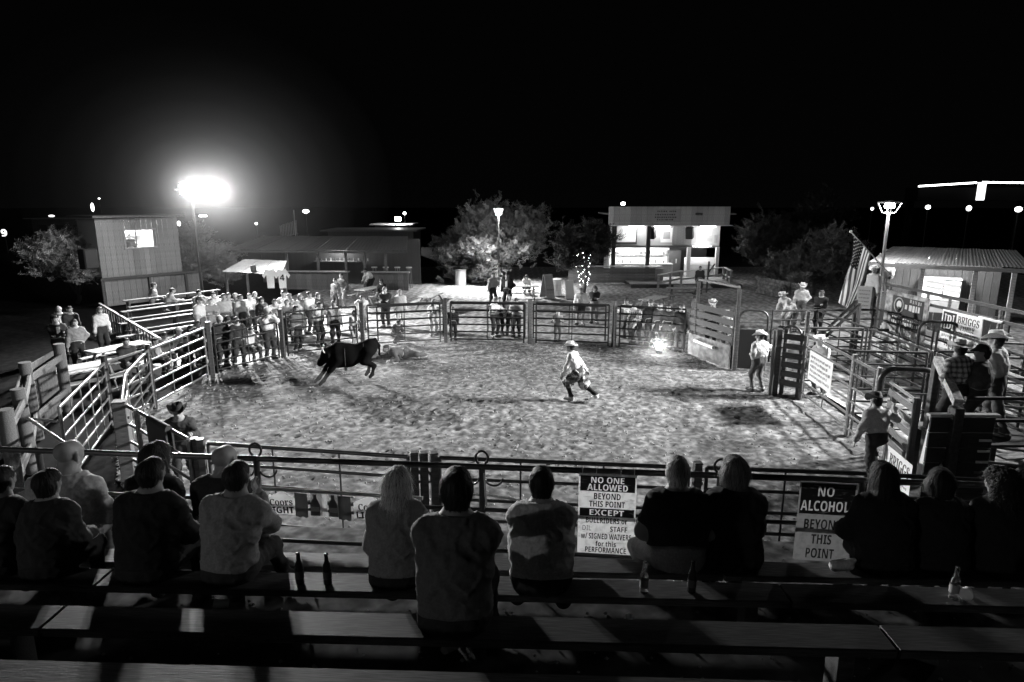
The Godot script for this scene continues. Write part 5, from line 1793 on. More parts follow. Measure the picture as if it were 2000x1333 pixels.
func chutes() -> void:
	var steel := mt(0.22, 0.4, "metal", 0.4)
	var w0 := Vector3(6.44, 0.00, -22.71)
	var w1 := Vector3(7.22, 0.00, -20.44)
	var kick := board_fence("alley fence of dark planks above a pale plywood kick board", w0, w1, 0.85, 1.95, 4, 0.08)
	var L := (w1 - w0).length()
	box("kick_board", Vector3(L - 0.06, 0.78, 0.03), Vector3(L / 2, 0.41, 0.05), mt(0.22, 0.7, "conc"), kick)
	rod("white_bar", Vector3(0.55, 0.62, 0.16), Vector3(L * 0.68, 0.58, 0.16), 0.06, mt(0.8, 0.5), kick, 10)
	var f1 := Vector3(7.27, 0.00, -20.31)
	var f0 := Vector3(6.57, 0.00, -22.40)
	var dkst := mt(0.06, 0.5, "metal", 0.2)
	var fr := thing("overhead_frame", "tall steel goal shaped frame over the alley gate", "frame", f1)
	box("post", Vector3(0.1, 2.7, 0.1), Vector3(0, 1.35, 0), dkst, fr)
	box("post", Vector3(0.1, 2.7, 0.1), f0 - f1 + Vector3(0, 1.35, 0), dkst, fr)
	plank("crossbar", Vector3(0, 2.75, 0), f0 - f1 + Vector3(0, 2.75, 0), 0.08, 0.08, dkst, fr)
	var g1 := Vector3(8.22, 0.06, -20.20) * Vector3(1, 0, 1)
	var dg := arch("dark sheeted bow gate beside the cowboy in the white hat", Vector3(7.35, 0.02, -20.35) * Vector3(1, 0, 1), g1, 2.0, 0.035)
	box("dark_sheet", Vector3(0.82, 1.3, 0.02), Vector3(0.45, 0.72, 0.0), mt(0.02, 0.7), dg)
	rod("cross_rail", Vector3(0, 1.6, 0), Vector3(0.87, 1.6, 0), 0.02, mt(0.1, 0.4), dg)
	var q0 := Vector3(7.52, 0.00, -17.63)
	var q1 := Vector3(8.09, 0.00, -17.23)
	var q2 := Vector3(7.90, 0.00, -14.33)
	var q3 := Vector3(7.81, 0.00, -13.22)
	var tp := thing("chute_post", "heavy dark post of the first chute behind the cowboy", "post", q0)
	box("shaft", Vector3(0.14, 1.95, 0.14), Vector3(0, 0.95, 0), mt(0.05, 0.7, "wood"), tp)
	box("slide_rail", Vector3(0.07, 1.9, 0.07), Vector3(-0.15, 0.95, 0.05), mt(0.08, 0.5), tp)
	board_fence("chute gate of grey planks with gaps, right of the heavy dark post", q0 + Vector3(0.12, 0, 0), q1, 0.25, 1.85, 6, 0.15, "gate", 0.62)
	arch("bow gate with rounded corner above the grey plank chute gate", q0 + Vector3(0.14, 0, -0.2), q1 + Vector3(-0.02, 0, -0.2), 2.0, 0.03)
	var tq := thing("chute_post", "tall slim steel post at the right edge of the plank chute gate", "post", q1)
	box("shaft", Vector3(0.09, 2.5, 0.09), Vector3(0, 1.25, 0), steel, tq)
	box("side_shaft", Vector3(0.06, 2.1, 0.06), Vector3(0.1, 1.05, -0.1), steel, tq)
	panel("chute fence of grey pipes carrying the white handwritten sign", q1, q2, 1.85, 6, 0.3, 0.2, "pipe panels of the chutes")
	panel("short pipe panel between the slim posts left of the big bow gate", q2, q3, 1.85, 6, 0.3, 0.2, "pipe panels of the chutes")
	for k in 2:
		var tt := thing("chute_post", ["pale steel post behind the climbing cowboy's shoulder", "steel post left of the big bow gate"][k], "post", [q2, q3 + Vector3(-0.02, 0, 0.1)][k])
		box("shaft", Vector3(0.08, 1.98, 0.08), Vector3(0, 0.99, 0), mt(0.4, 0.4, "metal", 0.4), tt)
		box("side_shaft", Vector3(0.05, 1.9, 0.05), Vector3(0.1, 0.95, 0.02), mt(0.35, 0.4, "metal", 0.4), tt)
	var b0 := Vector3(7.71, 0.13, -12.90) * Vector3(1, 0, 1)
	var b1 := Vector3(8.78, 0.21, -12.70) * Vector3(1, 0, 1)
	var bg := arch("large dark bow gate arch behind the climbing cowboy", b0, b1, 2.02, 0.055, 0.06)
	for y in [0.7, 1.15, 1.5]:
		rod("cross_rail", Vector3(0, y, 0), Vector3((b1 - b0).length(), y, 0), 0.02, steel, bg)
	# plank gate leaf swung towards the camera with its handle bar
	var l0 := b0 + Vector3(0.12, 0, 0.15)
	var l1 := Vector3(7.60, 0.00, -11.55)
	var leaf := board_fence("swung open gate leaf of slanting grey planks under the cowboy's raised arm", l0, l1, 0.45, 1.7, 5, 0.22, "gate", 0.55)
	var LL := (l1 - l0).length()
	rod("top_bar", Vector3(0, 1.76, 0), Vector3(LL, 1.76, 0), 0.03, mt(0.5, 0.4, "metal", 0.3), leaf)
	rod("end_bar", Vector3(LL, 0.3, 0), Vector3(LL, 1.76, 0), 0.03, mt(0.4, 0.4, "metal", 0.3), leaf)
	# tall sloping frame
	var ta := Vector3(7.95, 2.53, -11.60)
	var tb := Vector3(7.37, 2.16, -10.10)
	var tf := thing("steel_gateway", "tall dark square frame with a sloping pale top bar at right", "frame", Vector3(ta.x, 0, ta.z))
	var e := tb - Vector3(ta.x, 0, ta.z)
	box("post", Vector3(0.13, ta.y, 0.13), Vector3(0, ta.y / 2 - 0.06, 0), mt(0.07, 0.5, "metal", 0.2), tf)
	box("post", Vector3(0.16, e.y, 0.16), Vector3(e.x, e.y / 2 - 0.08, e.z), mt(0.05, 0.5, "metal", 0.2), tf)
	plank("top_bar", Vector3(0, ta.y, 0), e, 0.13, 0.14, mt(0.6, 0.5, "metal", 0.1), tf)
	# dark plank wall of the near chute with slots
	var dw := thing("chute_wall", "dark near chute wall of wide planks with a pale top edge", "wall", Vector3(6.98, 0.85, -10.15) * Vector3(1, 0, 1), -0.03)
	for k in 7:
		plank("wide_board", Vector3(0, 0.15 + k * 0.27, 0), Vector3(1.05, 0.15 + k * 0.27, 0), 0.262, 0.05, mt(0.03 + 0.008 * (k % 3), 0.8, "wood"), dw)
	plank("top_cap", Vector3(-0.05, 1.94, 0.01), Vector3(1.1, 1.94, 0.01), 0.05, 0.12, mt(0.7, 0.6, "wood"), dw)
	for k in 5:
		plank("slot_board", Vector3(0.82, 0.75 + k * 0.19, 0.045), Vector3(1.02, 0.75 + k * 0.19, 0.045), 0.04, 0.02, mt(0.7 if k in [2, 3, 4] else 0.1, 0.7), dw)
	var nd := thing("near_platform", "dark raised platform of the near chute under the plaid shirted man", "platform", Vector3(8.0, 0, -11.2))
	for i in 5:
		plank("deck_board", Vector3(-0.2, 1.17, -0.6 + i * 0.25), Vector3(1.5, 1.17, -0.6 + i * 0.25), 0.05, 0.24, mt(0.12, 0.8, "wood"), nd)
	for x in [-0.1, 1.4]:
		for z in [-0.6, 0.4]:
			box("deck_post", Vector3(0.12, 1.14, 0.12), Vector3(x, 0.57, z), mt(0.08, 0.8, "wood"), nd)
	for y in [1.7, 2.1]:
		rod("guard_rail", Vector3(-0.2, y, 0.66), Vector3(3.6, y, 0.66), 0.035, mt(0.05, 0.5, "metal", 0.3), nd)
	rod("rail_brace", Vector3(1.7, 2.1, 0.72), Vector3(2.5, 0.2, 0.9), 0.035, mt(0.2, 0.5, "metal", 0.3), nd)
	# pens behind: parallel fences and cross panels
	var names := ["pen fence of grey pipes behind the first chute", "pen fence of grey pipes behind the middle chutes", "pen fence of grey pipes behind the big bow gate", "cross panel between the first two pens", "cross panel behind the white handwritten sign", "cross panel under the sign boards", "far pen fence below the dark sponsor board", "far pen fence below the family sign", "cross panel at the far end of the pens", "rear cross panel with arched top rail near the plaid shirt"]
	var pens := [[10.4, -21.5, 10.4, -18.3], [10.4, -18.2, 10.3, -15.2], [10.3, -15.1, 10.4, -12.2], [8.6, -18.4, 10.3, -18.3], [8.4, -15.4, 10.2, -15.2], [8.9, -13.3, 10.4, -12.9], [12.6, -22.0, 12.4, -18.4], [12.4, -18.3, 12.2, -14.6], [8.8, -21.4, 12.4, -21.6], [10.5, -15.4, 12.2, -15.2]]
	for k in pens.size():
		var p: Array = pens[k]
		panel(names[k], Vector3(p[0], 0, p[1]), Vector3(p[2], 0, p[3]), 1.8, 6, 0.13, 0.2, "pipe panels of the chutes", 1.5)
	# pale boards along the far side of the pens
	for k in 2:
		board_fence(["pale low board wall seen between the pens below the dark sponsor board", "pale low board wall behind the plaid shirt"][k], [Vector3(12.9, 0, -22.0), Vector3(12.8, 0, -18.2)][k], [Vector3(12.8, 0, -18.4), Vector3(12.5, 0, -13.6)][k], 0.1, 1.2, 4, 0.85, "fence", 0.9)
	# catwalk with hand rails and stair
	var k0 := Vector3(12.88, 0.00, -21.76)
	var k1 := Vector3(12.98, 0.00, -15.84)
	var cw := thing("chute_catwalk", "raised catwalk with dark hand rails behind the sign boards", "catwalk", k0, frame_of(k0, k1))
	var LC := (k1 - k0).length()
	for y in [2.65, 2.3]:
		plank("hand_rail", Vector3(-0.1, y, 0), Vector3(LC, y, 0), 0.09, 0.06, mt(0.06, 0.5, "metal", 0.2), cw)
	for i in 7:
		box("rail_post", Vector3(0.07, 2.65, 0.07), Vector3(LC * i / 6.0, 1.32, -0.07), mt(0.2, 0.5, "metal", 0.3), cw)
	for i in 4:
		plank("deck_board", Vector3(0, 1.18, -0.25 - i * 0.25), Vector3(LC, 1.18, -0.25 - i * 0.25), 0.05, 0.24, mt(0.3, 0.8, "wood"), cw)
	for i in 4:
		box("deck_post", Vector3(0.1, 1.15, 0.1), Vector3(LC * i / 3.0, 0.57, -1.05), mt(0.2, 0.8, "wood"), cw)
	plank("bright_rail", Vector3(LC * 0.05, 2.8, -1.1), Vector3(LC * 0.32, 2.8, -1.1), 0.1, 0.05, mt(0.8, 0.5), cw)
	plank("bright_rail", Vector3(LC * 0.05, 2.62, -1.1), Vector3(LC * 0.32, 2.62, -1.1), 0.08, 0.05, mt(0.8, 0.5), cw)
	plank("bright_rail", Vector3(LC * 0.74, 2.3, 0.08), Vector3(LC * 0.88, 2.3, 0.08), 0.06, 0.04, mt(0.7, 0.5), cw)
	# arched pipes and more rails at the right edge
	arch("small arched gate of dark pipe behind the family sign", Vector3(11.61, 1.79, -18.50) * Vector3(1, 0, 1) + Vector3(0.4, 0, 0), Vector3(12.47, 1.89, -18.00) * Vector3(1, 0, 1) + Vector3(0.4, 0, 0), 2.0, 0.04, 0.08)
	arch("arched grey pipe gate at the right edge above the white sleeve", Vector3(11.89, 2.25, -15.50) * Vector3(1, 0, 1), Vector3(12.90, 2.31, -15.20) * Vector3(1, 0, 1), 2.0, 0.035, 0.3)
	var ex := ["right edge pipe panel beside the leaning cowboy", "right edge pipe panel under the leaning cowboy's arm", "near right pipe panel with cross braces"]
	var ep := [[Vector3(11.67, 1.72, -15.00), Vector3(12.83, 1.79, -14.70)], [Vector3(10.27, 1.48, -13.20), Vector3(11.29, 1.60, -12.80)], [Vector3(9.04, 1.55, -11.60), Vector3(9.95, 1.69, -11.20)]]
	for k in 3:
		panel(ex[k], ep[k][0] * Vector3(1, 0, 1), ep[k][1] * Vector3(1, 0, 1), 1.75, 6, 0.3, 0.2, "pipe panels of the chutes")
	var st := thing("stair_rail", "dark slanting stair rails left of the pens near the flag", "stair", Vector3(10.28, 0.95, -20.60) * Vector3(1, 0, 1))
	for s in 2:
		rod("stringer", Vector3(-0.1 + s * 0.25, 0.9, s * -0.7), Vector3(1.05 + s * 0.25, 2.15, s * -0.7), 0.05, mt(0.04, 0.5, "metal"), st)
		box("post", Vector3(0.1, 2.2, 0.1), Vector3(1.05 + s * 0.25, 1.1, s * -0.7 - 0.02), mt(0.06, 0.6), st)
	rod("walk_rail", Vector3(-0.4, 1.35, 0.3), Vector3(1.9, 1.35, 0.3), 0.04, mt(0.06, 0.5), st)
	rod("walk_rail", Vector3(0.6, 0.95, 0.3), Vector3(2.6, 0.95, 0.3), 0.04, mt(0.06, 0.5), st)

func picnic_table(label: String, at: Vector3, turn: float, g := 0.5, group := "picnic tables") -> void:
	var t := thing("picnic_table", label, "picnic table", at, turn, group)
	for i in 5:
		plank("table_board", Vector3(-0.92, 0.75, -0.3 + i * 0.15), Vector3(0.92, 0.75, -0.3 + i * 0.15), 0.04, 0.14, mt(g + 0.04 * (i % 2), 0.7, "wood"), t)
	for s in [-1.0, 1.0]:
		for i in 2:
			plank("seat_board", Vector3(-0.92, 0.45, s * (0.6 + i * 0.145)), Vector3(0.92, 0.45, s * (0.6 + i * 0.145)), 0.04, 0.135, mt(g, 0.7, "wood"), t)
		for x in [-0.65, 0.65]:
			plank("leg", Vector3(x, 0, s * 0.62), Vector3(x, 0.73, s * 0.18), 0.09, 0.045, mt(g * 0.5, 0.8, "wood"), t, Vector3(0, 0.3, 1))
	for x in [-0.6, 0.6]:
		plank("brace", Vector3(x, 0.39, -0.72), Vector3(x, 0.39, 0.72), 0.08, 0.04, mt(g * 0.5, 0.8, "wood"), t)

func left_yard() -> void:
	# outer alley panel and its return
	var a := Vector3(-8.56, 0.00, -11.52)
	var b := Vector3(-9.87, 0.00, -15.02)
	panel("tall alley panel of bright pipes with dark uprights at far left", b, a, 1.6, 6, 0.35, 0.14, "pipe panels of the left alley", 0.75)
	panel("alley return panel running back to the arena corner at left", b, Vector3(-9.65, 0.00, -16.39), 1.6, 5, 0.3, 0.14, "pipe panels of the left alley", 2.5)
	fence_post("dark steel post with a pale top where the alley panels meet", b, 1.75, 0.07, false, 0.05)
	# heavy wooden fence
	var wp := [Vector3(-9.87, 1.75, -12.30), Vector3(-11.15, 1.82, -14.20), Vector3(-11.77, 1.81, -16.20), Vector3(-9.08, 1.78, -10.90)]
	var wl := ["massive leaning wooden fence post nearest the bald man", "second massive wooden fence post from the near end", "wooden fence post behind the standing men at far left", "wooden fence post at the left edge of the view"]
	for k in 4:
		var p: Vector3 = wp[k]
		var t := thing("wooden_post", wl[k], "post", Vector3(p.x, 0, p.z), 0.3 * k, "massive posts of the left wooden fence")
		put("shaft", tube_mesh(12), mt(0.17, 0.9, "wood", 0.0, "up"), t, Transform3D(Basis(Vector3(0.125, 0, 0), Vector3(-0.05 + 0.03 * k, p.y + 0.2, 0), Vector3(0, 0, 0.125)), Vector3(0, p.y / 2 - 0.1, 0)))
	for k in 3:
		var p: Vector3 = [wp[3], wp[0], wp[1]][k]
		var q: Vector3 = [wp[0], wp[1], wp[2]][k]
		p.y = 0
		q.y = 0
		var f := thing("wooden_fence", ["rough board fence bay at the left edge", "rough board fence bay between the two massive posts", "rough board fence bay running back to the standing men"][k], "fence", p, frame_of(p, q), "bays of the rough left fence")
		var L := (q - p).length()
		wall_boards(f, Vector3(0.1, 0, -0.12), Vector3(L - 0.1, 0, -0.12), 0.0, 1.45 + 0.1 * k, int(L / 0.19), 0.16, "upright_board")
		for y in [0.5, 1.42]:
			plank("rail_board", Vector3(0, y, 0.05), Vector3(L, y + 0.06, 0.05), 0.16, 0.06, mt(0.18, 0.85, "wood"), f)
	var rp := thing("pipe_brace", "thin slanting pipe running from the massive left post down to the alley panel", "pipe", Vector3(-9.38, 1.30, -11.80))
	rod("brace_pipe", Vector3.ZERO, Vector3(-7.69, 1.32, -10.40) - rp.position, 0.03, mt(0.5, 0.4, "metal", 0.3), rp)
	rod("upper_pipe", Vector3.ZERO, Vector3(-8.67, 1.31, -11.60) - rp.position, 0.025, mt(0.4, 0.4, "metal", 0.3), rp)
	picnic_table("pale picnic table with crossed legs left of the bright alley panel", Vector3(-12.47, 0.00, -17.93), 0.9, 0.7)
	picnic_table("pale picnic table between the alley panel and the picket rail", Vector3(-12.91, 0.37, -20.50) * Vector3(1, 0, 1), 1.1, 0.65)
	# bleachers in front of the announcer booth
	var u := (Vector3(-19.07, 2.96, -37.00) - Vector3(-21.52, 3.19, -33.50)) * Vector3(1, 0, 1)
	u = u.normalized()
	var lab := ["lowest bench of the far bleachers beside the picket rail", "second lowest bench of the far bleachers", "third bench of the far bleachers", "highest bench of the far bleachers under the booth"]
	for k in 4:
		var h := 0.45 + 0.27 * k
		var c := gv(335, 645 - k * 15, 25.0 + k * 1.25)
		var s := thing("far_bleacher_bench", lab[k], "bench", Vector3(c.x, 0, c.z) , frame_of(Vector3.ZERO, u), "benches of the far bleachers")
		for i in 2:
			plank("seat_plank", Vector3(-2.0, h, -0.15 * i), Vector3(2.4, h, -0.15 * i), 0.04, 0.14, mt(0.1, 0.7, "wood"), s)
		plank("foot_board", Vector3(-2.0, h - 0.25, 0.35), Vector3(2.4, h - 0.25, 0.35), 0.04, 0.25, mt(0.1, 0.8, "wood"), s)
		for x in [-1.8, 0.2, 2.2]:
			box("leg", Vector3(0.08, h - 0.03, 0.3), Vector3(x, (h - 0.03) / 2, -0.08), mt(0.12, 0.8, "wood"), s)
	# picket rail that slopes down beside them
	var p0 := Vector3(-17.88, 1.08, -27.50)
	var p1 := Vector3(-12.98, 0.51, -23.00)
	var pr := thing("picket_rail", "sloping rail of close pickets beside the far bleachers", "railing", Vector3(p0.x, 0, p0.z), frame_of(p0, p1))
	var LP := Vector2(p1.x - p0.x, p1.z - p0.z).length()
	for i in 22:
		var x := LP * i / 21.0
		var top := lerpf(p0.y, p1.y, i / 21.0)
		plank("picket", Vector3(x, 0.05, 0), Vector3(x, top - 0.04, 0), 0.15, 0.03, mt(0.45 + 0.05 * (i % 3), 0.85, "wood"), pr, Vector3.RIGHT)
	plank("top_rail", Vector3(-0.1, p0.y, 0.02), Vector3(LP + 0.1, p1.y, 0.02), 0.07, 0.1, mt(0.55, 0.7, "wood"), pr)
	plank("lower_rail", Vector3(0, 0.45, -0.05), Vector3(LP, 0.35, -0.05), 0.09, 0.04, mt(0.3, 0.8, "wood"), pr)

func plaza() -> void:
	picnic_table("dark picnic table on the plaza in front of the stand steps", Vector3(9.49, 0.00, -35.08), -0.1, 0.25)
	picnic_table("pale topped picnic table behind the dark group at the back fence", Vector3(7.78, 0.00, -27.68), 0.5, 0.6)
	picnic_table("picnic table with a slanting pale top left of the dark plaza table", Vector3(7.00, 0.00, -31.40), 0.9, 0.55)
	picnic_table("pale picnic table between the bar shed and the man in black", Vector3(-7.88, 0.00, -35.08), 1.2, 0.7)
	picnic_table("pale picnic table with a dark rim right of the man in black", Vector3(-4.16, 0.00, -32.49), 1.35, 0.7)
	picnic_table("pale picnic table beside the white barrel", Vector3(0.58, 0.00, -36.03), 0.05, 0.6)
	var br := thing("barrel", "large white barrel standing by the dark tree trunk", "barrel", Vector3(2.58, 0.00, -37.66))
	put("drum", tube_mesh(20), mt(0.85, 0.5), br, Transform3D(Basis.from_scale(Vector3(0.36, 0.95, 0.36)), Vector3(0, 0.475, 0)))
	for y in [0.32, 0.64, 0.95]:
		put("hoop", tube_mesh(20), mt(0.75, 0.5), br, Transform3D(Basis.from_scale(Vector3(0.375, 0.035, 0.375)), Vector3(0, y, 0)))
	var br2 := thing("bin", "small pale bin under the left shade tree", "bin", Vector3(-3.43, 0.00, -42.73))
	put("drum", tube_mesh(18), mt(0.6, 0.6), br2, Transform3D(Basis.from_scale(Vector3(0.36, 0.95, 0.36)), Vector3(0, 0.475, 0)))
	put("lid", tube_mesh(18), mt(0.4, 0.6), br2, Transform3D(Basis.from_scale(Vector3(0.39, 0.06, 0.39)), Vector3(0, 0.98, 0)))
	var af := thing("trestle_board", "pale leaning A shaped board frame left of the white barrel", "board", Vector3(2.04, 0.00, -36.63), 0.5)
	for s in [-1.0, 1.0]:
		var pl := plank("leaf", Vector3(0, 0, s * 0.4), Vector3(0, 1.35, s * 0.05), 0.55, 0.04, mt(0.5, 0.7, "wood"), af, Vector3.RIGHT)
		plank("rung", Vector3(-0.25, 0.5, s * 0.31), Vector3(0.25, 0.5, s * 0.31), 0.08, 0.05, mt(0.3, 0.7, "wood"), af)
	var pw := thing("white_board", "white board leaning beside the white barrel", "board", Vector3(3.29, 0.00, -36.43), 0.2)
	var wl := plank("panel", Vector3(0, 0, 0.2), Vector3(0, 1.0, -0.1), 0.5, 0.03, mt(0.7, 0.7), pw, Vector3.RIGHT)
	box("foot", Vector3(0.5, 0.05, 0.4), Vector3(0, 0.03, -0.05), mt(0.3, 0.7), pw)
	# low wall
	var a := Vector3(15.02, 0.00, -38.76)
	var b := Vector3(15.99, 0.00, -34.71)
	var lw := thing("block_wall", "low grey block wall in front of the right trees", "wall", a, frame_of(a, b))
	var L := (b - a).length()
	for row in 5:
		for i in 9:
			var bw := L / 8.5
			var x := (i + (0.5 if row % 2 else 0.0)) * bw
			if x + bw > L + 0.6:
				continue
			put("block", chamfer_mesh(Vector3(snappedf(bw - 0.015, 0.001), 0.19, 0.2), 0.008), mt(0.2 + 0.03 * rng.randi_range(0, 2), 0.9, "conc"), lw, Transform3D(Basis(), Vector3(x, 0.1 + row * 0.2, rng.randf_range(-0.006, 0.006))))
	var lt := Vector3(11.86, 0.00, -38.76)
	var st := thing("leaning_post", "forked dark timber post beside the dark plaza table", "post", lt)
	rod("shaft", Vector3.ZERO, Vector3(0.05, 1.9, 0), 0.06, mt(0.1, 0.8, "wood"), st, 8)
	rod("fork", Vector3(0.03, 1.2, 0), Vector3(0.4, 1.75, 0), 0.045, mt(0.1, 0.8, "wood"), st, 8)
	picnic_table("picnic table with a pale top at the lower right edge below the chutes", Vector3(10.7, 0, -11.4), 0.15, 0.5)
	# bushes on the plaza ground
	tree("plaza_shrub", "small dark shrub behind the kneeling plaza spectator", Vector3(-1.72, 0.00, -42.73), 1.2, 0.8, 4, 500, 0.08, 0.1, 41)
	tree("plaza_shrub", "small shrub near the far end of the low block wall", Vector3(16.14, 0.00, -36.03), 1.3, 0.8, 4, 500, 0.09, 0.1, 42)

# ------------------------------------------------------------------ signs
func board(called: String, label: String, a: Vector3, b: Vector3, cat := "sign") -> Array:
	# a plane whose upper edge runs from a to b; local x along it, y down from the upper edge is negative, z towards the viewer side
	var t := thing(called, label, cat, a, frame_of(a, b))
	return [t, Vector2(b.x - a.x, b.z - a.z).length()]

func along(a: Vector3, b: Vector3, px: float) -> Vector3:
	# where the photograph's column px meets the level line from a to b
	var q := (px - 1000.0) / 1250.0
	var c := cos(atan(271.5 / 1250.0))
	var s := sin(atan(271.5 / 1250.0))
	var D0 := -a.z * c + (5.4 - a.y) * s
	var dD := -(b.z - a.z) * c - (b.y - a.y) * s
	var u := (q * D0 - a.x) / (b.x - a.x - q * dD)
	return a.lerp(b, u)

func dashes(t: Node3D, x0: float, x1: float, y: float, h: float, g: float, z := 0.008, seed_ := 1) -> void:
	# lines of print too small to read in the photograph
	var r := RandomNumberGenerator.new()
	r.seed = seed_
	var st := SurfaceTool.new()
	st.begin(Mesh.PRIMITIVE_TRIANGLES)
	var x := x0
	while x < x1:
		var w := r.randf_range(0.25, 0.8) * h
		var dy := r.randf_range(-0.12, 0.12) * h
		var hh := h * r.randf_range(0.3, 0.5)
		face(st, [Vector3(x, y - hh + dy, z), Vector3(minf(x + w, x1), y - hh + dy, z), Vector3(minf(x + w, x1), y + hh + dy, z), Vector3(x, y + hh + dy, z)], Vector3.BACK)
		x += w + h * r.randf_range(0.15, 0.5)
	put("print_line", st.commit(), mt(g, 0.8), t).set_meta("kind", "stuff")

func rail_at(x: float) -> float:
	return -6.1 + (x + 6.4) * 0.0897 + 0.05

func signs() -> void:
	var black := mt(0.02, 0.7)
	var white := mt(0.8, 0.7)
	# the large notice on the railing
	var a := gv(1131, 924, 5.42)
	var b := gv(1245, 929, 5.36)
	var c := gv(1131, 1079, 5.42)
	a.y = (a.y + b.y) * 0.5
	b.y = a.y
	var q := board("notice_sign", "large white notice reading NO ONE ALLOWED BEYOND THIS POINT on the pipe railing", a, b)
	var t: Node3D = q[0]
	var W: float = q[1]
	var H := a.y - c.y
	var im := Image.create(330, 450, false, Image.FORMAT_RGB8)
	im.fill(Color(0.92, 0.92, 0.92))
	for bd in [[0.03, 0.22], [0.43, 0.53]]:
		im.fill_rect(Rect2i(9, int(450 * bd[0]), 312, int(450 * (bd[1] - bd[0]))), Color(0.06, 0.06, 0.06))
	var rows := [["NO ONE", 0.078, 0.076, 0.57, 1, 1], ["ALLOWED", 0.168, 0.078, 0.7, 1, 1], ["BEYOND", 0.277, 0.075, 0.46, 0, 1], ["THIS POINT", 0.374, 0.075, 0.62, 0, 1], ["EXCEPT", 0.48, 0.072, 0.6, 1, 1], ["BULLRIDERS or", 0.58, 0.068, 0.72, 0, 0], ["w/ SIGNED WAIVERS", 0.78, 0.072, 0.88, 0, 0], ["for this", 0.874, 0.068, 0.36, 0, 0], ["PERFORMANCE", 0.953, 0.07, 0.72, 0, 0]]
	for r in rows:
		print_text(im, r[0], Rect2(165 - 165 * r[3], 450 * (r[1] - r[2] * 0.5), 330 * r[3], 450 * r[2]), 0.92 if r[4] else 0.06, true)
	print_text(im, "DIL", Rect2(28, 292, 50, 28), 0.3, false)
	print_text(im, "STAFF", Rect2(188, 292, 98, 30), 0.06, true)
	sheet("panel", W, H, printed(im), t)
	for x in [0.06, 0.3, 0.72, 0.95]:
		rod("tie_wire", Vector3(W * x, -0.01, 0), Vector3(W * x + 0.004, 0.06, -0.03), 0.003, mt(0.7, 0.4), t, 5)
	# alcohol notice
	a = gv(1564, 939, 5.2)
	b = gv(1677, 946, 5.14)
	c = gv(1560, 1093, 5.2)
	a.y = (a.y + b.y) * 0.5
	b.y = a.y
	q = board("notice_sign", "grey notice reading NO ALCOHOL BEYOND THIS POINT left of the dark haired women", a, b)
	t = q[0]
	W = q[1]
	H = a.y - c.y
	im = Image.create(330, 450, false, Image.FORMAT_RGB8)
	im.fill(Color(0.5, 0.5, 0.5))
	im.fill_rect(Rect2i(10, 10, 310, 172), Color(0.06, 0.06, 0.06))
	for r in [["NO", 0.12, 0.12, 0.28, 1], ["ALCOHOL", 0.3, 0.13, 0.84, 1], ["BEYOND", 0.53, 0.125, 0.66, 0], ["THIS", 0.72, 0.125, 0.36, 0], ["POINT", 0.9, 0.125, 0.5, 0]]:
		print_text(im, r[0], Rect2(155 - 165 * r[3], 450 * (r[1] - r[2] * 0.5), 330 * r[3], 450 * r[2]), 0.7 if r[4] else 0.06, true)
	sheet("panel", W, H, printed(im), t)
	# pennant banner on the railing
	a = gv(498, 962, 5.66)
	b = gv(764, 977, 5.5)
	q = board("pennant_banner", "string of beer pennants with bottles and LIGHT lettering tied along the railing", a, b, "banner")
	t = q[0]
	W = q[1]
	H = 0.21
	var tilt := (b.y - a.y) / W
	rod("rope", Vector3(-0.35, 0.045, 0), Vector3(W + 0.3, 0.035 + b.y - a.y, 0), 0.018, mt(0.75, 0.8), t, 8)
	for s in [[0.0, 0.08, 0.6, 0], [0.09, 0.3, 0.9, 1], [0.305, 0.4, 0.22, 0], [0.405, 0.49, 0.5, 2], [0.495, 0.535, 0.9, 0], [0.54, 0.62, 0.5, 2], [0.625, 0.72, 0.22, 0], [0.725, 0.97, 0.9, 1]]:
		var x0: float = s[0] * W
		var x1: float = s[1] * W
		var y0 := (x0 + x1) * 0.5 * tilt
		var pm := PackedVector2Array()
		var n := 8
		for i in n + 1:
			pm.append(Vector2(lerpf(x0, x1, float(i) / n), -H + 0.006 * sin(i * 1.7)))
		if s[3] == 1:
			pm.append_array(PackedVector2Array([Vector2(x1, -0.05), Vector2((x0 + x1) * 0.5, 0.03), Vector2(x0, -0.05)]))
		else:
			pm.append_array(PackedVector2Array([Vector2(x1, 0.03), Vector2(x0, 0.03)]))
		put("pennant", sheet_mesh(pm, 0.004), mt(s[2], 0.8, "", 0.0, "thin"), t, Transform3D(Basis(Vector3.UP, rng.randf_range(-0.06, 0.06)), Vector3(0, y0, rng.randf_range(0.0, 0.008))))
		var xm := (x0 + x1) * 0.5
		if s[3] == 1:
			text("Coors", H * 0.32, mt(0.04, 0.7), t, Vector3(xm, y0 - H * 0.38, 0.016), W * 0.17, true, "Droid Serif", "lettering", 0.003, 0.06)
			text("LIGHT", H * 0.32, mt(0.02, 0.7), t, Vector3(xm - 0.005, y0 - H * 0.76, 0.016), W * 0.19, true, "Droid Sans", "lettering", 0.003, 0.05)
		elif s[3] == 2:
			var bt := PackedVector2Array()
			var hw := (x1 - x0) * 0.42
			for p in [[-1, -0.95], [1, -0.95], [1, -0.4], [0.7, -0.22], [0.36, -0.1], [0.36, 0.1], [-0.36, 0.1], [-0.36, -0.1], [-0.7, -0.22], [-1, -0.4]]:
				bt.append(Vector2(p[0] * hw, p[1] * H))
			put("bottle_print", sheet_mesh(bt, 0.003), mt(0.16, 0.5), t, Transform3D(Basis(), Vector3(xm, y0, 0.016)))
			put("label_print", chamfer_mesh(Vector3(hw * 1.7, H * 0.22, 0.002), 0.0005), mt(0.5, 0.6), t, Transform3D(Basis(), Vector3(xm, y0 - H * 0.62, 0.0195)))
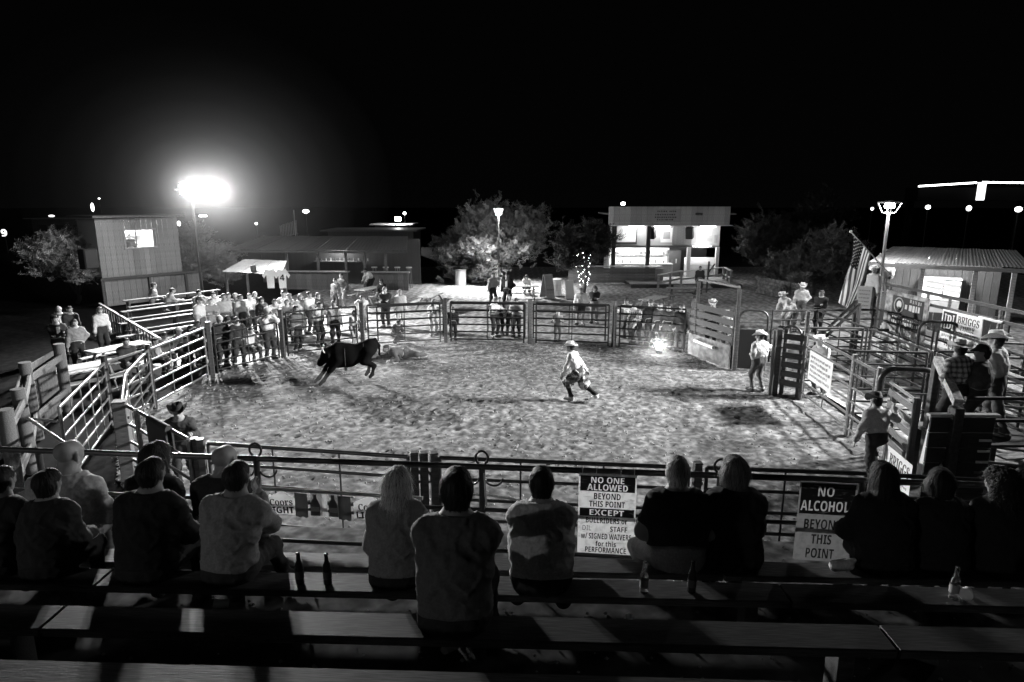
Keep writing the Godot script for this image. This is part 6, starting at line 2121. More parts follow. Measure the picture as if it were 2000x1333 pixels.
	var rp := thing("tie_ribbon", "white ribbon tied between the railing posts beside the seated man's head", "ribbon", gv(905, 966, 5.6))
	pipe("ribbon", [gv(905, 966, 5.6) - rp.position, gv(948, 967, 5.55) - rp.position, gv(1000, 975, 5.52) - rp.position, gv(1040, 985, 5.5) - rp.position], 0.012, mt(0.8, 0.8), rp, 6)
	pipe("ribbon_end", [gv(946, 925, 5.5) - rp.position, gv(948, 965, 5.5) - rp.position, gv(951, 990, 5.5) - rp.position], 0.01, mt(0.8, 0.8), rp, 6)
	# handwritten sheet on the chute fence
	var q1 := Vector3(8.09, 0.00, -17.23)
	var q2 := Vector3(7.90, 0.00, -14.33)
	q1.y = 1.5
	q2.y = 1.5
	a = along(q1, q2, 1587) + Vector3(-0.05, 0, 0)
	b = along(q1, q2, 1632) + Vector3(-0.05, 0, 0)
	q = board("handwritten_sign", "white handwritten sign on the grey pipe chute fence below a cowboy hat", a, b)
	t = q[0]
	W = q[1]
	put("panel", chamfer_mesh(Vector3(W, 0.78, 0.008), 0.002), mt(0.8, 0.6), t, Transform3D(Basis(), Vector3(W / 2, -0.37, 0)))
	for k in 5:
		dashes(t, 0.1, W - 0.1 - 0.15 * (k % 2), -0.12 - k * 0.125, 0.075, 0.15, 0.007, k + 3)
	# sign boards on the catwalk
	var k0 := Vector3(12.88, 0.00, -21.76)
	var k1 := Vector3(12.98, 0.00, -15.84)
	k0.y = 2.5
	k1.y = 2.5
	var off := Vector3(-0.1, 0, 0.04)
	a = along(k0, k1, 1738) + off
	b = along(k0, k1, 1822) + off
	q = board("sponsor_board", "large grey sponsor board with a dark emblem panel on the catwalk", a, b)
	t = q[0]
	W = q[1]
	put("panel", chamfer_mesh(Vector3(W, 1.35, 0.04), 0.008), mt(0.45, 0.8, "conc"), t, Transform3D(Basis(), Vector3(W / 2, -0.68, 0)))
	put("dark_panel", chamfer_mesh(Vector3(W * 0.72, 0.98, 0.01), 0.002), black, t, Transform3D(Basis(), Vector3(W * 0.55, -0.62, 0.026)))
	var ring := []
	for i in 24:
		ring.append(Vector3(W * 0.36 + cos(TAU * i / 24) * 0.24, -0.42 + sin(TAU * i / 24) * 0.24, 0.035))
	pipe("emblem_ring", ring, 0.02, mt(0.45, 0.6), t, 6, true)
	put("emblem", cache_ball(), mt(0.6, 0.6), t, Transform3D(Basis.from_scale(Vector3(0.14, 0.13, 0.012)), Vector3(W * 0.36, -0.4, 0.034)))
	dashes(t, W * 0.5, W * 0.86, -0.44, 0.2, 0.55, 0.033, 5)
	dashes(t, W * 0.6, W * 0.86, -0.22, 0.12, 0.3, 0.033, 6)
	dashes(t, W * 0.22, W * 0.88, -0.8, 0.13, 0.5, 0.033, 7)
	dashes(t, W * 0.22, W * 0.88, -0.98, 0.13, 0.5, 0.033, 8)
	a = along(k0, k1, 1852) + off * 1.4
	b = along(k0, k1, 1931) + off * 1.4
	a.y = 2.3
	b.y = 2.3
	q = board("family_sign", "white BRIGGS FAMILY sign with a black letter block on the catwalk", a, b)
	t = q[0]
	W = q[1]
	var hs := 1.12
	put("panel", chamfer_mesh(Vector3(W, hs, 0.03), 0.006), mt(0.82, 0.6), t, Transform3D(Basis(), Vector3(W / 2, -hs / 2, 0)))
	put("letter_block", chamfer_mesh(Vector3(W * 0.34, hs * 0.5, 0.006), 0.002), black, t, Transform3D(Basis(), Vector3(W * 0.21, -hs * 0.29, 0.018)))
	text("B", hs * 0.36, white, t, Vector3(W * 0.21, -hs * 0.29, 0.024), W * 0.13, true, "Droid Serif")
	for s in [-1.0, 1.0]:
		text("I", hs * 0.4, white, t, Vector3(W * 0.21 + s * W * 0.105, -hs * 0.29, 0.024), W * 0.05, true, "Droid Serif")
	text("BRIGGS", hs * 0.19, black, t, Vector3(W * 0.68, -hs * 0.17, 0.017), W * 0.52, true, "Droid Serif")
	text("FAMILY", hs * 0.13, black, t, Vector3(W * 0.68, -hs * 0.36, 0.017), W * 0.34, false, "Droid Serif")
	dashes(t, W * 0.42, W * 0.95, -hs * 0.5, 0.06, 0.03, 0.0175, 12)
	for k in 3:
		dashes(t, W * (0.06 + 0.05 * k), W * (0.95 - 0.06 * k), -hs * (0.66 + 0.12 * k), 0.08, 0.3, 0.0175, 20 + k)
	# white sheet under the flag
	a = gv(1676, 560, 22.2)
	b = gv(1700, 564, 22.0)
	q = board("paper_sign", "tall white printed sheet hanging just below the flag", a, b)
	t = q[0]
	W = maxf(q[1], 0.45)
	put("panel", chamfer_mesh(Vector3(W, 0.95, 0.006), 0.002), mt(0.75, 0.6), t, Transform3D(Basis(), Vector3(W / 2, -0.45, 0)))
	for k in 6:
		dashes(t, 0.06, W - 0.06, -0.12 - k * 0.13, 0.05, 0.35, 0.005, 30 + k)
	# lower BRIGGS sheets by the climbing cowboy
	a = gv(1733, 868, 11.3)
	b = gv(1786, 893, 10.3)
	q = board("family_sheet", "white sheet reading BRIGGS low behind the climbing cowboy's boots", a + Vector3(0, 0, 0), Vector3(b.x, a.y, b.z))
	t = q[0]
	W = q[1]
	put("panel", chamfer_mesh(Vector3(W, 0.62, 0.006), 0.002), mt(0.8, 0.6), t, Transform3D(Basis(), Vector3(W / 2, -0.31, 0)))
	text("BRIGGS", 0.22, black, t, Vector3(W * 0.55, -0.2, 0.005), W * 0.75, true, "Droid Serif")
	dashes(t, W * 0.15, W * 0.9, -0.4, 0.05, 0.2, 0.0045, 41)
	dashes(t, W * 0.15, W * 0.9, -0.5, 0.05, 0.2, 0.0045, 42)
	var tt := thing("folded_banner", "white triangular folded banner hanging beneath the sloping frame at right", "banner", gv(1817, 815, 10.7))
	var pts := [gv(1818, 815, 10.7) - tt.position, gv(1842, 930, 10.0) - tt.position, gv(1789, 930, 10.5) - tt.position]
	var st := SurfaceTool.new()
	st.begin(Mesh.PRIMITIVE_TRIANGLES)
	var nn: Vector3 = ((pts[1] - pts[0]) as Vector3).cross(pts[2] - pts[0]).normalized()
	nn = nn if nn.z > 0 else -nn
	for s in [0.0, -0.02]:
		face(st, [pts[0] + nn * s, pts[1] + nn * s, pts[2] + nn * s], nn if s == 0.0 else -nn)
	put("cloth", st.commit(), mt(0.8, 0.8), tt)
	rod("edge_roll", pts[0], pts[1], 0.03, mt(0.5, 0.7), tt, 8)
	for k in 4:
		var u := 0.2 + 0.17 * k
		var p0: Vector3 = pts[2].lerp(pts[1], 0.42 + 0.13 * k) + Vector3(0, 0.06, 0) + nn * 0.006
		var p1: Vector3 = p0 + (pts[0] - pts[2]).normalized() * (0.34 - 0.05 * k)
		rod("print_line", p0, p1, 0.012, black, tt, 5)
	flag()

func flag() -> void:
	var a := gv(1664, 456, 23.0)
	var b := gv(1742, 540, 23.2)
	var t := thing("national_flag", "striped and starred flag hanging from a slanting pole above the chutes", "flag", a)
	rod("pole", Vector3(-0.03, 0.04, 0), b - a, 0.022, mt(0.4, 0.5), t)
	put("finial", cache_ball(), mt(0.6, 0.3), t, Transform3D(Basis.from_scale(Vector3.ONE * 0.05), Vector3(-0.04, 0.06, 0)))
	var nu := 39
	var nv := 36
	var h0 := gv(1667, 462, 23.0) - a
	var h1 := gv(1704, 497, 23.1) - a
	var grid := []
	for i in nu + 1:
		var u := float(i) / nu
		var col := []
		for j in nv + 1:
			var v := float(j) / nv
			var p: Vector3 = h0.lerp(h1, u)
			p.x += -0.32 * v * (0.4 + u) + 0.09 * v * sin(u * 9.0 + v * 3.0) - 0.1 * v * v
			p.y -= v * (2.35 - 0.25 * u)
			p.z += 0.14 * sqrt(v) * sin(u * 11.0 + v * 4.0 + 0.6) + 0.05 * sin(v * 7.0 + u * 5.0)
			col.append(p)
		grid.append(col)
	var sets := {"white_stripe": SurfaceTool.new(), "red_stripe": SurfaceTool.new(), "blue_canton": SurfaceTool.new(), "star": SurfaceTool.new()}
	for k in sets:
		sets[k].begin(Mesh.PRIMITIVE_TRIANGLES)
	for i in nu:
		for j in nv:
			var key := "red_stripe" if (i / 3) % 2 == 0 else "white_stripe"
			if i < 21 and j < 14:
				key = "blue_canton"
				if i % 3 == 1 and j % 2 == (1 if (i / 3) % 2 else 0):
					key = "star"
			var q := [grid[i][j], grid[i + 1][j], grid[i + 1][j + 1], grid[i][j + 1]]
			var nn: Vector3 = ((q[1] - q[0]) as Vector3).cross(q[3] - q[0]).normalized()
			nn = nn if nn.z > 0 else -nn
			if key == "star":
				face(sets["blue_canton"], q, nn)
				var c: Vector3 = (q[0] + q[2]) * 0.5 + nn * 0.004
				var sp := []
				for k in 10:
					var r := 0.032 if k % 2 == 0 else 0.014
					sp.append(c + Vector3(sin(TAU * k / 10) * r, cos(TAU * k / 10) * r, 0))
				for k in 10:
					face(sets["star"], [c, sp[k], sp[(k + 1) % 10]], nn)
			else:
				face(sets[key], q, nn)
	put("white_stripe", sets["white_stripe"].commit(), mt(0.8, 0.9, "", 0.0, "thin"), t)
	put("red_stripe", sets["red_stripe"].commit(), mt(0.07, 0.9, "", 0.0, "thin"), t)
	put("blue_canton", sets["blue_canton"].commit(), mt(0.02, 0.9, "", 0.0, "thin"), t)
	put("star", sets["star"].commit(), mt(0.8, 0.9), t)

# ------------------------------------------------------------------ bull, bullfighter, thrown rider
func bull_and_fighter() -> void:
	var t := thing("bull", "black horned bull bucking across the arena towards the left fence", "bull", Vector3(-4.88, 0.00, -18.85), 1.8)
	t.scale = Vector3.ONE * 0.86
	var U := Vector3.UP
	var b := [
		bone(Vector3(0, 0.98, -0.4), Vector3(0, 1.0, -0.05), 0.33, 0.34, 0, U, 1.2),
		bone(Vector3(0, 1.0, -0.05), Vector3(0, 1.1, 0.38), 0.34, 0.3, 0, U, 1.08),
		bone(Vector3(0, 1.12, 0.38), Vector3(0, 1.26, 0.66), 0.29, 0.27, 0, U, 1.15),
		bone(Vector3(0, 1.33, -0.42), Vector3(0, 1.28, -0.1), 0.17, 0.15),
		bone(Vector3(0, 1.12, -0.5), Vector3(0, 1.1, -0.82), 0.27, 0.19, 0, U, 1.25),
		bone(Vector3(0, 1.06, -0.84), Vector3(0, 0.82, -1.02), 0.16, 0.105),
		bone(Vector3(0, 0.82, -1.02), Vector3(0, 0.77, -1.06), 0.11, 0.1),
		bone(Vector3(0, 0.72, -0.5), Vector3(0, 0.8, -0.76), 0.12, 0.08),
		bone(Vector3(0, 1.48, 0.72), Vector3(0, 1.54, 0.86), 0.05, 0.035),
		bone(Vector3(0, 1.54, 0.86), Vector3(0.05, 1.3, 1.0), 0.033, 0.025),
		bone(Vector3(0.05, 1.3, 1.0), Vector3(0.1, 0.95, 0.98), 0.025, 0.04),
	]
	for s in [-1.0, 1.0]:
		var f := 0.0 if s < 0 else 0.14
		b.append(bone(Vector3(s * 0.2, 0.95, -0.45), Vector3(s * 0.19, 0.58, -0.7 - f), 0.18, 0.105))
		b.append(bone(Vector3(s * 0.19, 0.58, -0.7 - f), Vector3(s * 0.18, 0.2, -0.96 - f * 1.3), 0.085, 0.055))
		b.append(bone(Vector3(s * 0.18, 0.2, -0.96 - f * 1.3), Vector3(s * 0.18, 0.06, -1.1 - f * 1.4), 0.056, 0.06))
		b.append(bone(Vector3(s * 0.18, 1.14, 0.58), Vector3(s * 0.22, 0.84, 0.44 - f), 0.23, 0.16))
		b.append(bone(Vector3(s * 0.22, 0.84, 0.44 - f), Vector3(s * 0.19, 0.62, 0.78 - f), 0.13, 0.075))
		b.append(bone(Vector3(s * 0.19, 0.62, 0.78 - f), Vector3(s * 0.18, 0.32, 0.7 - f), 0.062, 0.05))
		b.append(bone(Vector3(s * 0.18, 0.32, 0.7 - f), Vector3(s * 0.18, 0.22, 0.62 - f), 0.054, 0.056))
		b.append(bone(Vector3(s * 0.13, 1.12, -0.8), Vector3(s * 0.29, 1.08, -0.76), 0.035, 0.055, 0, U, 1.3))
		b.append(bone(Vector3(s * 0.07, 0.95, -0.95), Vector3(s * 0.06, 0.85, -1.02), 0.085, 0.065))
	var d := mesh_field(b, 0.026, 32.0)
	put("body", array_mesh(d.v, d.n, d.i), mt(0.005, 0.9, "", 0.0, "dull"), t)
	for s in [-1.0, 1.0]:
		var pts := []
		for i in 8:
			var u := i / 7.0
			pts.append(Vector3(s * (0.09 + 0.2 * sin(u * 1.5)), 1.17 + 0.22 * u * u, -0.86 - 0.08 * u))
		pipe("horn", pts, 0.024, mt(0.6, 0.4), t, 8)
		put("eye", cache_ball(), mt(0.01, 0.1), t, Transform3D(Basis.from_scale(Vector3.ONE * 0.022), Vector3(s * 0.14, 1.03, -0.92)))
	for z in [-0.2, 0.44]:
		var ring := []
		for i in 24:
			var an := TAU * i / 24
			var rx := 0.352 if z < 0 else 0.32
			var ry := 0.4 if z < 0 else 0.345
			ring.append(Vector3(cos(an) * rx, (0.995 if z < 0 else 1.14) + sin(an) * ry, z))
		pipe("rope", ring, 0.01, mt(0.07, 0.9, "cloth"), t, 6, true)
	rod("cow_bell", Vector3(0, 0.6, -0.2), Vector3(0, 0.46, -0.2), 0.05, mt(0.2, 0.4, "", 0.5), t, 8)
	# bullfighter
	var f := person("person in a white shirt, braces and baggy printed shorts lunging in the arena", Vector3(1.81, 0.00, -17.04), 1.0, "fighter", {"shirt": 0.82, "pants": 0.02, "hair": "short", "hat": "cowboy", "hatg": 0.8, "fat": 1.1, "shoe": 0.5}, "", 0.018, {"look": 0.15, "curl": 0.6, "kr": [0.4, -0.2, -1.0]})
	var sk: Dictionary = cache["figfighter|1.10|false|2.00|2.00|0.018|" + str({"look": 0.15, "curl": 0.6, "kr": [0.4, -0.2, -1.0]})].sk
	var P: Vector3 = sk.P
	var up: Vector3 = sk.up
	var rt: Vector3 = sk.rt
	var hips := []
	for q in sk.b:
		if q[6] == 7:
			hips.append(bone(q[0], q[0].lerp(q[1], 0.9), 0.14, 0.15, 0))
	hips.append(bone(P - up * 0.06, P + up * 0.09, 0.135, 0.13, 0, rt, 1.3))
	var sd := mesh_field(hips, 0.018, 34.0)
	var V: PackedVector3Array = sd.v
	var N: PackedVector3Array = sd.n
	var C := PackedColorArray()
	for i in V.size():
		var p := V[i]
		V[i] = p + N[i] * fold_noise.get_noise_3d(p.x * 7.0, p.y * 5.0, p.z * 7.0) * 0.05
		var w := fold_noise.get_noise_3d(p.x * 4.0 + 9.0, p.y * 5.0, p.z * 4.0)
		var k := 0.6 if w > 0.2 else (0.12 if w > -0.1 else 0.04)
		C.append(Color(k, k, k))
	put("printed_shorts", array_mesh(V, smooth_normals(V, sd.i), sd.i, C), mt(0.8, 0.9, "", 0.0, "vc"), f)
	var neck: Vector3 = sk.neck
	var back: Vector3 = up.cross(rt)
	if back.z < 0:
		back = -back
	for s in [-1.0, 1.0]:
		pipe("brace", [P + up * 0.1 + rt * s * 0.09 + back * 0.17, P + up * 0.26 + rt * s * 0.03 + back * 0.155, P + up * 0.4 + rt * -s * 0.09 + back * 0.145, neck + rt * -s * 0.1 - up * 0.03 + back * 0.075, neck + rt * -s * 0.1 - up * 0.04 - back * 0.08], 0.014, mt(0.02, 0.8), f, 6)
	# thrown rider scrambling on the sand behind the bull
	person("person in dark clothes rolling on the sand behind the bull's rump", Vector3(-3.77, 0.00, -21.78), 2.0, "fallen", {"shirt": 0.07, "pants": 0.06, "hair": "short", "hat": "", "shoe": 0.05}, "", 0.026)
	var fh := thing("cowboy_hat", "pale hat lost on the sand beside the fallen rider", "hat", Vector3(-3.99, 0.00, -21.41), 0.4)
	put("felt", hat_mesh("cowboy"), mt(0.6, 0.8, "cloth"), fh, Transform3D(Basis.from_euler(Vector3(0.5, 0, 0.3)), Vector3(0, 0.1, 0)))
	haze(t.position + Vector3(-0.9, 0.1, 0.3), Vector3(1.4, 0.7, 1.0), 0.12, "dust")
	haze(t.position + Vector3(0.9, 0.25, -0.2), Vector3(1.3, 0.9, 1.0), 0.1, "dust")
	haze(Vector3(-3.57, 0.00, -21.63) + Vector3(0, 0.4, 0), Vector3(3.2, 1.6, 2.0), 0.03, "dust")

# ------------------------------------------------------------------ people
func toward(at: Vector3, target: Vector3) -> float:
	var d := target - at
	return atan2(-d.x, -d.z)

# [place, pose, shirt, trousers, hair, hat, scale, label, more]
func crowd() -> void:
	var c := Vector3(0.5, 0, -15)
	var L := [
		# standing rows at the left
		[Vector3(-13.27, 0.00, -26.88), "stand", 0.2, 0.05, "short", "", 1.0, "man with a dark face standing highest behind the left rows", {}],
		[Vector3(-12.04, 0.00, -24.29), "stand", 0.6, 0.08, "short", "cap", 1.03, "big man in a pale loose shirt at the left end of the standing row", {"fat": 1.2, "sleeve": 0.8}],
		[Vector3(-11.95, 0.00, -25.10), "folded", 0.25, 0.3, "short", "", 1.0, "person in a grey waistcoat over white sleeves, second from the left end of the row", {}],
		[Vector3(-12.50, 0.00, -26.57), "stand", 0.75, 0.05, "short", "", 1.0, "person in white standing behind the grey waistcoat", {}],
		[Vector3(-11.61, 0.00, -25.52), "stand", 0.45, 0.1, "short", "", 1.0, "bearded-looking man in a grey shirt left of the capped man", {"fat": 1.1}],
		[Vector3(-11.53, 0.00, -25.81), "stand", 0.1, 0.05, "short", "", 1.0, "pale faced person in dark clothes behind the grey shirts", {}],
		[Vector3(-11.26, 0.00, -25.83), "pocket", 0.5, 0.06, "short", "cap", 1.03, "broad man in a cap and two tone shirt at the middle of the left row", {"fat": 1.15}],
		[Vector3(-11.07, 0.00, -25.81), "stand", 0.6, 0.05, "short", "", 1.0, "person in pale top half hidden behind the capped man", {}],
		[Vector3(-10.94, 0.00, -26.43), "folded", 0.8, 0.03, "short", "", 1.0, "man in a white shirt with folded arms and black trousers", {}],
		[Vector3(-10.83, 0.00, -26.75), "stand", 0.05, 0.03, "short", "", 1.0, "white haired man in a dark jacket behind the folded arms", {"hairg": 0.6}],
		[Vector3(-10.10, 0.00, -25.51), "stand", 0.08, 0.03, "long", "", 0.97, "dark haired person in black standing right of the white haired man", {"female": true}],
		[Vector3(-9.45, 0.00, -25.24), "lean_far", 0.8, 0.1, "short", "", 1.0, "person in a bright white shirt bending over the rail left of centre", {}],
		[Vector3(-9.46, 0.00, -26.26), "drink", 0.7, 0.1, "short", "", 1.0, "person in pale clothes lifting a drink in the left crowd", {}],
		[Vector3(-9.35, 0.00, -26.56), "stand", 0.75, 0.2, "bob", "", 0.97, "fair haired woman in white between the drinker and the white dress", {"female": true, "hairg": 0.3}],
		[Vector3(-8.70, 0.00, -24.42), "folded", 0.22, 0.05, "short", "", 1.0, "young man in a grey shirt with crossed arms in front of the fair woman", {}],
		[Vector3(-8.76, 0.00, -26.25), "stand", 0.8, 0.7, "bob", "", 0.98, "woman in a white dress near the bar shed corner", {"female": true, "hairg": 0.25}],
		[Vector3(-8.42, 0.00, -26.29), "folded", 0.82, 0.03, "short", "", 1.03, "tall man in a white shirt with crossed arms and dark trousers beside the white dress", {"sleeve": 0.8}],
		[Vector3(-8.35, 0.00, -27.28), "stand", 0.04, 0.04, "long", "", 0.95, "dark haired woman in black standing right of the tall white shirt", {"female": true}],
		[Vector3(-7.34, 0.00, -24.03), "rail", 0.8, 0.06, "short", "", 1.0, "person in a white vest leaning on the panel behind the bull", {"sleeve": 0.1}],
		[Vector3(-6.78, 0.00, -24.04), "stand", 0.75, 0.04, "short", "", 0.97, "slim person in a white top and black trousers behind the bull's back", {"sleeve": 0.1}],
		# at the left fence
		[Vector3(-10.43, 0.00, -20.88), "rail", 0.06, 0.04, "short", "", 0.87, "dark haired youth in a dark jumper at the left fence panel", {}],
		[Vector3(-9.69, 0.00, -20.83), "stand", 0.03, 0.03, "short", "cap", 0.97, "man in a cap and dark jacket close behind the left fence", {}],
		[Vector3(-9.67, 0.00, -21.34), "stand", 0.5, 0.1, "short", "cap", 0.88, "boy in a white cap between the two dark jackets", {}],
		[Vector3(-9.18, 0.00, -20.93), "hip", 0.03, 0.03, "short", "", 0.97, "dark haired man in a black jacket behind the left fence", {}],
		[Vector3(-8.52, 0.00, -21.91), "photo", 0.7, 0.03, "short", "cap", 1.0, "man in a white cap and shirt with black trousers beside the fence post", {}],
		[Vector3(-7.87, 0.00, -22.94), "stand", 0.12, 0.02, "short", "", 1.0, "man in a grey top and black trousers behind the second panel", {}],
		[Vector3(-5.98, 0.00, -23.81), "rail", 0.8, 0.5, "short", "", 0.86, "child in white standing at the thick fence post", {}],
		[Vector3(-3.22, 0.00, -25.88), "rail", 0.75, 0.6, "bob", "", 0.86, "woman in white bending over two children at the right of the rump panel", {"female": true, "hairg": 0.2}],
		# centre, standing behind the back fence
		[Vector3(-6.47, 0.00, -27.09), "stoop", 0.8, 0.3, "short", "", 1.0, "person in a white shirt stooping left of the man in black", {}],
		[Vector3(-5.55, 0.00, -27.74), "folded", 0.02, 0.02, "short", "", 1.02, "man dressed all in black standing behind the back fence", {"fat": 1.1, "hairg": 0.2}],
		[Vector3(-4.88, 0.00, -27.72), "stand", 0.8, 0.7, "short", "", 1.0, "person dressed all in white beside the man in black", {"hairg": 0.3}],
		[Vector3(-4.55, 0.00, -24.58), "crouch", 0.03, 0.03, "short", "", 0.8, "dark clothed child crouching below the person in white", {}],
		[Vector3(-2.35, 0.00, -25.04), "stand", 0.02, 0.02, "short", "", 0.78, "child in black standing close behind the back fence post", {}],
		[Vector3(-1.02, 0.00, -33.49), "hip", 0.45, 0.03, "short", "", 1.02, "man in a pale jacket with a phone above the back fence", {}],
		[Vector3(-0.24, 0.00, -32.82), "hip", 0.02, 0.02, "short", "", 1.03, "man in a dark suit over a white shirt above the back fence", {"suit": true}],
		[Vector3(-0.66, 0.00, -25.52), "rail", 0.78, 0.03, "thick", "", 1.0, "person in a white shirt and black trousers at the back fence", {}],
		[Vector3(-0.08, 0.00, -26.09), "stand", 0.2, 0.03, "short", "", 0.97, "person in grey between the white shirt and the dark haired boy", {}],
		[Vector3(0.17, 0.00, -25.64), "rail", 0.4, 0.03, "thick", "", 0.93, "dark haired boy in a pale shirt at the back fence", {}],
		[Vector3(-0.51, 0.00, -26.16), "stand", 0.1, 0.03, "short", "", 0.88, "shorter person in dark clothes half hidden at the back fence", {}],
		[Vector3(1.81, 0.00, -24.79), "rail", 0.35, 0.3, "short", "", 0.74, "small child in grey behind the back panel above the bullfighter", {}],
		[Vector3(3.07, 0.00, -28.26), "hip", 0.8, 0.03, "short", "", 1.0, "heavy man in a white shirt and dark shorts behind the back fence", {"fat": 1.25, "leg": 0.9}],
		[Vector3(3.74, 0.00, -28.70), "folded", 0.03, 0.3, "bob", "", 0.97, "woman in a black waistcoat with white sleeves behind the back fence", {"female": true}],
		[Vector3(4.63, 0.00, -25.38), "rail", 0.75, 0.1, "thick", "", 0.98, "dark haired person in white left of the plaid shirt", {}],
		[Vector3(5.32, 0.00, -24.29), "stand", 0.02, 0.02, "thick", "", 1.0, "person in black with long dark hair right of the plaid shirt", {}],
		[Vector3(5.63, 0.00, -24.04), "stand", 0.1, 0.02, "short", "", 0.97, "person in dark clothes second right of the plaid shirt", {}],
		[Vector3(5.86, 0.00, -23.54), "hip", 0.03, 0.03, "long", "", 0.96, "dark haired woman in black third right of the plaid shirt", {"female": true}],
		[Vector3(6.21, 0.00, -23.05), "stand", 0.02, 0.02, "short", "", 1.0, "person in black with a white cord standing next to the alley fence", {}],
		# chutes
		[Vector3(7.52, 0.00, -23.63), "stand", 0.02, 0.02, "short", "cowboy", 1.0, "man in black with a white cowboy hat behind the dark plank alley fence", {}],
		[Vector3(7.93, 0.00, -22.97), "stoop", 0.6, 0.1, "short", "cowboy", 1.0, "stooping man whose white hat shows behind the alley fence", {}],
		[Vector3(12.98, 0.00, -28.45), "hip", 0.55, 0.08, "short", "cowboy", 1.03, "man in a white cowboy hat and pale shirt above the chute gate", {}],
		[Vector3(12.02, 0.00, -27.60), "stoop", 0.6, 0.3, "short", "cowboy", 1.0, "man in pale clothes bending his head left of the cowboys above the chute gate", {}],
		[Vector3(11.93, 0.00, -26.81), "stoop", 0.75, 0.1, "short", "", 0.95, "man in a white shirt stooping between two cowboys", {"hairg": 0.5}],
		[Vector3(12.98, 0.00, -26.60), "folded", 0.015, 0.02, "short", "", 1.02, "burly man in black with his back to the low block wall", {"fat": 1.3}],
		[Vector3(8.66, 0.00, -17.44), "rail", 0.35, 0.05, "short", "cowboy", 1.0, "man in a white hat behind the white handwritten sign", {}],
		[Vector3(13.82, 0.00, -24.33), "stand", 0.5, 0.03, "short", "cowboy", 1.0, "man in a pale cowboy hat on the catwalk beside the flag", {"up": 1.18}],
		[Vector3(17.60, 0.00, -30.01), "armup", 0.82, 0.05, "short", "", 1.0, "man in a white shirt raising one arm on the catwalk by the lamp post", {"up": 1.18}],
		# far left
		[Vector3(-16.29, 0.00, -22.68), "stand", 0.02, 0.02, "", "", 1.0, "bald man in a dark suit at the back of the far left group", {"suit": true}],
		[Vector3(-14.96, 0.00, -20.61), "folded", 0.02, 0.02, "short", "", 1.0, "man with a white collar in front of the bald far left man", {"suit": true}],
		[Vector3(-16.00, 0.00, -22.81), "stand", 0.03, 0.02, "short", "", 1.0, "dark haired man in black beside the bald far left man", {}],
		[Vector3(-14.22, 0.00, -20.42), "hip", 0.25, 0.02, "short", "", 1.0, "man with a pale strap in the far left group nearest the white plank", {}],
		[Vector3(-14.86, 0.00, -22.72), "stand", 0.7, 0.03, "long", "", 0.98, "woman in a long pale shirt and black trousers standing by the picket rail", {"female": true, "hairg": 0.15}],
	]
	for k in L.size():
		var e: Array = L[k]
		var at: Vector3 = e[0]
		var o: Dictionary = {"shirt": e[2], "pants": e[3], "hair": e[4], "hat": e[5], "scale": e[6]}
		o.merge(e[8], true)
		if e[5] == "cowboy":
			o.hatg = 0.75
			o.hair = "short"
		elif e[5] == "cap":
			o.hatg = [0.6, 0.05, 0.7][k % 3]
		if not o.has("hairg"):
			o.hairg = [0.02, 0.05, 0.1][k % 3]
		o.skin = [0.34, 0.28, 0.38][k % 3]
		at.y = o.get("up", 0.0)
		o.scale *= rng.randf_range(0.96, 1.04)
		var f := person(e[7], at, toward(at, c) + rng.randf_range(-0.55, 0.55), e[1], o, "")
		if o.has("suit"):
			put("shirt_front", chamfer_mesh(Vector3(0.1, 0.34, 0.03), 0.01), mt(0.75, 0.8), f, Transform3D(Basis.from_euler(Vector3(0.1, 0, 0)), Vector3(0, 1.24, -0.165)))
	# children and others sitting low behind the first bright panels
	var K := [
		[Vector3(-11.89, 0.00, -19.16), "sit", 0.04, "short", "", "dark haired person sitting nearest the alley return panel", 1.0],
		[Vector3(-11.52, 0.00, -19.99), "sit", 0.5, "short", "", "child in a pale top sitting behind the corner of the bright panel", 0.85],
		[Vector3(-11.49, 0.00, -20.62), "sit", 0.1, "thick", "", "dark haired child in dark clothes sitting behind the white rails", 0.9],
		[Vector3(-11.46, 0.00, -21.33), "sit", 0.7, "short", "cap", "child in a pale cap sitting behind the middle of the white rails", 0.9],
		[Vector3(-11.03, 0.00, -20.97), "crouch", 0.06, "short", "", "crouching dark child behind the white rails", 0.9],
		[Vector3(-11.05, 0.00, -21.53), "sit", 0.2, "bob", "", "woman in grey sitting low behind the white rails near the post", 0.95],
		[Vector3(-10.60, 0.00, -22.04), "crouch", 0.05, "short", "", "crouching youth in black at the foot of the fence post left of the dark jackets", 0.9],
		[Vector3(-9.14, 0.00, -21.78), "sit", 0.6, "short", "", "child in white sitting low between the dark jackets and the white cap", 0.85],
	]
	for k in K.size():
		var e: Array = K[k]
		person(e[5], e[0], toward(e[0], c) + rng.randf_range(-0.4, 0.4), e[1], {"shirt": e[2], "pants": 0.04, "hair": e[3], "hairg": 0.02, "hat": e[4], "hatg": 0.6, "scale": e[6]}, "")
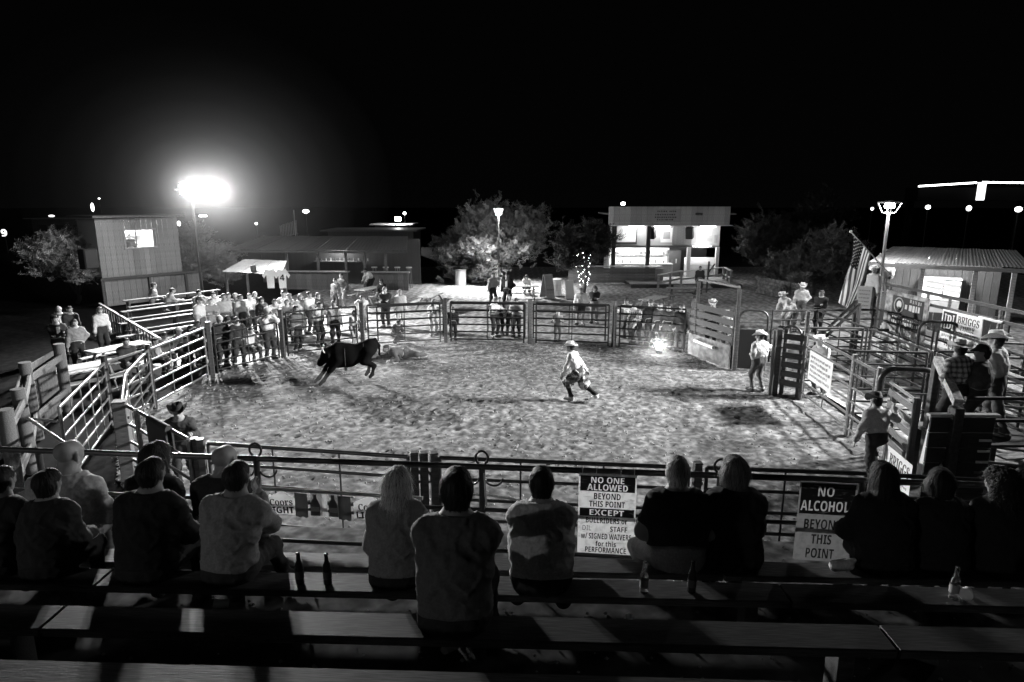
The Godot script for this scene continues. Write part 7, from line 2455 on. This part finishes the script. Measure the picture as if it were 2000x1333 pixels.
	# far people on the plaza
	var F := [
		[Vector3(-8.55, 0.00, -38.57), "stoop", 0.82, 0.02, "short", "", 1.0, "person in a white shirt bending beside the gap of the bar shed", 2.4],
		[Vector3(-7.05, 0.00, -34.52), "sit", 0.03, 0.2, "long", "", 1.0, "dark haired woman in black sitting before the right bar counter", 3.0],
		[Vector3(-8.91, 0.00, -33.33), "pocket", 0.12, 0.35, "short", "", 1.0, "man in a dark shirt and pale jeans before the left bar counter", 2.9],
		[Vector3(-8.77, 0.00, -31.69), "stand", 0.15, 0.05, "short", "", 0.97, "dim person beside the man in pale jeans", 2.7],
		[Vector3(0.92, 0.00, -38.36), "crouch", 0.7, 0.05, "bob", "", 1.0, "person in white kneeling on the plaza under the big tree", 2.9],
		[Vector3(11.27, 0.00, -38.34), "stand", 0.05, 0.05, "short", "", 0.95, "dark person leaning at the deck railing of the drinks stand", 3.1],
	]
	for e in F:
		person(e[7], e[0], e[8], e[1], {"shirt": e[2], "pants": e[3], "hair": e[4], "hat": e[5], "scale": e[6], "female": e[4] == "long"}, "", 0.034)
	# two on the far bleachers
	var s0 := gv(298, 592, 28.6)
	person("person in pale clothes sitting on the highest far bleacher", Vector3(s0.x, s0.y - 0.45, s0.z), -0.9, "sit", {"shirt": 0.45, "pants": 0.3, "hair": "short"}, "", 0.034)
	s0 = gv(324, 600, 28.4)
	person("person sitting bent forward on the far bleachers beside the pale clothes", Vector3(s0.x, s0.y - 0.45, s0.z), -0.9, "elbows", {"shirt": 0.4, "pants": 0.1, "hair": "short"}, "", 0.034)
	# plaid shirt at the back fence: checks are woven in
	var pl := person("man in a plaid shirt and black trousers stooping at the back fence", Vector3(4.86, 0.00, -24.42) , 2.4, "stoop", {"shirt": 0.3, "pants": 0.03, "hair": "short", "shirt_mat": plaid(0.5)}, "", 0.026, {"lean": 0.55})
	# the cowboy at the chute post
	person("cowboy in a white hat and pale western shirt standing by the dark bow gate", Vector3(7.16, 0.00, -17.98), 0.45, "hip", {"shirt": 0.62, "pants": 0.09, "hair": "short", "hat": "cowboy", "hatg": 0.85, "fat": 1.28, "scale": 1.0, "shoe": 0.05}, "", 0.018, {"hr": [0.34, 1.18, -0.2], "look": 0.5, "er": [0.8, -0.4, 0.2]})
	var ch := thing("leather_chaps", "pale leather gear hanging beside the cowboy on the chute post", "chaps", Vector3(7.50, 0.00, -17.78) + Vector3(0.1, 0.3, 0.12))
	plank("flap", Vector3(0, 0, 0), Vector3(-0.03, 0.72, 0), 0.13, 0.04, mt(0.5, 0.8, "cloth"), ch, Vector3.RIGHT)
	plank("flap", Vector3(0.1, 0.1, 0.02), Vector3(0.0, 0.75, 0.02), 0.1, 0.03, mt(0.4, 0.8, "cloth"), ch, Vector3.RIGHT)
	# climbing cowboy, seen from behind
	person("cowboy in a grey shirt climbing the chute fence with his arm raised", Vector3(7.03, 0.00, -11.64), 0.1, "climb", {"shirt": 0.42, "pants": 0.03, "hair": "short", "hat": "cowboy", "hatg": 0.02, "shoe": 0.3, "fat": 1.05}, "", 0.018, {"nod": -0.3})
	# three at the right
	person("man in a straw cowboy hat and plaid shirt with his back turned", gv(1882, 672, 11.0) * Vector3(1, 0, 1) + Vector3(0, 1.195, 0), 0.2, "hip", {"pants": 0.05, "hair": "short", "hat": "cowboy", "hatg": 0.62, "fat": 1.1, "scale": 1.02, "shirt_mat": plaid(0.55)}, "", 0.018, {"look": -0.3})
	person("man in a dark cap and dark waistcoat beside the plaid shirt", gv(1924, 684, 10.85) * Vector3(1, 0, 1) + Vector3(0, 1.195, 0), 0.9, "folded", {"shirt": 0.05, "pants": 0.03, "hair": "short", "hat": "cap", "hatg": 0.015, "fat": 1.15, "scale": 1.0}, "", 0.018)
	person("man in a white cowboy hat and white shirt leaning at the right edge", gv(1950, 640, 11.35) * Vector3(1, 0, 1) + Vector3(0, 1.195, 0.0), 0.7, "lean_far", {"shirt": 0.82, "pants": 0.1, "hair": "short", "hat": "cowboy", "hatg": 0.8, "scale": 1.08}, "", 0.018, {"lean": 0.12, "P": [0, 0.93, 0.1], "hr": [0.62, 1.05, -0.1], "er": [0.6, 0.3, 0.4]})
	# dark hat and jacket at the left front corner
	person("man in a broad black hat leaning on the left front corner panel", Vector3(-6.38, 0.00, -11.28) + Vector3(0.1, 0, -0.2), 3.5, "rail", {"shirt": 0.05, "pants": 0.03, "hair": "short", "hat": "cowboy", "hatg": 0.01, "scale": 0.98}, "", 0.018)
	var jk := thing("dark_jacket", "dark jacket hung over the top rail of the left front corner panel", "jacket", (Vector3(-6.14, 0.00, -10.56) + Vector3(0, 1.62, 0)), frame_of(Vector3(-7.00, 0.00, -11.37), Vector3(-5.27, 0.00, -9.87)))
	var jp := PackedVector2Array([Vector2(-0.42, 0.02), Vector2(-0.4, -0.5), Vector2(-0.3, -0.62), Vector2(-0.12, -0.58), Vector2(0.05, -0.72), Vector2(0.3, -0.66), Vector2(0.44, -0.5), Vector2(0.42, 0.02)])
	put("front", sheet_mesh(jp, 0.03), mt(0.05, 0.8, "cloth"), jk, Transform3D(Basis(), Vector3(0, 0, 0.05)))
	put("back", sheet_mesh(jp, 0.03), mt(0.05, 0.8, "cloth"), jk, Transform3D(Basis.from_scale(Vector3(1, 0.7, 1)), Vector3(0, 0, -0.05)))
	rod("fold", Vector3(-0.42, 0.02, 0), Vector3(0.42, 0.02, 0), 0.06, mt(0.05, 0.8, "cloth"), jk)

func plaid(g: float) -> StandardMaterial3D:
	var key := "plaid%.2f" % g
	if mats.has(key):
		return mats[key]
	var im := Image.create(64, 64, false, Image.FORMAT_RGB8)
	for x in 64:
		for y in 64:
			var v := g
			if x % 32 < 13:
				v *= 0.3
			if y % 32 < 13:
				v *= 0.3
			if x % 32 == 22 or y % 32 == 22:
				v = 0.7
			im.set_pixel(x, y, Color(v, v, v).linear_to_srgb())
	var m := StandardMaterial3D.new()
	m.albedo_texture = ImageTexture.create_from_image(im)
	m.uv1_triplanar = true
	m.uv1_scale = Vector3(5.5, 5.5, 5.5)
	m.roughness = 0.9
	mats[key] = m
	return m

# a spectator on a bench, placed so that the top of the head is where the photograph shows it
func seated(label: String, hx: float, hy: float, row: int, pose: String, o: Dictionary, change := {}) -> Node3D:
	var y: float = [2.40, 2.71, 3.02][row]
	var d: float = [4.95, 4.13, 3.24][row]
	o.loose = o.get("loose", true)
	var p0: Dictionary = POSES[pose].duplicate()
	p0.merge(change, true)
	var sk := skeleton(p0, o)
	var s := 1.0
	var x := 0.0
	for i in 5:
		var dd: float = d - x * -ROW_TURN - float(sk.head.z) * s
		var top := gv(hx, hy, dd)
		x = top.x - float(sk.head.x) * s
		s = clampf((top.y - y) / (float(sk.head.y) + (0.105 if o.get("hair", "") == "" else 0.135) - 0.45), 0.82, 1.08)
	o.scale = s
	var f := person(label, Vector3(x, y - 0.45 * s, -d + x * -ROW_TURN - 0.02), ROW_TURN + o.get("yaw", 0.0), pose, o, "", 0.016, change)
	if o.has("collar"):
		collar(f, pose, o, change, o.collar, 0.085 if o.get("female", false) else 0.094)
	return f

func spectators() -> void:
	# lowest row
	seated("bald man in a pale grey coat sitting lowest at far left", 128, 856, 0, "sit", {"shirt": 0.4, "collar": 0.4, "pants": 0.1, "hair": "", "fat": 1.25, "skin": 0.3, "yaw": 0.15}, {"look": -0.35, "hl": [-0.45, 0.75, -0.35], "hr": [0.3, 0.6, -0.36], "lean": 0.2, "tilt": -0.12})
	seated("long haired dark woman in front of the man in a waistcoat", 290, 866, 0, "sit", {"shirt": 0.06, "pants": 0.05, "hair": "long", "female": true, "yaw": -0.2}, {"lean": 0.25})
	seated("bald man in a dark jumper between two seated men", 432, 877, 0, "sit", {"shirt": 0.03, "pants": 0.04, "hair": "", "skin": 0.3}, {"look": -0.15, "lean": 0.25})
	seated("grey haired heavy man in a dark polo shirt and pale shorts", 1325, 898, 0, "sit", {"shirt": 0.035, "pants": 0.5, "leg": 0.95, "sleeve": 0.75, "hair": "thick", "hairg": 0.4, "fat": 1.35, "shoe": 0.6, "skin": 0.36, "loose": false}, {"hr": [0.34, 0.6, -0.22], "hl": [-0.24, 0.64, -0.3], "fl": [-0.24, 0.09, -0.1], "look": -0.1, "kl": [-0.4, 0.3, -1.0], "lean": 0.2})
	seated("woman with short grey hair in a black jumper beside the heavy man", 1438, 896, 0, "sit", {"shirt": 0.012, "pants": 0.02, "hair": "bob", "hairg": 0.12, "female": true, "fat": 1.25}, {"lean": 0.2})
	seated("woman with long black hair in black right of the alcohol notice", 1730, 906, 0, "sit", {"shirt": 0.01, "pants": 0.012, "hair": "long", "hairg": 0.006, "female": true, "fat": 1.25}, {"lean": 0.25, "hl": [-0.25, 0.62, -0.4]})
	seated("dark haired person in a black jacket second from the right edge", 1843, 920, 0, "sit", {"shirt": 0.012, "pants": 0.012, "hair": "bob", "hairg": 0.008, "female": true, "fat": 1.2}, {"look": -0.4, "lean": 0.25})
	seated("curly haired dark woman at the right edge of the lowest bench", 1962, 918, 0, "sit", {"shirt": 0.012, "pants": 0.012, "hair": "big", "hairg": 0.01, "female": true, "fat": 1.3}, {"look": 0.55, "lean": 0.2})
	# second row
	seated("person in a dark coat cut off by the left edge", -8, 915, 1, "sit", {"shirt": 0.025, "pants": 0.02, "hair": "short", "fat": 1.2}, {"lean": 0.3})
	seated("dark haired person in a dark woollen coat at left, leaning left", 84, 928, 1, "sit", {"shirt": 0.03, "pants": 0.02, "hair": "thick", "hairg": 0.012, "fat": 1.24}, {"tilt": 0.1, "roll": 0.1, "lean": 0.35})
	seated("man in a black waistcoat with a white collar and grey sleeves", 287, 898, 1, "elbows", {"shirt": 0.016, "collar": 0.8, "pants": 0.02, "hair": "short", "hairg": 0.012, "fat": 1.22}, {"lean": 0.3, "hr": [0.2, 0.66, -0.45], "hl": [-0.15, 0.64, -0.4]})
	seated("man in a creased pale shirt with cropped hair holding up a phone", 456, 905, 1, "sit_photo", {"shirt": 0.34, "collar": 0.4, "pants": 0.04, "hair": "short", "hairg": 0.025, "fat": 1.14}, {"tilt": -0.05, "lean": 0.3})
	seated("woman with long fair hair in a knitted grey cardigan", 772, 917, 1, "sit", {"shirt": 0.26, "pants": 0.02, "hair": "long", "hairg": 0.5, "female": true, "fat": 1.12}, {"roll": -0.04, "lean": 0.25})
	seated("broad dark haired man in a light grey shirt beside the ribbon", 1056, 919, 1, "elbows", {"shirt": 0.6, "collar": 0.6, "pants": 0.04, "hair": "thick", "hairg": 0.01, "fat": 1.42, "sleeve": 0.8}, {"lean": 0.38})
	# third row
	seated("big man in a grey jersey nearest the camera, seen from behind", 888, 923, 2, "elbows", {"shirt": 0.11, "pants": 0.02, "hair": "thick", "hairg": 0.012, "fat": 1.2, "collar": 0.1}, {"lean": 0.33, "look": 0.1})

func bottle(label: String, at: Vector3, clear: bool) -> void:
	var t := thing("beer_bottle", label, "bottle", at, 0.0, "beer bottles left on the benches")
	var prof := [[0.0, 0.0], [0.028, 0.0], [0.0305, 0.006], [0.0305, 0.125], [0.027, 0.15], [0.0155, 0.178], [0.0135, 0.225], [0.0155, 0.227], [0.0155, 0.236], [0.0, 0.237]]
	var V := PackedVector3Array()
	var I := PackedInt32Array()
	for q in prof:
		for a in 18:
			V.append(Vector3(sin(TAU * a / 18) * q[0], q[1], -cos(TAU * a / 18) * q[0]))
	for r in prof.size() - 1:
		for a in 18:
			var b := (a + 1) % 18
			I.append_array(PackedInt32Array([r * 18 + a, (r + 1) * 18 + b, (r + 1) * 18 + a, r * 18 + a, r * 18 + b, (r + 1) * 18 + b]))
	var m := mt(0.02, 0.15)
	if clear:
		m = mt(0.5, 0.08, "", 0.0, "clearglass")
		m.refraction_enabled = true
		m.refraction_scale = 0.05
		m.albedo_color = Color(0.9, 0.9, 0.9, 0.05)
	put("glass", array_mesh(V, smooth_normals(V, I), I), m, t)
	var lb := CylinderMesh.new()
	lb.top_radius = 0.0312
	lb.bottom_radius = 0.0312
	lb.height = 0.06
	lb.cap_top = false
	lb.cap_bottom = false
	put("paper_label", lb, mt(0.35 if clear else 0.05, 0.7), t, Transform3D(Basis(), Vector3(0, 0.075, 0)))

func on_bench(px: float, row: int, back := 0.0) -> Vector3:
	var y: float = [2.40, 2.71, 3.02][row]
	var d: float = [4.88, 4.09, 3.2][row] + back
	var p := gv(px, 1100.0, d)
	return Vector3(p.x, y - 0.0005, -d + p.x * -ROW_TURN)

func small_things() -> void:
	bottle("dark beer bottle standing left on the second bench", on_bench(577, 1), false)
	bottle("dark beer bottle standing right of its twin on the second bench", on_bench(633, 1), false)
	bottle("dark beer bottle in front of the couple's bench", on_bench(1350, 1), false)
	bottle("clear half full bottle on the bench behind the heavy man", on_bench(1258, 1, -0.02), true)
	bottle("clear bottle on the bench behind the dark haired person at right", on_bench(1848, 1, 0.0), true)
	var cup := thing("paper_cup", "crumpled white paper cup on the bench beside the clear right bottle", "cup", on_bench(1872, 1) + Vector3(0, 0.03, 0), 0.6)
	var cm := CylinderMesh.new()
	cm.top_radius = 0.042
	cm.bottom_radius = 0.03
	cm.height = 0.11
	put("cup_wall", cm, mt(0.75, 0.7), cup, Transform3D(Basis.from_euler(Vector3(0.3, 0.2, 1.35)), Vector3(0, 0.01, 0)))
	for k in 5:
		var q: Vector3 = [Vector3(-2.3, 2.265, -4.5), Vector3(0.9, 2.265, -4.3), Vector3(2.6, 2.575, -3.5), Vector3(-0.4, 2.575, -3.6), Vector3(1.7, 1.955, -5.3)][k]
		var lt := thing("crushed_cup", ["crushed pale cup under the second bench at left", "crushed cup on the step below the couple", "crushed cup on the step behind the alcohol notice", "crushed cup on the step beside the big man in the jersey", "crushed cup on the earth in front of the couple's bench"][k], "cup", q + Vector3(0, 0.03, 0), k * 1.3, "crushed cups on the bleacher steps")
		put("cup_wall", cm, mt(0.6, 0.7), lt, Transform3D(Basis.from_euler(Vector3(0.3, 0.2, 1.4 + 0.1 * k)) * Basis.from_scale(Vector3(0.8, 1, 1)), Vector3.ZERO))
	var bag := thing("white_bag", "small white bag beside the long black hair on the lowest bench", "bag", on_bench(1633, 0) + Vector3(0, 0.06, 0))
	var bd := mesh_field([bone(Vector3(-0.06, 0.0, 0), Vector3(0.05, 0.01, 0), 0.05, 0.045), bone(Vector3(0.02, 0.03, 0), Vector3(0.09, 0.05, 0), 0.025, 0.02)], 0.009, 90.0)
	put("cloth", array_mesh(bd.v, bd.n, bd.i), mt(0.75, 0.8, "cloth"), bag)
